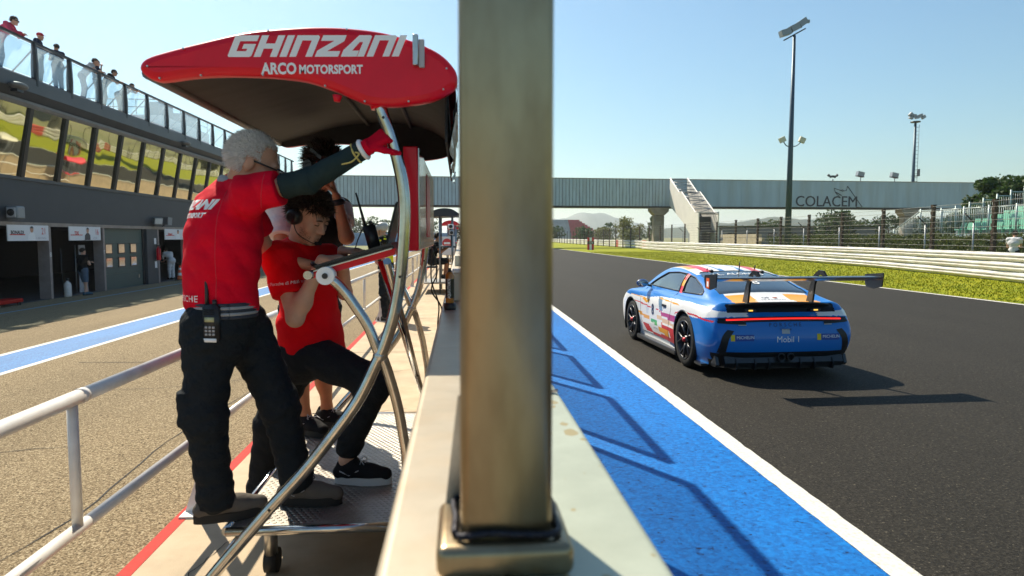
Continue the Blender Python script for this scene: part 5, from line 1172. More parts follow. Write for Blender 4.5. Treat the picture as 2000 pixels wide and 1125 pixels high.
# wheels
def wheel(x, y, z, r, w, sgn):
    b = MB(); o_ = Vector((x, y, z)); Rm = Matrix.Rotation(R(90)*sgn, 3, 'Y')   # lathe axis z -> +-x
    lathe(b, o_, [(r*.70,-w/2),(r*.78,-w/2),(r*.93,-w/2+.005),(r*.985,-w/2+.03),(r,-w/2+.06),(r,w/2-.06),(r*.985,w/2-.03),(r*.93,w/2-.005),(r*.78,w/2),(r*.70,w/2-.004)], 48, Rm); ty = b.build('wheel', 'tyre', car)
    b = MB(); lathe(b, o_, [(r*.715,-w/2+.01),(r*.70,-w/2+.03),(r*.66,0),(r*.68,w/2-.02),(r*.725,w/2-.002),(r*.70,w/2+.004),(r*.67,w/2-.01)], 48, Rm); b.build('rim', 'rim_dark', ty)
    b = MB(); lathe(b, o_, [(0,w/2-.10),(r*.66,w/2-.12)], 32, Rm); b.build('brake_shade', 'car_black', ty)
    for k in range(5):
        for s in (-.17, .17):
            a = k*2*math.pi/5+.3; b = MB(); p0 = Rm @ Vector((math.cos(a)*.05, math.sin(a)*.05, w/2-.045)); p1 = Rm @ Vector((math.cos(a+s*.5)*r*.36, math.sin(a+s*.5)*r*.36, w/2-.022)); p2 = Rm @ Vector((math.cos(a+s*1.7)*r*.69, math.sin(a+s*1.7)*r*.69, w/2-.012)); b.tube([o_+p0, o_+p1, o_+p2], [.022,.016,.014], 6); b.build('spoke', 'rim_dark', ty)
    b = MB(); lathe(b, o_, [(.055,w/2-.05),(.05,w/2-.015),(.0,w/2-.01)], 16, Rm); b.build('hub', 'rim_dark', ty); b = MB(); lathe(b, o_, [(.032,w/2-.02),(.026,w/2+.012),(.0,w/2+.014)], 12, Rm); b.build('centre_nut', 'hub_red', ty)
for sgn in (-1, 1):
    wheel(sgn*.785, RA[0], .355, .355, .31, sgn); wheel(sgn*.775, FA[0], .335, .335, .29, sgn)
# rear light bar, lamps
def on_rear(x, z, off=.004): return snap((x, -3, z), (0,1,0), off)
def rear_strip(x0, x1, zf, h, name, m, off=.006, n=40):
    b = MB(); rows = []
    for x in np.linspace(x0, x1, n): zc_ = zf(x); rows.append([on_rear(x, zc_-h/2, off), on_rear(x, zc_, off+.004), on_rear(x, zc_+h/2, off)])
    b.grid(rows); return b.build(name, m, car)
mat('lamp_amber', (.8,.4,.02), .3, emis=(1,.6,.1), estr=.6); mat('car_mirror', (.012,.06,.22), .3, coat=.8)
rear_strip(-.83, .83, lambda x: .715-.02*abs(x)**2, .055, 'light_band', 'car_black', .004)
rear_strip(-.74, .74, lambda x: .722-.02*abs(x)**2, .018, 'light_bar', 'lamp_red', .012)
for s in (-1, 1):
    a_, c_ = sorted((s*.50, s*.84)); rear_strip(a_, c_, lambda x: .668+.05*(abs(x)-.5), .026, 'tail_lamp', 'car_black', .006, 16)
    a_, c_ = sorted((s*.50, s*.60)); rear_strip(a_, c_, lambda x: .652, .008, 'indicator', 'cream', .012, 6)
    b = MB(); lathe(b, on_rear(s*.06, .265, .0), [(.045,0),(.05,-.05),(.045,-.06),(.036,-.05),(.036,0.0)], 20, Matrix.Rotation(R(-90), 3, 'X')); b.build('exhaust', 'rim_dark', car)
    b = MB(); b.rbox((s*.42-.07,-.825,.80), (s*.42+.07,-.77,.835), .012, 2); b.build('intake_frame', 'rim_dark', car)
    b = MB(); b.obox((s*.42,-.832,.818), (.05,.01,.016)); b.build('intake_lamp', 'lamp_amber', car) if 'lamp_amber' in M else None
for s in (-1, 1):
    b = MB(); inner = spline([(.655,.585,0),(.715,.50,0),(.735,.42,0),(.745,.32,0)], 6); outer = spline([(.735,.60,0),(.795,.53,0),(.825,.43,0),(.845,.32,0)], 6)
    b.grid([[on_rear(s*(a_[0]+(c_[0]-a_[0])*t), a_[1]+(c_[1]-a_[1])*t, .004) for t in (0, .33, .66, 1)] for a_, c_ in zip(inner, outer)]); b.build('corner_vent', 'car_black', car)
rear_strip(-.82, .82, lambda x: .300+.015*abs(x)**2, .05, 'lower_trim', 'car_black', .006)
# diffuser
b = MB(); b.prism([(-.86,.14),(-.90,.20),(-.86,.275),(-.70,.29),(-.55,.12)], -.76, .76, 'x'); b.build('diffuser', 'carbon', car)
for x in (-.62, -.38, -.2, .2, .38, .62): b = MB(); b.prism([(-.91,.115),(-.925,.18),(-.88,.25),(-.6,.26),(-.55,.10)], x-.008, x+.008, 'x'); b.build('diffuser_fin', 'car_black', car)
for s in (-1, 1):
    b = MB(); b.prism([(-.80,.14),(-.84,.17),(-.80,.27),(-.66,.30),(-.42,.14)], s*.83-.02, s*.83+.02, 'x'); b.build('bumper_corner', 'carbon', car)
    b = MB(); b.box((s*.9-.05,-.62,.12), (s*.9+.03,-.40,.15)); b.build('splitter', 'carbon', car)
# ducktail lip
b = MB(); rows = []
for x in np.linspace(-.74, .74, 30): e = abs(x)/.74; rows.append([(x,-.67+.06*e**2,.905-.03*e**3),(x,-.83+.16*e**3,.915-.05*e**3),(x,-.84+.16*e**3,.90-.05*e**3),(x,-.77+.12*e**3,.875-.05*e**3)])
b.grid(rows); b.build('ducktail', 'car_black', car)
# rear wing
b = MB(); foil = spline([(-1.20,1.225),(-1.12,1.200),(-1.0,1.178),(-.90,1.182),(-.865,1.200),(-.90,1.222),(-1.0,1.232),(-1.12,1.240)], 4, True); b.prism([(q[0], q[1]) for q in foil], -1.02, 1.02, 'x'); wing = b.build('rear_wing', 'carbon', car)
for s in (-1, 1):
    b = MB(); b.prism([(-1.22,1.28),(-.88,1.25),(-.86,1.20),(-.90,1.10),(-1.05,1.085),(-1.20,1.12)], s*1.02, s*1.032, 'x'); b.build('end_plate', 'carbon', wing)
    b = MB(); P = [(-.62,.90),(-.70,1.10),(-.78,1.24),(-.88,1.30),(-.98,1.295),(-1.04,1.24),(-1.0,1.225),(-.92,1.25),(-.85,1.23),(-.80,1.12),(-.76,.90)]; b.prism(P, s*.42-.012, s*.42+.012, 'x'); b.build('swan_neck', 'car_black', wing)
b = MB(); b.add([(-1.034,-1.02,1.10),(-1.034,-.93,1.10),(-1.034,-.93,1.22),(-1.034,-1.02,1.22)], [(0,1,2,3)]); b.build('plate_sticker', 'cone_orange', wing)
b = MB(); b.add([(-1.035,-1.0,1.12),(-1.035,-.95,1.12),(-1.035,-.95,1.18),(-1.035,-1.0,1.18)], [(0,1,2,3)]); b.build('plate_sticker', 'white_print', wing)
# mirrors, aerials, roof hatch
for s in (-1, 1):
    b = MB(); b.ell((s*.93,1.86,.975), (.10,.055,.065), 16, 10); mr_ = b.build('mirror', 'car_mirror' if 'car_mirror' in M else 'car_black', car); b = MB(); b.tube([(s*.77,1.90,.925),(s*.86,1.88,.95)], .018, 6); b.build('mirror_arm', 'car_black', mr_)
    b = MB(); b.ell((s*.93,1.815,.975), (.085,.015,.05), 14, 8); b.build('mirror_glass', 'panel_gloss', mr_)
for (x, y, h_) in ((.10,.62,.12), (.42,.80,.06), (-.34,.72,.025)): b = MB(); z0 = snap((x,y,3),(0,0,-1),0).z; b.cyl((x,y,z0-.01),(x,y-.02,z0+h_), .008, n=6); b.build('aerial', 'car_black', car)
for (x, y) in ((-.30,.66), (.44,.62)): b = MB(); z0 = snap((x,y,3),(0,0,-1),0).z; b.ell((x,y,z0), (.03,.05,.02), 10, 6); b.build('roof_fin', 'car_black', car)
# lettering on the car
def decal(body_, c, axis, size, m, name='lettering', squash=1, off=.004, parent=None, **kw):
    vs, fs = text_mesh(body_, size, **kw); b = MB(); out = []
    for v in vs:
        if axis == 'rear': out.append(on_rear(c[0]+v.x*squash, c[1]+v.y, off))
        elif axis == 'left': out.append(snap((-2, c[0]-v.x*squash, c[1]+v.y), (1,0,0), off))
        elif axis == 'top': out.append(snap((c[0]+v.x*squash, c[1]+v.y, 3), (0,0,-1), off))
    b.add(out, fs); b.build(name, m, parent or car)
def plate(x0, x1, z0, z1, m, name='sticker', off=.003):
    b = MB(); b.grid([[on_rear(x, z, off) for z in np.linspace(z0, z1, 4)] for x in np.linspace(x0, x1, 8)]); b.build(name, m, car)
mat('sticker_yellow', (.75,.55,.02), .5); mat('sticker_blue', (.01,.06,.32), .5); mat('letter_navy', (.01,.02,.08), .4)
for x0 in (-.70, .40): plate(x0, x0+.05, .465, .54, 'sticker_yellow'); plate(x0+.05, x0+.29, .465, .54, 'sticker_blue'); decal('MICHELIN', (x0+.18, .505), 'rear', .05, 'white_print', off=.006)
decal('Mobil 1', (.03,.475), 'rear', .10, 'white_print', off=.004); decal('PORSCHE', (0,.648), 'rear', .065, 'letter_navy', space=1.7); decal('GT3 Cup', (0,.600), 'rear', .04, 'letter_navy'); plate(-.05, .05, .545, .60, 'print_grey')
decal('8', (1.42,.60), 'left', .22, 'letter_navy', bold=.006); decal('PRO', (1.36,.405), 'left', .05, 'white_print'); decal('Q8 Hi Perform', (1.30,.335), 'left', .035, 'letter_navy')
decal('Q8', (-.07,-.50), 'top', .075, 'letter_navy'); decal('Hi Perform', (0,-.585), 'top', .07, 'letter_navy')
b = MB(); c0 = snap((.06,-.49,3),(0,0,-1),.004); b.add([c0+Vector((.03*math.cos(a),.035*math.sin(a),0)) for a in np.linspace(0,6.28,13)[:-1]], [list(range(12))]); b.build('round_mark', 'cone_orange', car)
decal('J.L. ALONZO', (0,.42), 'top', .13, 'white_print', off=.0); decal('8', (.05,.02), 'top', .22, 'white_print', off=.0)
car.location = (3.63, 8.29, 0.0); car.rotation_euler = (0, 0, R(2.2)); car.scale = (.925, .94, .945)

# ------------------------------------------------------------ people: smooth-union distance fields turned into single meshes
def surface_nets(f, h, o):
    """vectorised naive surface nets; f is negative inside"""
    s = f < 0
    c = [s[i:s.shape[0]-1+i, j:s.shape[1]-1+j, k:s.shape[2]-1+k] for i in (0,1) for j in (0,1) for k in (0,1)]
    n = sum(q.astype(np.int8) for q in c); act = (n > 0) & (n < 8); idx = np.argwhere(act)
    ids = -np.ones(act.shape, np.int32); ids[tuple(idx.T)] = np.arange(len(idx))
    co = np.array([(i,j,k) for i in (0,1) for j in (0,1) for k in (0,1)]); cv = np.stack([f[idx[:,0]+a, idx[:,1]+b_, idx[:,2]+d] for a, b_, d in co], 1)
    acc = np.zeros((len(idx), 3)); cnt = np.zeros(len(idx))
    for a in range(8):
        for b_ in range(a+1, 8):
            if np.abs(co[a]-co[b_]).sum() != 1: continue
            va, vb = cv[:,a], cv[:,b_]; m = (va < 0) != (vb < 0); t = np.where(m, va/(va-vb+1e-12), 0)
            acc += np.where(m[:,None], co[a]+(co[b_]-co[a])*t[:,None], 0); cnt += m
    V = o+(idx+acc/cnt[:,None])*h; Fs = []
    for ax_ in range(3):
        sl0 = [slice(1,-1)]*3; sl1 = [slice(1,-1)]*3; sl0[ax_] = slice(0,-1); sl1[ax_] = slice(1,None)
        a, b_ = s[tuple(sl0)], s[tuple(sl1)]; e = np.argwhere(a != b_)
        if not len(e): continue
        base = e.copy(); u, v = [q for q in range(3) if q != ax_]
        for q in (u, v): base[:,q] += 1
        def at(du, dv): p = base.copy(); p[:,u] -= du; p[:,v] -= dv; return ids[tuple(p.T)]
        q = np.stack([at(1,1), at(0,1), at(0,0), at(1,0)], 1); flip = a[tuple(e.T)] ^ (ax_ == 1); q[~flip] = q[~flip][:, ::-1]; Fs.append(q)
    F = np.concatenate(Fs); return V, F[(F >= 0).all(1)]
class SDF:
    def __init__(s, h): s.h = h; s.p = []; s.wr = None
    def cap(s, a, b, r0, r1=None, k=.03, flat=False, sub=False): s.p.append(('c', np.array(a,float), np.array(b,float), r0, r0 if r1 is None else r1, k, flat, sub)); return s
    def ell(s, c, r, k=.02, rot=None, sub=False): s.p.append(('e', np.array(c,float), np.array(r,float), None if rot is None else np.array(rot), None, k, False, sub)); return s
    def mesh(s, name, m, parent, smooth=True):
        lo = np.min([np.minimum(q[1]-max(q[3],q[4]), q[2]-max(q[3],q[4])) if q[0] == 'c' else q[1]-q[2].max() for q in s.p if not q[7]], 0)-.03; hi = np.max([np.maximum(q[1]+max(q[3],q[4]), q[2]+max(q[3],q[4])) if q[0] == 'c' else q[1]+q[2].max() for q in s.p if not q[7]], 0)+.03
        h = s.h; n = np.ceil((hi-lo)/h).astype(int)+1; f = np.full(n, .15, np.float32); ax_ = [lo[i]+h*np.arange(n[i]) for i in range(3)]
        for q in s.p:
            mg = q[5]+.06
            if q[0] == 'c': r_ = max(q[3],q[4])+mg; l, u = np.minimum(q[1],q[2])-r_, np.maximum(q[1],q[2])+r_
            else: l, u = q[1]-q[2].max()-mg, q[1]+q[2].max()+mg
            i0 = np.maximum(0, np.floor((l-lo)/h).astype(int)); i1 = np.minimum(n, np.ceil((u-lo)/h).astype(int)+1)
            if (i1 <= i0).any(): continue
            g = np.meshgrid(*[ax_[i][i0[i]:i1[i]].astype(np.float32) for i in range(3)], indexing='ij')
            if q[0] == 'c':
                d = (q[2]-q[1]).astype(np.float32); L2 = float(d@d)+1e-12; w = [g[i]-np.float32(q[1][i]) for i in range(3)]; t = (w[0]*d[0]+w[1]*d[1]+w[2]*d[2])/L2; tc = np.clip(t, 0, 1)
                r = np.sqrt((w[0]-tc*d[0])**2+(w[1]-tc*d[1])**2+(w[2]-tc*d[2])**2)-(q[3]+(q[4]-q[3])*tc)
                if q[6]:
                    rr = np.sqrt(np.maximum(0, (w[0]-t*d[0])**2+(w[1]-t*d[1])**2+(w[2]-t*d[2])**2))-(q[3]+(q[4]-q[3])*tc); r = np.maximum(rr, (np.abs(t-.5)-.5)*math.sqrt(L2))
            else:
                w = [g[i]-np.float32(q[1][i]) for i in range(3)]
                if q[3] is not None: Rt = q[3].T; w = [Rt[i][0]*w[0]+Rt[i][1]*w[1]+Rt[i][2]*w[2] for i in range(3)]
                k0 = np.sqrt(sum((w[i]/q[2][i])**2 for i in range(3))); k1 = np.sqrt(sum((w[i]/q[2][i]**2)**2 for i in range(3)))+1e-6; r = k0*(k0-1)/k1
            sl = tuple(slice(i0[i], i1[i]) for i in range(3)); a = f[sl]; k = q[5]
            if q[7]: r = -r; hh = np.clip(.5-.5*(r-a)/k, 0, 1); f[sl] = a*hh+r*(1-hh)+k*hh*(1-hh) if False else np.maximum(a, r)
            else: hh = np.clip(.5+.5*(r-a)/k, 0, 1); f[sl] = r*(1-hh)+a*hh-k*hh*(1-hh)
        if s.wr:
            X_, Y_, Z_ = np.meshgrid(*[a.astype(np.float32) for a in ax_], indexing='ij'); w = 0
            for (kx, ky, kz, ph, am) in s.wr: w = w+am*(1-2*np.abs(np.sin(kx*X_+ky*Y_+kz*Z_+ph+.8*np.sin(3.1*Z_+5*X_))))
            f = f+w.astype(np.float32)
        V, F = surface_nets(f, h, lo); p = parent
        while p.parent: p = p.parent
        o = mesh_np(name, V, F, m, parent, ORG.get(p.name, (0,0,0)), smooth)
        md = o.modifiers.new('smooth', 'SMOOTH'); md.factor = .5; md.iterations = 2
        return o
def wrinkles(amp, seed, horiz=1.0):
    r = np.random.default_rng(seed); out = []
    for i in range(4):
        a = r.random()*6.28; lat = r.normal()*10; out.append((math.cos(a)*16+lat, math.sin(a)*16, horiz*(16+26*r.random())*(1 if r.random() < .5 else -1), r.random()*6.28, amp*(.4+.5*r.random())))
    return out
SKIN = {}
def skin(name, c): mat(name, c, .5, sub=.12, var=.12, vscale=25, c3=tuple(q*.8 for q in c), c3scale=8, c3amt=.4, spec=.4); return name
skin('skin_tan', (.58,.31,.20)); skin('skin_pale', (.66,.39,.28)); skin('skin_warm', (.56,.25,.13))
def cloth(name, c, rough=.85, fold=.25): mat(name, c, rough, spec=.15, var=.16, vscale=9, bump=fold, bscale=30, bdist=.02); return name
cloth('polo_red', (.76,.002,.024)); cloth('tee_red', (.84,.003,.010)); cloth('trouser_black', (.016,.021,.026), fold=.7); cloth('denim_black', (.017,.020,.024), fold=.6); cloth('sleeve_green', (.022,.040,.043)); cloth('vest_black', (.018,.018,.022)); cloth('tee_white', (.72,.72,.74)); cloth('pink', (.55,.06,.12)); cloth('denim', (.10,.15,.22)); cloth('tee_black', (.012,.012,.014)); cloth('hivis', (.72,.75,.02)); cloth('grey_shirt', (.40,.42,.45)); cloth('navy', (.02,.03,.06)); cloth('khaki', (.42,.38,.32)); cloth('glove_red', (.66,.003,.025)); cloth('collar_grey', (.35,.36,.38)); cloth('shoe_grey', (.13,.115,.10)); cloth('shoe_black', (.016,.016,.018)); mat('sole_white', (.6,.6,.58), .6); mat('sole_black', (.015,.015,.015), .7); cloth('sock_blue', (.05,.12,.18)); mat('cap_red', (.42,.012,.03), .7); mat('helmet_grey', (.40,.42,.40), .4); mat('band_green', (.08,.75,.06), .5); mat('belt', (.03,.04,.06), .7); mat('twine', (.62,.52,.16), .8)
mat('hair_white', (.84,.82,.79), .5, var=.3, vscale=80); mat('hair_dark', (.022,.015,.010), .45, var=.4, vscale=60); mat('hair_brown', (.055,.033,.020), .5, var=.4, vscale=60); mat('beard', (.10,.055,.035), .7)
def U3(v): v = np.array(v, float); return v/(np.linalg.norm(v)+1e-9)
def head_frame(fwd, tilt=0):
    f = U3(fwd); r = U3(np.cross(f, (0,0,1))); u = np.cross(r, f)
    if tilt: c_, s_ = math.cos(tilt), math.sin(tilt); r, u = r*c_+u*s_, u*c_-r*s_
    return np.stack([r, f, u], 1)
def add_head(S, c, Fm, s=1.0, detail=True):
    P = lambda *p: np.array(c)+Fm@(np.array(p)*s); e = lambda p, r, k=.02, sub=False: S.ell(P(*p), np.array(r)*s, k*s, Fm, sub)
    e((0,-.012,.035), (.077,.098,.088)); e((0,.032,-.03), (.061,.066,.085), .03); e((0,.042,-.085), (.046,.05,.036), .03); S.cap(P(-.012,.078,-.108), P(.012,.078,-.108), .017*s, k=.02)
    if detail:
        e((.040,.062,-.03), (.026,.028,.028), .02); e((-.040,.062,-.03), (.026,.028,.028), .02)
        S.cap(P(-.036,.084,.026), P(.036,.084,.026), .014*s, k=.012); S.cap(P(0,.094,.018), P(0,.116,-.030), .008*s, .0135*s, k=.010); S.cap(P(-.011,.103,-.036), P(.011,.103,-.036), .010*s, k=.008)
        S.cap(P(-.019,.090,-.066), P(.019,.090,-.066), .0095*s, k=.006); S.cap(P(-.015,.087,-.080), P(.015,.087,-.080), .0095*s, k=.006)
        for q in (-1, 1): e((q*.032,.106,.006), (.017,.016,.011), .008, True)
    else: S.cap(P(0,.09,.01), P(0,.112,-.03), .009*s, .014*s, k=.012)
    for q in (-1, 1): e((q*.078,-.006,-.006), (.011,.021,.033), .008)
def strands(name, m, parent, c, Fm, n, length, width, region, grow, seed, s=1.0, offr=1.0, jitter=.35):
    """ribbon hair on the cranium ellipsoid; region(p) in head coordinates, grow(p, n) a direction"""
    r = np.random.default_rng(seed); d = r.normal(size=(n*3, 3)); d /= np.linalg.norm(d, axis=1)[:,None]; p = np.array([0,-.012,.035])+d*np.array([.077,.098,.088])*1.0*offr; ok = region(p); p = p[ok][:n]; nn = U3r(d[ok][:n]/np.array([.077,.098,.088]))
    g = grow(p, nn)+r.normal(0, jitter, p.shape); g = U3r(g); L_ = length*(.6+.8*r.random(len(p)))[:,None]; w = U3r(np.cross(g, nn))*width
    p1 = p+(nn*.35+g*.65)*L_*.5; p2 = p1+(g+np.array([0,0,-.25]))*L_*.55; q0, q1, q2 = p-nn*.004, p1, p2
    k = len(p); V = np.concatenate([q0-w, q0+w, q1-w*.8, q1+w*.8, q2]); i = np.arange(k); F = [list(t) for t in np.stack([i, i+k, i+3*k, i+2*k], 1)]+[list(t) for t in np.stack([i+2*k, i+3*k, i+4*k], 1)]
    V = np.array(c)+(V*s)@Fm.T; pr_ = parent
    while pr_.parent: pr_ = pr_.parent
    return mesh_np(name, V, np.array(F, dtype=object) if False else F, m, parent, ORG[pr_.name])
def U3r(a): return a/(np.linalg.norm(a, axis=1)[:,None]+1e-9)
def mesh_np(name, V, F, m, parent=None, org=(0,0,0), smooth=False):
    me = bpy.data.meshes.new(name); Fl = F.tolist() if hasattr(F, 'tolist') else F
    me.from_pydata((np.asarray(V)-np.array(org)).tolist(), [], Fl); me.materials.append(M[m] if isinstance(m, str) else m); me.update()
    if smooth: me.polygons.foreach_set('use_smooth', [True]*len(me.polygons))
    o = bpy.data.objects.new(name, me); col.objects.link(o)
    if parent: o.parent = parent
    return o
def add_hand(S, w, d, n, curl, side=1, s=1.0, spread=.06, thumb=None, r=.0088, inf=0):
    """wrist w, finger direction d, palm normal n (facing where the fingers curl); side +1 thumb along d x n"""
    d = U3(d); n = U3(np.array(n)-d*np.dot(n, d)); a = np.cross(d, n)*side; w = np.array(w)
    for t in (-.028, -.01, .01, .028): S.cap(w+d*.012*s+a*t*.6*s, w+d*.085*s+a*t*s, (.014+inf)*s, (.012+inf)*s, k=.012)
    lens = [(.030,-.75,(.036,.022,.018)), (.010,-.2,(.040,.026,.020)), (-.011,.2,(.037,.024,.019)), (-.031,.8,(.029,.018,.016))]
    for i, (o_, sp_, L_) in enumerate(lens):
        p = w+d*.085*s+a*o_*s; ang = 0; dr = U3(d-a*sp_*spread)
        cc = curl[i] if isinstance(curl, (list, tuple)) else curl
        for j, l in enumerate(L_):
            ang += cc*(.8, 1.0, .7)[j]; v = dr*math.cos(ang)+n*math.sin(ang); q = p+v*l*s; S.cap(p, q, (r-.0006*j+inf)*s, (r-.0006*(j+1)+inf)*s, k=.004); p = q
    tb = thumb or (.75, .45); p = w+d*.025*s+a*.026*s
    for j, l in enumerate((.042,.032,.026)):
        v = U3(a*(tb[0]-.28*j)+d*.8+n*(tb[1]+.2*j)); q = p+v*l*s; S.cap(p, q, (.0115-.001*j+inf)*s, (.0105-.001*j+inf)*s, k=.008); p = q
def limb(S, a, b, c, r, k=.025): S.cap(a, b, r[0], r[1], k); S.cap(b, c, r[2], r[3], k)
def shoe(t, ankle, toe_dir, up, m, sole, L=.29, w=.048, name='shoe', h=.010, lift=0):
    """a shoe whose sole lies under the ankle; up is the ground height"""
    d = np.array([toe_dir[0], toe_dir[1], 0.]); d = U3(d); a = np.array([ankle[0], ankle[1], up]); sd_ = np.array([-d[1], d[0], 0]); S = SDF(h)
    heel = a-d*.062; S.cap(heel+[0,0,.058], a+d*.02+[0,0,.072], .036, .043, .03); S.cap(a+[0,0,.070], a+d*.10+[0,0,.058], .044, .040, .03); S.cap(a+d*.09+[0,0,.056], a+d*(L-.125)+[0,0,.050], w-.004, .036, .03); S.cap(a+d*.015+[0,0,.06], a-d*.012+[0,0,.120], .046, .046, .02, True); S.cap(heel+[0,0,.10], heel+d*.01+[0,0,.125], .014, .012, .02)
    o = S.mesh(name, m, t)
    b = MB(); P = []
    for q in np.linspace(0, 2*math.pi, 29)[:-1]:
        f = math.cos(q); l = math.sin(q); ww = w*(.86 if f < -.2 else 1.02-.12*max(0, f-.5)); P.append(a+d*(.060+f*(L/2))+sd_*l*ww)
    n_ = len(P); b.add([p+np.array([0,0,.001]) for p in P]+[p*np.array([1,1,0])+np.array([0,0,up+.040]) for p in P], [list(range(n_))[::-1], [n_+i for i in range(n_)]]+[(i, (i+1) % n_, n_+(i+1) % n_, n_+i) for i in range(n_)], True); b.build('sole', sole, o, auto=50)
    # laces
    b = MB()
    for i in range(4): c_ = a+d*(.050+.021*i)+np.array([0,0,.117-.0085*i]); b.tube([c_-sd_*.026-[0,0,.012], c_, c_+sd_*.026+d*.012-[0,0,.012]], .0034, 5)
    b.tube(bez([a+d*.045+[0,0,.118], a+d*.06+sd_*.02+[0,0,.135], a+d*.075+sd_*.035+[0,0,.112], a+d*.05+[0,0,.118], a+d*.05-sd_*.02+[0,0,.135], a+d*.075-sd_*.036+[0,0,.108]], 4), .0025, 5)
    b.build('laces', 'black_matt' if m != 'shoe_black' else 'print_grey', o)
    for sg in (-1, 1):
        b = MB(); b.tube([a-d*.05+sd_*sg*.042+[0,0,.075], a+d*.0+sd_*sg*.049+[0,0,.055], a+d*.05+sd_*sg*.048+[0,0,.082]], .0028, 5); b.build('stripe', 'print_grey', o)
    return o

# ------------------------------------------------------------ the three men at the gantry
def person(loc, label, group=None): return thing('person', label, 'person', loc, group)
VX = .0055
A_ = lambda *p: np.array(p, float)
# --- older man in the red polo, on the step, holding the gantry leg
p1 = person((-.95, 3.15, .336), 'grey haired person in red polo and dark cargo trousers holding the chrome leg')
pel, chs, nek, hd = A_(-1.065,3.19,1.24), A_(-1.015,3.17,1.63), A_(-.955,3.15,1.845), A_(-.895,3.125,1.915)
hf = head_frame((.92,.14,-.38)); fw_ = U3((.9,.42,0)); lat = U3((.42,-.9,0))   # lat points to his right
rsh, rel, rwr = A_(-.880,2.985,1.775), A_(-.615,2.935,1.835), A_(-.378,2.885,1.962)
lsh, lel, lwr = A_(-1.02,3.36,1.755), A_(-.93,3.50,1.50), A_(-.74,3.50,1.46)
rhp, rkn, ran = A_(-1.10,3.10,1.20), A_(-1.115,3.07,.80), A_(-1.09,3.09,.44)
lhp, lkn, lan = A_(-1.0,3.27,1.19), A_(-.845,3.25,.82), A_(-.775,3.26,.445)
S = SDF(VX)
add_head(S, hd, hf, 1.03); S.cap(hd+hf@A_(0,-.025,-.05), nek+A_(-.03,.02,-.03), .056, .062, .03)
S.cap(lsh, rsh, .062, k=.05); S.cap(chs-lat*.07, chs+lat*.07, .105, k=.05); S.cap(pel-lat*.06, pel+lat*.06, .10, k=.05); S.cap(pel, chs, .11, .11, .05)
limb(S, rsh, rel, rwr, (.046,.036,.037,.026)); limb(S, lsh, lel, lwr, (.046,.036,.036,.026)); limb(S, rhp, rkn, ran, (.080,.052,.052,.034)); limb(S, lhp, lkn, lan, (.080,.052,.052,.034))
for an, dr in ((ran,(.9,.4)), (lan,(1,-.05))): S.cap(an, an+A_(dr[0]*.12,dr[1]*.12,-.06), .03, .025)
add_hand(S, lwr, (.95,0,-.3), (0,0,-1), .35, -1)
add_hand(S, rwr, (.80,.06,.55), (.5,.75,-.45), 1.2, -1, r=.0075)
S.mesh('body', 'skin_tan', p1)
# polo shirt
S = SDF(VX); S.wr = wrinkles(.0012, 4, .9)+[(24,6,13,.4,.0030),(17,-4,-22,1.3,.0024),(9,3,30,2.0,.0018)]
S.cap(lsh-lat*-.0+A_(0,0,.0), rsh, .083, .080, .06); S.cap(nek+A_(-.045,.03,-.05), chs+A_(-.02,0,.03), .085, .12, .06); S.cap(chs-lat*.09+A_(-.03,0,.0), chs+lat*.09+A_(-.03,0,0), .135, k=.06); S.cap(chs+A_(-.045,.02,.08)-lat*.05, chs+A_(-.045,.02,.08)+lat*.05, .11, k=.06)
S.cap(pel+A_(.0,0,.12)-lat*.07, pel+A_(.0,0,.12)+lat*.07, .132, k=.06); S.cap(pel+A_(.005,0,.055)-lat*.07, pel+A_(.005,0,.055)+lat*.07, .128, k=.03); S.cap(chs+A_(-.03,0,-.05), pel+A_(-.02,0,.10), .150, .142, .06); S.cap(chs+A_(-.035,-.02,-.12)-lat*.05, chs+A_(-.035,-.02,-.12)+lat*.05, .14, k=.06)
S.cap(rsh+A_(-.02,0,0), rsh+(rel-rsh)*.50, .078, .070, .03, True); S.cap(lsh, lsh+(lel-lsh)*.55, .076, .074, .03, True)
S.cap(pel+A_(0,0,-.30), pel+A_(0,0,.012), .4, .4, .004, True, sub=True)
shirt1 = S.mesh('polo_shirt', 'polo_red', p1)
b = MB(); ring = [nek+A_(-.028,.02,-.012)+np.array([.064*math.cos(a), .066*math.sin(a), .022*math.cos(a)*-1]) for a in np.linspace(0, 6.283, 25)]
b.tube(ring, .017, 8, flat=1.4); b.build('collar', 'collar_grey', p1)
# trousers
S = SDF(VX); S.wr = wrinkles(.0018, 9, 1.3)+[(10,8,34,.5,.0018),(-14,4,26,1.9,.0014)]
S.cap(pel-lat*.075+A_(0,0,.02), pel+lat*.075+A_(0,0,.02), .125, k=.05); S.cap(pel-lat*.07-fw_*.03+A_(0,0,-.07), pel+lat*.07-fw_*.03+A_(0,0,-.07), .130, k=.06)
S.cap(rhp+A_(0,0,.0), rkn, .112, .084, .06); S.cap(rkn, ran+A_(0,0,.0), .084, .072, .04); S.cap(ran+A_(0,0,.06), ran+A_(.0,0,-.035), .074, .074, .02, True)
S.cap(lhp, lkn, .112, .084, .06); S.cap(lkn, lan, .084, .070, .04); S.cap(lan+A_(0,0,.06), lan+A_(0,0,-.0), .072, .072, .02, True)
S.cap(rhp+A_(-.075,-.06,-.27), rhp+A_(-.075,-.06,-.42), .045, .045, .02, True)
S.cap(pel+A_(0,0,.082), pel+A_(0,0,.4), .4, .4, .004, True, sub=True)
S.mesh('trousers', 'trouser_black', p1)
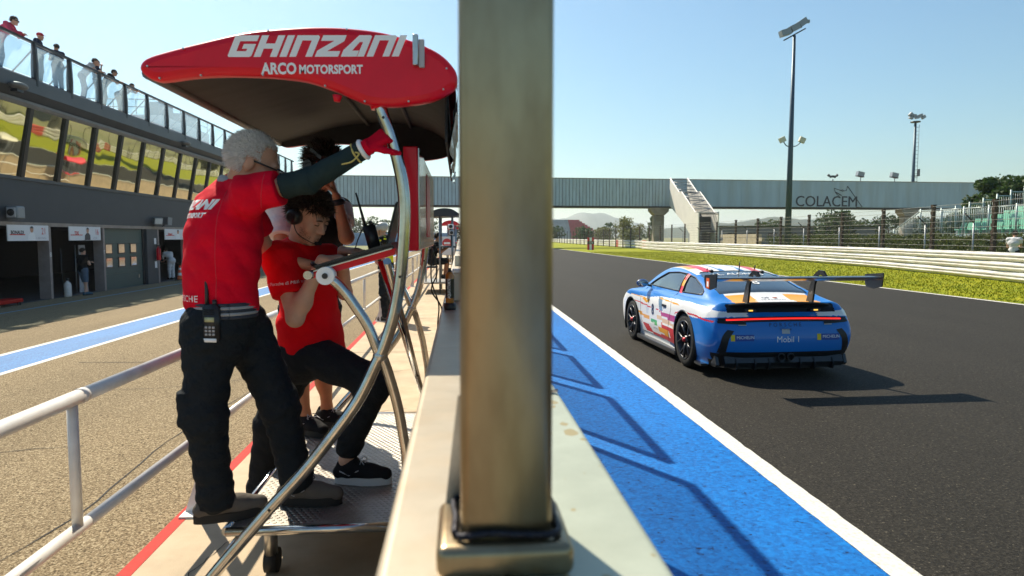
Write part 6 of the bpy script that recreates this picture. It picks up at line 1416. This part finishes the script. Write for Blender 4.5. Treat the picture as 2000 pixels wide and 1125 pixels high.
# belt ribs
for dz_, m_ in ((.050,'belt'), (.036,'collar_grey'), (.024,'belt'), (.010,'collar_grey'), (-.004,'belt')):
    b = MB(); pts = []
    for a in np.linspace(0, 6.283, 41):
        q = pel+A_(0,0,.02+dz_)+lat*math.cos(a)*.207+fw_*math.sin(a)*.134; q = pel+A_(0,0,.02+dz_)+lat*np.sign(math.cos(a))*.075*min(1, abs(math.cos(a))*3)+(lat*math.cos(a)+fw_*math.sin(a))*.131; pts.append(q)
    b.tube(pts, .0085, 6); b.build('belt', m_, p1)
# arm sleeve and glove
S = SDF(.0045); S.wr = wrinkles(.0012, 13, .8); S.cap(rsh+(rel-rsh)*.56, rel, .052, .050, .02, True); S.cap(rel, rwr+(rel-rwr)*.10, .0495, .038, .03, False); S.mesh('arm_sleeve', 'sleeve_green', p1)
S = SDF(.004); S.cap(rwr-U3(rwr-rel)*.035, rwr+U3(rwr-rel)*.02, .033, .034, .02, True); add_hand(S, rwr, (.80,.06,.55), (.5,.75,-.45), 1.2, -1, inf=.0016, r=.0088, s=1.06); S.mesh('glove', 'glove_red', p1)
ad = U3(rwr-rel)
b = MB(); q_ = U3(np.cross(ad, (0,1,0))); q2_ = np.cross(ad, q_)
b.tube([rwr-ad*.012+(q_*math.cos(a)+q2_*math.sin(a))*.0365 for a in np.linspace(0,6.283,21)], .010, 6); b.build('glove_cuff', 'white_print', p1)
b = MB()
b.tube([rwr-ad*.045+(q_*math.cos(a)+q2_*math.sin(a))*(.040+.003*math.sin(5*a)) for a in np.linspace(0,6.283,25)], .004, 5); b.tube(bez([rwr-ad*.045-q_*.0+A_(.0,-.04,.0), rwr-ad*.04+A_(.012,-.052,-.01), rwr-ad*.06+A_(.0,-.046,-.03), rwr-ad*.07+A_(-.035,-.03,-.035)], 6), .0035, 5); b.build('twine', 'twine', p1)
# glasses, hair
b = MB(); P = lambda *p: hd+hf@(A_(*p)*1.03)
b.tube([P(.080,.0,.012), P(.083,.04,.012), P(.070,.104,.012)], .0042, 6); b.tube([P(-.080,.0,.012), P(-.083,.04,.012), P(-.070,.104,.012)], .004, 6); b.tube([P(.070,.104,.018), P(.03,.122,.018), P(0,.124,.016), P(-.03,.122,.018), P(-.070,.104,.018)], .004, 6); b.tube([P(.066,.106,.0), P(.04,.118,-.018), P(.01,.12,.0)], .003, 6); b.build('glasses', 'black_plastic', p1)
strands('hair', 'hair_white', p1, hd, hf, 8500, .024, .0013, lambda p: (p[:,2] > .085-.3*np.clip(p[:,1], -.2, 0)*-1) | ((p[:,1] < .030) & (p[:,2] > .03)) | ((p[:,1] < -.022) & (p[:,2] > -.035)), lambda p, n: np.stack([p[:,0]*1.5, -.7-0*p[:,1], np.clip((p[:,2]-.055)*12, -.55, .5)], 1)+n*.38, 31, 1.05, 1.0, .24)
b = MB(); b.ell(hd+hf@A_(0,-.030,.048), (.0765,.088,.083), 20, 14, Matrix(hf.tolist())); b.build('hair_base', 'hair_white', p1)
shoe(p1, ran+A_(.0,0,0), (.92,.38), .336, 'shoe_grey', 'sole_black', .31, .052); shoe(p1, lan, (1,-.08), .336, 'shoe_grey', 'sole_black', .31, .052)
S = SDF(.006); S.cap(lan+A_(0,0,.03), lan+A_(0,0,-.06), .050, .047, .02, True); S.mesh('sock', 'sock_blue', p1)
def shirt_print(o, body_, c, ux, uy, size, m, parent, push, **kw):
    """flat lettering pressed onto a garment along -push"""
    dg = bpy.context.evaluated_depsgraph_get(); ev = o.evaluated_get(dg); me = ev.to_mesh(); r_ = o
    while r_.parent: r_ = r_.parent
    og = ORG[r_.name]; T = BVHTree.FromPolygons([v.co+og for v in me.vertices], [list(p.vertices) for p in me.polygons]); ev.to_mesh_clear()
    vs, fs = text_mesh(body_, size, **kw); ux = Vector(ux).normalized(); uy = Vector(uy).normalized(); push = Vector(push).normalized(); out = []; okv = []
    for v in vs:
        p = Vector(c)+ux*v.x+uy*v.y; h_, n_, i_, d_ = T.ray_cast(p-push*.5, push); okv.append(h_ is not None); out.append((h_-push*.003) if h_ else p)
    fs = [f for f in fs if all(okv[i] for i in f)]
    if fs: b = MB(); b.add(out, fs); b.build('print', m, parent)
back = -fw_; bu = Vector((.10,.04,1)); bx = Vector((.42,-.9,0))
bx = Vector((.62,-.78,0))
shirt_print(shirt1, 'GHINZANI', (-1.135,3.085,1.735), bx, bu, .056, 'white_print', p1, (.78,.62,0), bold=.003, shear=.3)
shirt_print(shirt1, 'ARCO MOTORSPORT', (-1.14,3.085,1.690), bx, bu, .028, 'white_print', p1, (.78,.62,0), bold=.0014)
shirt_print(shirt1, 'PORSCHE', (-1.155,3.09,1.335), bx, bu, .040, 'white_print', p1, (.78,.62,0), space=1.1)
def seam(o, pts, m, parent, push, r=.0016):
    dg = bpy.context.evaluated_depsgraph_get(); ev = o.evaluated_get(dg); me = ev.to_mesh(); r_ = o
    while r_.parent: r_ = r_.parent
    og = ORG[r_.name]; T = BVHTree.FromPolygons([v.co+og for v in me.vertices], [list(p.vertices) for p in me.polygons]); ev.to_mesh_clear(); out = []
    for q in spline(pts, 8):
        h_, n_, i_, d_ = T.ray_cast(Vector(q)-Vector(push)*.6, Vector(push))
        if h_: out.append(h_-Vector(push)*.0005)
    if len(out) > 2: b = MB(); b.tube(out, r, 5); b.build('seam', m, parent)
cloth('seam_red', (.70,.06,.08))
seam(shirt1, [(-.985,3,1.80),(-1.005,3,1.65),(-1.02,3,1.45),(-1.03,3,1.30)], 'seam_red', p1, (0,1,0))
seam(shirt1, [(-.795,3,1.86),(-.80,3,1.80),(-.815,3,1.72)], 'seam_red', p1, (0,1,0))
# belt radio
handheld('belt_radio', (-1.045, 2.985, 1.16), Matrix.Rotation(R(-12), 3, 'Z'), 'black two way radio with long antenna clipped to the dark belt', s=1.15)

# --- younger man in the red tee, one foot on the step
p2 = person((-.78, 3.75, 0), 'person in red tee with ear defenders tapping on the gantry desk')
pel, chs, nek, hd = A_(-.80,3.74,1.00), A_(-.80,3.70,1.38), A_(-.83,3.63,1.575), A_(-.755,3.56,1.705)
hf = head_frame((.74,-.46,-.50), -.05); fw_ = U3((.88,-.30,0)); lat = U3((-.30,-.88,0))
rsh, rel, rwr = A_(-.895,3.50,1.50), A_(-.800,3.41,1.205), A_(-.665,3.40,1.490)
lsh, lel, lwr = A_(-.72,3.82,1.48), A_(-.62,3.78,1.30), A_(-.600,3.60,1.53)
rhp, rkn, ran = A_(-.78,3.64,.99), A_(-.43,3.50,.86), A_(-.585,3.52,.46)
lhp, lkn, lan = A_(-.85,3.86,.98), A_(-1.08,3.93,.55), A_(-1.16,3.98,.12)
S = SDF(VX)
add_head(S, hd, hf, 1.0); S.cap(hd+hf@A_(0,-.02,-.06), nek+A_(-.0,.02,-.03), .053, .060, .03)
S.cap(lsh, rsh, .060, k=.05); S.cap(chs-lat*.07, chs+lat*.07, .10, k=.05); S.cap(pel-lat*.06, pel+lat*.06, .10, k=.05); S.cap(pel, chs, .10, .10, .05)
limb(S, rsh, rel, rwr, (.047,.039,.042,.027)); S.ell((rel+rwr)/2+(rel-rwr)*.22, (.046,.046,.046), .03); limb(S, lsh, lel, lwr, (.046,.037,.038,.026)); limb(S, rhp, rkn, ran, (.080,.052,.050,.033)); limb(S, lhp, lkn, lan, (.080,.052,.052,.034))
S.cap(ran, ran+A_(.02,0,-.06), .033, .031); S.cap(lan, lan+A_(.02,0,-.05), .033, .03)
add_hand(S, rwr, (.93,.25,.12), (.1,.1,-.98), [.18,.35,.42,.5], -1, s=1.05, spread=.15); add_hand(S, lwr, (.75,-.60,.0), (.1,.1,-1), [.25,.35,.4,.45], 1, s=1.05, spread=.15)
S.mesh('body', 'skin_pale', p2)
S = SDF(VX); S.wr = wrinkles(.0012, 22, 1.0)+[(20,6,18,.9,.0028),(12,-4,-26,2.3,.0022)]
S.cap(lsh, rsh, .082, k=.06); S.cap(nek+A_(-.01,.03,-.045), chs, .082, .12, .06); S.cap(chs-lat*.085, chs+lat*.085, .130, k=.06); S.cap(pel+A_(0,0,.12)-lat*.06, pel+A_(0,0,.12)+lat*.06, .135, k=.06); S.cap(pel+A_(.01,0,.0)-lat*.065, pel+A_(.01,0,.0)+lat*.065, .140, k=.04); S.cap(chs, pel+A_(0,0,.05), .14, .14, .06)
S.cap(rsh, rsh+(rel-rsh)*.62, .080, .078, .03, True); S.cap(lsh, lsh+(lel-lsh)*.6, .076, .074, .03, True)
S.ell(nek+A_(.03,-.015,.03), (.066,.066,.075), .01, None, True); S.cap(pel+A_(0,0,-.3), pel+A_(-.01,0,-.085), .4, .4, .004, True, sub=True)
tee2 = S.mesh('tee_shirt', 'tee_red', p2)
S = SDF(VX); S.wr = wrinkles(.0016, 29, 1.3)+[(26,8,22,.5,.0018),(-16,4,30,1.9,.0014)]
S.cap(pel-lat*.07, pel+lat*.07, .120, k=.05); S.cap(pel-lat*.07-fw_*.03+A_(0,0,-.06), pel+lat*.07-fw_*.03+A_(0,0,-.06), .122, k=.05)
S.cap(rhp, rkn, .108, .082, .05); S.cap(rkn, ran+A_(.012,0,.06), .080, .058, .04); S.cap(ran+A_(.025,0,.10), ran+A_(.012,0,.035), .060, .058, .02, True); S.cap(lhp, lkn, .106, .078, .05); S.cap(lkn, lan+A_(0,0,.02), .078, .066, .04); S.cap(lan+A_(.01,0,.08), lan+A_(0,0,-.03), .068, .068, .02, True)
S.mesh('trousers', 'denim_black', p2)
shoe(p2, ran+A_(.025,0,0), (.97,-.12), .336, 'shoe_black', 'sole_white', .30, .049); shoe(p2, lan+A_(.01,0,0), (.9,-.35), .002, 'shoe_black', 'sole_white', .30, .049)
P = lambda *p: hd+hf@A_(*p)
strands('hair', 'hair_brown', p2, hd, hf, 5200, .040, .0020, lambda p: (p[:,2] > .052) | ((p[:,1] < -.0) & (p[:,2] > -.02)), lambda p, n: np.stack([p[:,0]*6, .25+p[:,1]*2, .2+0*p[:,2]], 1)+n*.5, 37, 1.02, 1.0, .5)
b = MB(); b.ell(hd+hf@A_(0,-.018,.042), (.079,.096,.087), 20, 14, Matrix(hf.tolist())); b.build('hair_base', 'hair_brown', p2)
b = MB()
for q in (-1, 1): b.tube([P(q*.014,.103,.026), P(q*.030,.106,.031), P(q*.047,.094,.026)], [.003,.0045,.003], 6, flat=.8)
b.build('eyebrows', 'hair_brown', p2)
for q in (-1, 1): b = MB(); b.ell(P(q*.032,.088,.007), (.0135,.0125,.0115), 12, 8); b.build('eye', 'skin_pale', p2); b = MB(); b.tube([P(q*.019,.0935,.002), P(q*.032,.0995,.0005), P(q*.045,.0915,.002)], .0030, 6); b.build('eyelid', 'hair_brown', p2)
# short beard
r_ = np.random.default_rng(5); n_ = 1100; th_ = r_.uniform(-1.7, 1.7, n_); zz_ = r_.uniform(-.118,-.05, n_); vs = []; fs = []
dgp = bpy.context.evaluated_depsgraph_get(); bo = [o for o in p2.children if o.name.startswith('body')][0]; ev = bo.evaluated_get(dgp); me_ = ev.to_mesh(); og = Vector(ORG[p2.name]); T2 = BVHTree.FromPolygons([v.co+og for v in me_.vertices], [list(p.vertices) for p in me_.polygons]); ev.to_mesh_clear()
for i in range(n_):
    if zz_[i] > -.075 and abs(th_[i]) > .3 and abs(th_[i]) < .9: continue
    if -.079 < zz_[i] < -.064 and abs(th_[i]) < .28: continue
    d_ = hf@A_(math.sin(th_[i]), math.cos(th_[i]), -.15); o_ = P(0,.03,zz_[i]+.02); h_, nn_, a1, a2 = T2.ray_cast(Vector(o_+d_*.3), Vector(-d_))
    if h_ is None: continue
    k = len(vs); w_ = Vector(hf@A_(.0007,0,0)); dn = Vector(hf@A_(0,.1,-1)); vs += [h_-w_, h_+w_, h_+nn_*.002+dn*.004]; fs.append((k, k+1, k+2))
b = MB(); b.add(vs, fs); b.build('beard', 'beard', p2)
# headset
e0, e1 = P(.084,-.004,-.004), P(-.084,-.004,-.004); rx = hf[:,0]
for e_, sg in ((e0, 1), (e1, -1)):
    b = MB(); b.tube([e_-rx*sg*.012, e_+rx*sg*.012, e_+rx*sg*.030, e_+rx*sg*.036], [.036,.040,.036,.022], 20); b.build('ear_defender', 'black_plastic', p2)
    b = MB(); b.ell(e_+rx*sg*.030, (.012,.030,.030), 14, 8, Matrix(hf.tolist())); b.build('ear_shell', 'shell_tone', p2) if 'shell_tone' in M else None
b = MB(); b.tube(bez([P(.095,-.015,.0), P(.075,-.075,.01), P(0,-.112,.02), P(-.075,-.075,.01), P(-.095,-.015,.0)], 8), .006, 8); b.tube(bez([P(.100,.0,-.02), P(.098,.055,-.065), P(.05,.115,-.085), P(.015,.125,-.085)], 8), .0026, 6); b.build('headband', 'black_plastic', p2); b = MB(); b.cyl(P(.03,.124,-.085), P(-.005,.124,-.088), .009, n=10); b.build('microphone', 'black_matt', p2)
b = MB(); q_ = U3(rwr-rel); b.tube([rwr-q_*.035+(U3(np.cross(q_,(0,1,0)))*math.cos(a)+np.cross(q_,U3(np.cross(q_,(0,1,0))))*math.sin(a))*.0335 for a in np.linspace(0,6.283,21)], .011, 6); b.build('watch_strap', 'black_plastic', p2)
shirt_print(tee2, 'Centri Porsche di Milano', (-.862,3.42,1.375), (.97,-.2,.10), (0,0,1), .022, 'white_print', p2, (.1,1,0))

# --- taller man behind, in black vest, hand at his ear
p3 = person((-.95, 4.5, .336), 'dark haired person in black vest and shorts holding a hand to the ear')
pel, chs, nek, hd = A_(-.97,4.55,1.17), A_(-.93,4.50,1.62), A_(-.90,4.47,1.88), A_(-.845,4.40,2.035)
hf = head_frame((.66,-.50,-.52)); fw_ = U3((.70,-.7,0)); lat = U3((-.7,-.7,0))
rsh, rel, rwr = A_(-1.10,4.36,1.77), A_(-1.06,4.22,1.50), A_(-.86,4.16,1.555)
lsh, lel, lwr = A_(-.78,4.62,1.78), A_(-.705,4.40,1.60), A_(-.755,4.36,1.845)
rhp, rkn, ran = A_(-1.02,4.48,1.12), A_(-1.02,4.43,.76), A_(-1.0,4.46,.46)
lhp, lkn, lan = A_(-.91,4.62,1.12), A_(-.90,4.60,.76), A_(-.89,4.62,.46)
S = SDF(VX)
add_head(S, hd, hf, 1.02); S.cap(hd+hf@A_(0,-.02,-.06), nek+A_(0,.02,-.03), .055, .062, .03); S.cap(lsh, rsh, .062, k=.05); S.cap(chs-lat*.07, chs+lat*.07, .105, k=.05); S.cap(pel-lat*.06, pel+lat*.06, .10, k=.05); S.cap(pel, chs, .10, .10, .05)
limb(S, rsh, rel, rwr, (.050,.042,.042,.029)); limb(S, lsh, lel, lwr, (.052,.044,.044,.029)); limb(S, rhp, rkn, ran, (.085,.056,.055,.035)); limb(S, lhp, lkn, lan, (.085,.056,.055,.035))
for kn, an in ((rkn, ran), (lkn, lan)): S.ell(kn+(an-kn)*.3+A_(-.02,.01,0), (.050,.050,.095), .04); S.cap(an, an+A_(.02,0,-.07), .034, .032)
add_hand(S, rwr, (.85,.05,-.35), (-.2,.3,-.9), .5, -1, s=1.05); add_hand(S, lwr, (-.25,.05,.95), (-.9,.0,-.2), .35, 1, s=1.05)
S.mesh('body', 'skin_warm', p3)
S = SDF(VX); S.wr = wrinkles(.002, 41, 1.); S.cap(lsh, rsh, .084, k=.06); S.cap(nek+A_(0,.02,-.04), chs, .085, .12, .06); S.cap(chs-lat*.085, chs+lat*.085, .132, k=.06); S.cap(pel+A_(0,0,.08)-lat*.065, pel+A_(0,0,.08)+lat*.065, .128, k=.06); S.cap(chs, pel+A_(0,0,.1), .14, .135, .06); S.mesh('vest', 'vest_black', p3)
S = SDF(VX); S.wr = wrinkles(.003, 43, .8); S.cap(rsh, rsh+(rel-rsh)*.62, .086, .074, .02, True); S.cap(rsh, rsh+A_(.03,.02,.01), .088, .088, .02); S.mesh('sleeve', 'tee_white', p3); S = SDF(VX); S.cap(lsh, lsh+(lel-lsh)*.5, .084, .074, .02, True); S.mesh('sleeve', 'tee_white', p3)
S = SDF(VX); S.wr = wrinkles(.0022, 47, 1.2); S.cap(pel-lat*.07, pel+lat*.07, .125, k=.05); S.cap(rhp, rkn+A_(0,0,.02), .112, .088, .05, True); S.cap(lhp, lkn+A_(0,0,.02), .112, .088, .05, True); S.cap(pel-lat*.07+A_(0,0,-.06), pel+lat*.07+A_(0,0,-.06), .125, k=.05); S.mesh('shorts', 'denim_black', p3)
shoe(p3, ran, (.75,-.6), .336, 'shoe_black', 'sole_black', .30, .05); shoe(p3, lan, (.9,-.35), .336, 'shoe_black', 'sole_black', .30, .05)
P = lambda *p: hd+hf@(A_(*p)*1.02)
strands('hair', 'hair_dark', p3, hd, hf, 4200, .055, .0024, lambda p: (p[:,2] > .048) | ((p[:,1] < .0) & (p[:,2] > -.05)), lambda p, n: np.stack([p[:,0]*5, -.4-p[:,1], .35+0*p[:,2]], 1)+n*.6, 53, 1.04, 1.0, .5)
b = MB(); b.ell(hd+hf@A_(0,-.020,.042), (.082,.10,.092), 20, 14, Matrix(hf.tolist())); b.build('hair_base', 'hair_dark', p3)
b = MB(); e0 = P(.085,-.004,-.004); b.cyl(e0-hf[:,0]*.02, e0+hf[:,0]*.03, .038, n=16); b.cyl(P(-.085,0,0)+hf[:,0]*.02, P(-.085,0,0)-hf[:,0]*.03, .038, n=16); b.obox(P(.10,.02,.09), (.02,.11,.022), Matrix(hf.tolist())); b.tube(bez([P(.09,0,.03), P(.075,-.03,.1), P(0,-.035,.132), P(-.075,-.03,.1), P(-.09,0,.03)], 6), .007, 6); b.build('headset', 'black_plastic', p3)
b = MB(); b.tube([P(.07,.10,.015), P(.03,.118,.018), P(-.03,.118,.018), P(-.07,.10,.015)], .0035, 6); b.build('glasses', 'black_plastic', p3)
def wristband(p, w, e, off, r, tr, m, nm='wristband'):
    q = U3(w-e); x_ = U3(np.cross(q, (0,1,.1))); y_ = np.cross(q, x_); b = MB(); b.tube([w-q*off+(x_*math.cos(a)+y_*math.sin(a))*r for a in np.linspace(0,6.283,21)], tr, 6, flat=1.6); b.build(nm, m, p)
wristband(p3, rwr, rel, .04, .0345, .008, 'band_green'); wristband(p3, lwr, lel, .03, .0345, .013, 'black_plastic', 'watch_strap')

# ------------------------------------------------------------ everyone further away
def figure(x, y, z, head_deg, label, top, bottom, sk='skin_tan', hair='hair_dark', h=1.75, pose='stand', vox=.011, sleeve=.5, shorts=False, shoe_m='shoe_black', sole='sole_black', headgear=None, group=None, look=-.15, vest=None):
    t = person((x, y, z), label, group); a = R(head_deg); fx, fy = -math.sin(a), math.cos(a); s = h/1.75
    def W(r_, f_, u_): return np.array([x+(r_*fy+f_*fx)*s, y+(-r_*fx+f_*fy)*s, z+u_*s])   # right, forward, up
    J = dict(pel=(0,0,.96), chs=(0,.0,1.28), nek=(0,.0,1.47), hd=(0,.03,1.62), rsh=(.19,0,1.42), rel=(.24,-.03,1.14), rwr=(.24,.06,.90), lsh=(-.19,0,1.42), lel=(-.24,-.03,1.14), lwr=(-.24,.06,.90), rhp=(.09,0,.92), rkn=(.10,.02,.50), ran=(.10,-.02,.09), lhp=(-.09,0,.92), lkn=(-.10,.02,.50), lan=(-.10,-.02,.09))
    if pose == 'lean': J.update(pel=(0,-.18,.95), chs=(0,.03,1.24), nek=(0,.17,1.40), hd=(0,.27,1.50), rsh=(.19,.13,1.36), rel=(.25,.28,1.12), rwr=(.10,.46,1.14), lsh=(-.19,.13,1.36), lel=(-.25,.28,1.12), lwr=(-.06,.47,1.14), rhp=(.09,-.18,.92), lhp=(-.09,-.18,.92), rkn=(.10,-.08,.50), lkn=(-.10,-.14,.50), ran=(.10,-.14,.09), lan=(-.10,-.22,.09))
    if pose == 'lowlean': J.update(pel=(0,-.42,.92), chs=(0,-.12,1.13), nek=(0,.06,1.22), hd=(0,.16,1.32), rsh=(.19,.02,1.20), rel=(.30,.20,1.10), rwr=(.05,.36,1.13), lsh=(-.19,.02,1.20), lel=(-.30,.20,1.10), lwr=(-.05,.36,1.14), rhp=(.09,-.42,.9), lhp=(-.09,-.42,.9), rkn=(.10,-.34,.5), lkn=(-.1,-.38,.5), ran=(.1,-.36,.09), lan=(-.1,-.40,.09))
    if pose == 'fold': J.update(rel=(.23,.10,1.15), rwr=(-.05,.20,1.18), lel=(-.23,.10,1.15), lwr=(.05,.23,1.22), lkn=(-.06,.10,.50), lan=(.06,.10,.09))
    if pose == 'phone': J.update(hd=(0,.07,1.60), rel=(.22,.06,1.13), rwr=(.08,.30,1.16), lel=(-.22,.06,1.13), lwr=(-.03,.32,1.18))
    if pose == 'raise': J.update(rel=(.26,.12,1.22), rwr=(.14,.16,1.50), lel=(-.22,.10,1.15), lwr=(-.02,.26,1.20))
    if pose == 'sit': J.update(pel=(0,0,.60), chs=(0,.06,.93), nek=(0,.12,1.12), hd=(0,.20,1.26), rsh=(.19,.11,1.07), rel=(.22,.24,.85), rwr=(.12,.46,.98), lsh=(-.19,.11,1.07), lel=(-.22,.24,.85), lwr=(-.06,.46,.98), rhp=(.09,.02,.57), rkn=(.12,.45,.60), ran=(.10,.42,.17), lhp=(-.09,.02,.57), lkn=(-.10,.46,.58), lan=(.02,.36,.17))
    if pose == 'bend': J.update(pel=(0,-.06,.93), chs=(0,.14,1.20), nek=(0,.26,1.36), hd=(0,.36,1.44), rsh=(.19,.22,1.30), rel=(.22,.34,1.04), rwr=(.12,.50,.98), lsh=(-.19,.22,1.30), lel=(-.22,.34,1.04), lwr=(-.12,.50,.98))
    j = {k: W(*v) for k, v in J.items()}; lat = W(1,0,0)-W(0,0,0); lat /= np.linalg.norm(lat); f3 = np.array([fx, fy, 0.]); hfm = head_frame((fx, fy, look))
    S = SDF(vox); add_head(S, j['hd'], hfm, s, False); S.cap(j['hd']-A_(0,0,.06), j['nek'], .052, .058, .03)
    S.cap(j['lsh'], j['rsh'], .06*s, k=.05); S.cap(j['chs']-lat*.07, j['chs']+lat*.07, .10, k=.05); S.cap(j['pel'], j['chs'], .10, .10, .05)
    for q in 'rl':
        limb(S, j[q+'sh'], j[q+'el'], j[q+'wr'], (.046,.038,.040,.027)); limb(S, j[q+'hp'], j[q+'kn'], j[q+'an'], (.082,.054,.054,.034)); S.cap(j[q+'an'], j[q+'an']+f3*.05-A_(0,0,.04), .034, .03)
        add_hand(S, j[q+'wr'], U3(j[q+'wr']-j[q+'el']), (0,0,-1) if pose != 'stand' else -lat*(1 if q == 'r' else -1), .5, -1 if q == 'r' else 1, r=.0105)
    S.mesh('body', sk, t)
    S = SDF(vox); S.wr = wrinkles(.003, int(abs(x*7+y*3)) % 97, .8); S.cap(j['lsh'], j['rsh'], .080, k=.06); S.cap(j['nek']-A_(0,0,.05), j['chs'], .082, .12, .06); S.cap(j['chs']-lat*.085, j['chs']+lat*.085, .125, k=.06); S.cap(j['pel']-lat*.06+A_(0,0,.02), j['pel']+lat*.06+A_(0,0,.02), .125, k=.06); S.cap(j['chs'], j['pel'], .13, .13, .06)
    if sleeve:
        for q in 'rl':
            if sleeve <= 1: S.cap(j[q+'sh'], j[q+'sh']+(j[q+'el']-j[q+'sh'])*sleeve, .072, .066, .03, True)
            else: S.cap(j[q+'sh'], j[q+'el'], .070, .058, .03); S.cap(j[q+'el'], j[q+'wr'], .058, .045, .03)
    S.mesh('top', top, t)
    S = SDF(vox); S.wr = wrinkles(.004, int(abs(x*5+y*11)) % 97); S.cap(j['pel']-lat*.07, j['pel']+lat*.07, .122, k=.05)
    for q in 'rl':
        if shorts: S.cap(j[q+'hp'], j[q+'kn']+A_(0,0,.0), .105, .085, .05, True)
        else: S.cap(j[q+'hp'], j[q+'kn'], .105, .075, .05); S.cap(j[q+'kn'], j[q+'an']+A_(0,0,.02), .075, .062, .04)
    S.mesh('shorts' if shorts else 'trousers', bottom, t)
    for q in 'rl':
        an = j[q+'an']; shoe(t, an, (fx, fy), an[2]-.088*s, shoe_m, sole, .29, .048, h=.011)
    if vest: S = SDF(vox); S.cap(j['chs']-lat*.09, j['chs']+lat*.09, .135, k=.06); S.cap(j['chs'], j['pel']+A_(0,0,.1), .142, .142, .05); S.cap(j['lsh'], j['rsh'], .083, k=.05); S.mesh('vest', vest, t)
    if headgear == 'cap':
        S = SDF(.008); S.ell(j['hd']+hfm@A_(0,-.012,.05), (.087,.105,.082), .02, hfm); S.cap(j['hd']+hfm@A_(-.04,.10,.055), j['hd']+hfm@A_(.04,.10,.055), .012, k=.01); S.cap(j['hd']+hfm@A_(-.03,.15,.045), j['hd']+hfm@A_(.03,.15,.045), .010, k=.04); S.mesh('cap', 'cap_red', t)
    elif headgear == 'helmet':
        S = SDF(.008); S.ell(j['hd']+hfm@A_(0,-.012,.05), (.105,.125,.10), .02, hfm); S.mesh('helmet', 'helmet_grey', t); b = MB(); b.tube([j['hd']+hfm@A_(.085,.02,0), j['hd']+hfm@A_(.06,.04,-.09), j['hd']+hfm@A_(0,.05,-.125), j['hd']+hfm@A_(-.06,.04,-.09), j['hd']+hfm@A_(-.085,.02,0)], .005, 5); b.build('chin_strap', 'black_plastic', t)
    else:
        strands('hair', hair, t, j['hd'], hfm, 900, .03, .004, lambda p: (p[:,2] > .05) | ((p[:,1] < -.01) & (p[:,2] > -.03)), lambda p, n: np.stack([p[:,0]*3, -.3-p[:,1], .1+0*p[:,2]], 1)+n*.3, 7, s*1.02)
        b = MB(); b.ell(j['hd']+hfm@A_(0,-.018,.040), (.082*s,.10*s,.090*s), 14, 10, Matrix(hfm.tolist())); b.build('hair_base', hair, t)
    if headgear == 'glasses':
        b = MB(); b.tube([j['hd']+hfm@A_(.08,0,.012), j['hd']+hfm@A_(.07,.105,.012), j['hd']+hfm@A_(0,.122,.01), j['hd']+hfm@A_(-.07,.105,.012), j['hd']+hfm@A_(-.08,0,.012)], .012, 6); b.build('sunglasses', 'black_plastic', t)
    return t
DK = 6.56
# on the terrace (heading -90 faces +X, the track)
figure(-13.62, 22.35, DK, -80, 'person in pink jersey and sunglasses leaning on the terrace rail', 'pink', 'denim', 'skin_pale', 'hair_brown', 1.80, 'lean', .013, 2, headgear='glasses')
figure(-13.75, 24.25, DK, -75, 'person in red cap and navy top standing at the terrace rail', 'navy', 'khaki', h=1.76, vox=.013, sleeve=2, headgear='cap', pose='phone')
figure(-13.60, 25.05, DK, 60, 'shorter dark haired person beside the one in the red cap', 'navy', 'denim', h=1.58, vox=.013, pose='raise')
figure(-13.62, 27.0, DK, -70, 'person in grey shirt leaning on the terrace rail', 'grey_shirt', 'denim', 'skin_tan', 'hair_brown', 1.74, 'lean', .013)
figure(-13.62, 27.65, DK, -60, 'person in navy shirt with hand at chin on the terrace', 'navy', 'khaki', 'skin_pale', 'hair_brown', 1.70, 'raise', .013)
figure(-13.62, 28.45, DK, -80, 'person in black tee and sunglasses leaning on the terrace rail', 'tee_black', 'khaki', 'skin_tan', 'hair_brown', 1.66, 'lean', .013, headgear='glasses')
figure(-13.55, 30.0, DK, -85, 'person resting chin on arms low on the terrace rail', 'tee_black', 'khaki', 'skin_tan', 'hair_brown', 1.62, 'lowlean', .013)
# garages
figure(-13.45, 25.75, laneZ(-13.45), -25, 'person in black tee and denim shorts with folded arms outside the garage', 'tee_black', 'denim', 'skin_pale', 'hair_dark', 1.70, 'fold', .012, .5, True, 'sock_blue')
figure(-14.2, 35.2, GZ+.02, 60, 'mechanic in white suit working in the garage by the cone', 'tee_white', 'tee_white', 'skin_tan', 'hair_dark', 1.74, 'bend', .013, 2)
figure(-14.6, 34.1, GZ+.02, -20, 'person in dark clothes deep in the garage by the cone', 'tee_black', 'trouser_black', 'skin_tan', 'hair_dark', 1.72, 'bend', .014, 2)
# marshal on the walkway, sitter at the far gantry, man by the fence
figure(-1.40, 13.3, 0, 75, 'marshal in yellow vest and grey helmet standing on the walkway', 'tee_black', 'trouser_black', 'skin_tan', 'hair_dark', 1.90, 'phone', .010, 2, headgear='helmet', vest='hivis', shoe_m='shoe_grey')
t = thing('step_stool', 'small dark stool under the person at the black canopied gantry', 'stool', (-.80, 19.9, .32)); b = MB(); b.rbox((-1.0, 19.72, .72), (-.62, 20.08, .77), .015); b.build('seat', 'black_plastic', t)
for dx in (-.96, -.66):
    for dy in (19.76, 20.04): b = MB(); b.cyl((dx, dy, .32), (dx, dy, .72), .015, n=8); b.build('leg', 'grey_metal', t)
figure(-.80, 19.9, .32, -78, 'person in black tee and shorts seated at the black canopied gantry', 'tee_black', 'denim_black', 'skin_warm', 'hair_dark', 1.76, 'sit', .011, .5, True)
figure(21.62, 25.4, .05, -60, 'person in white tee and black trousers between the barrier fence and hedge', 'tee_white', 'trouser_black', 'skin_tan', 'hair_dark', 1.80, 'phone', .012, look=-.5)
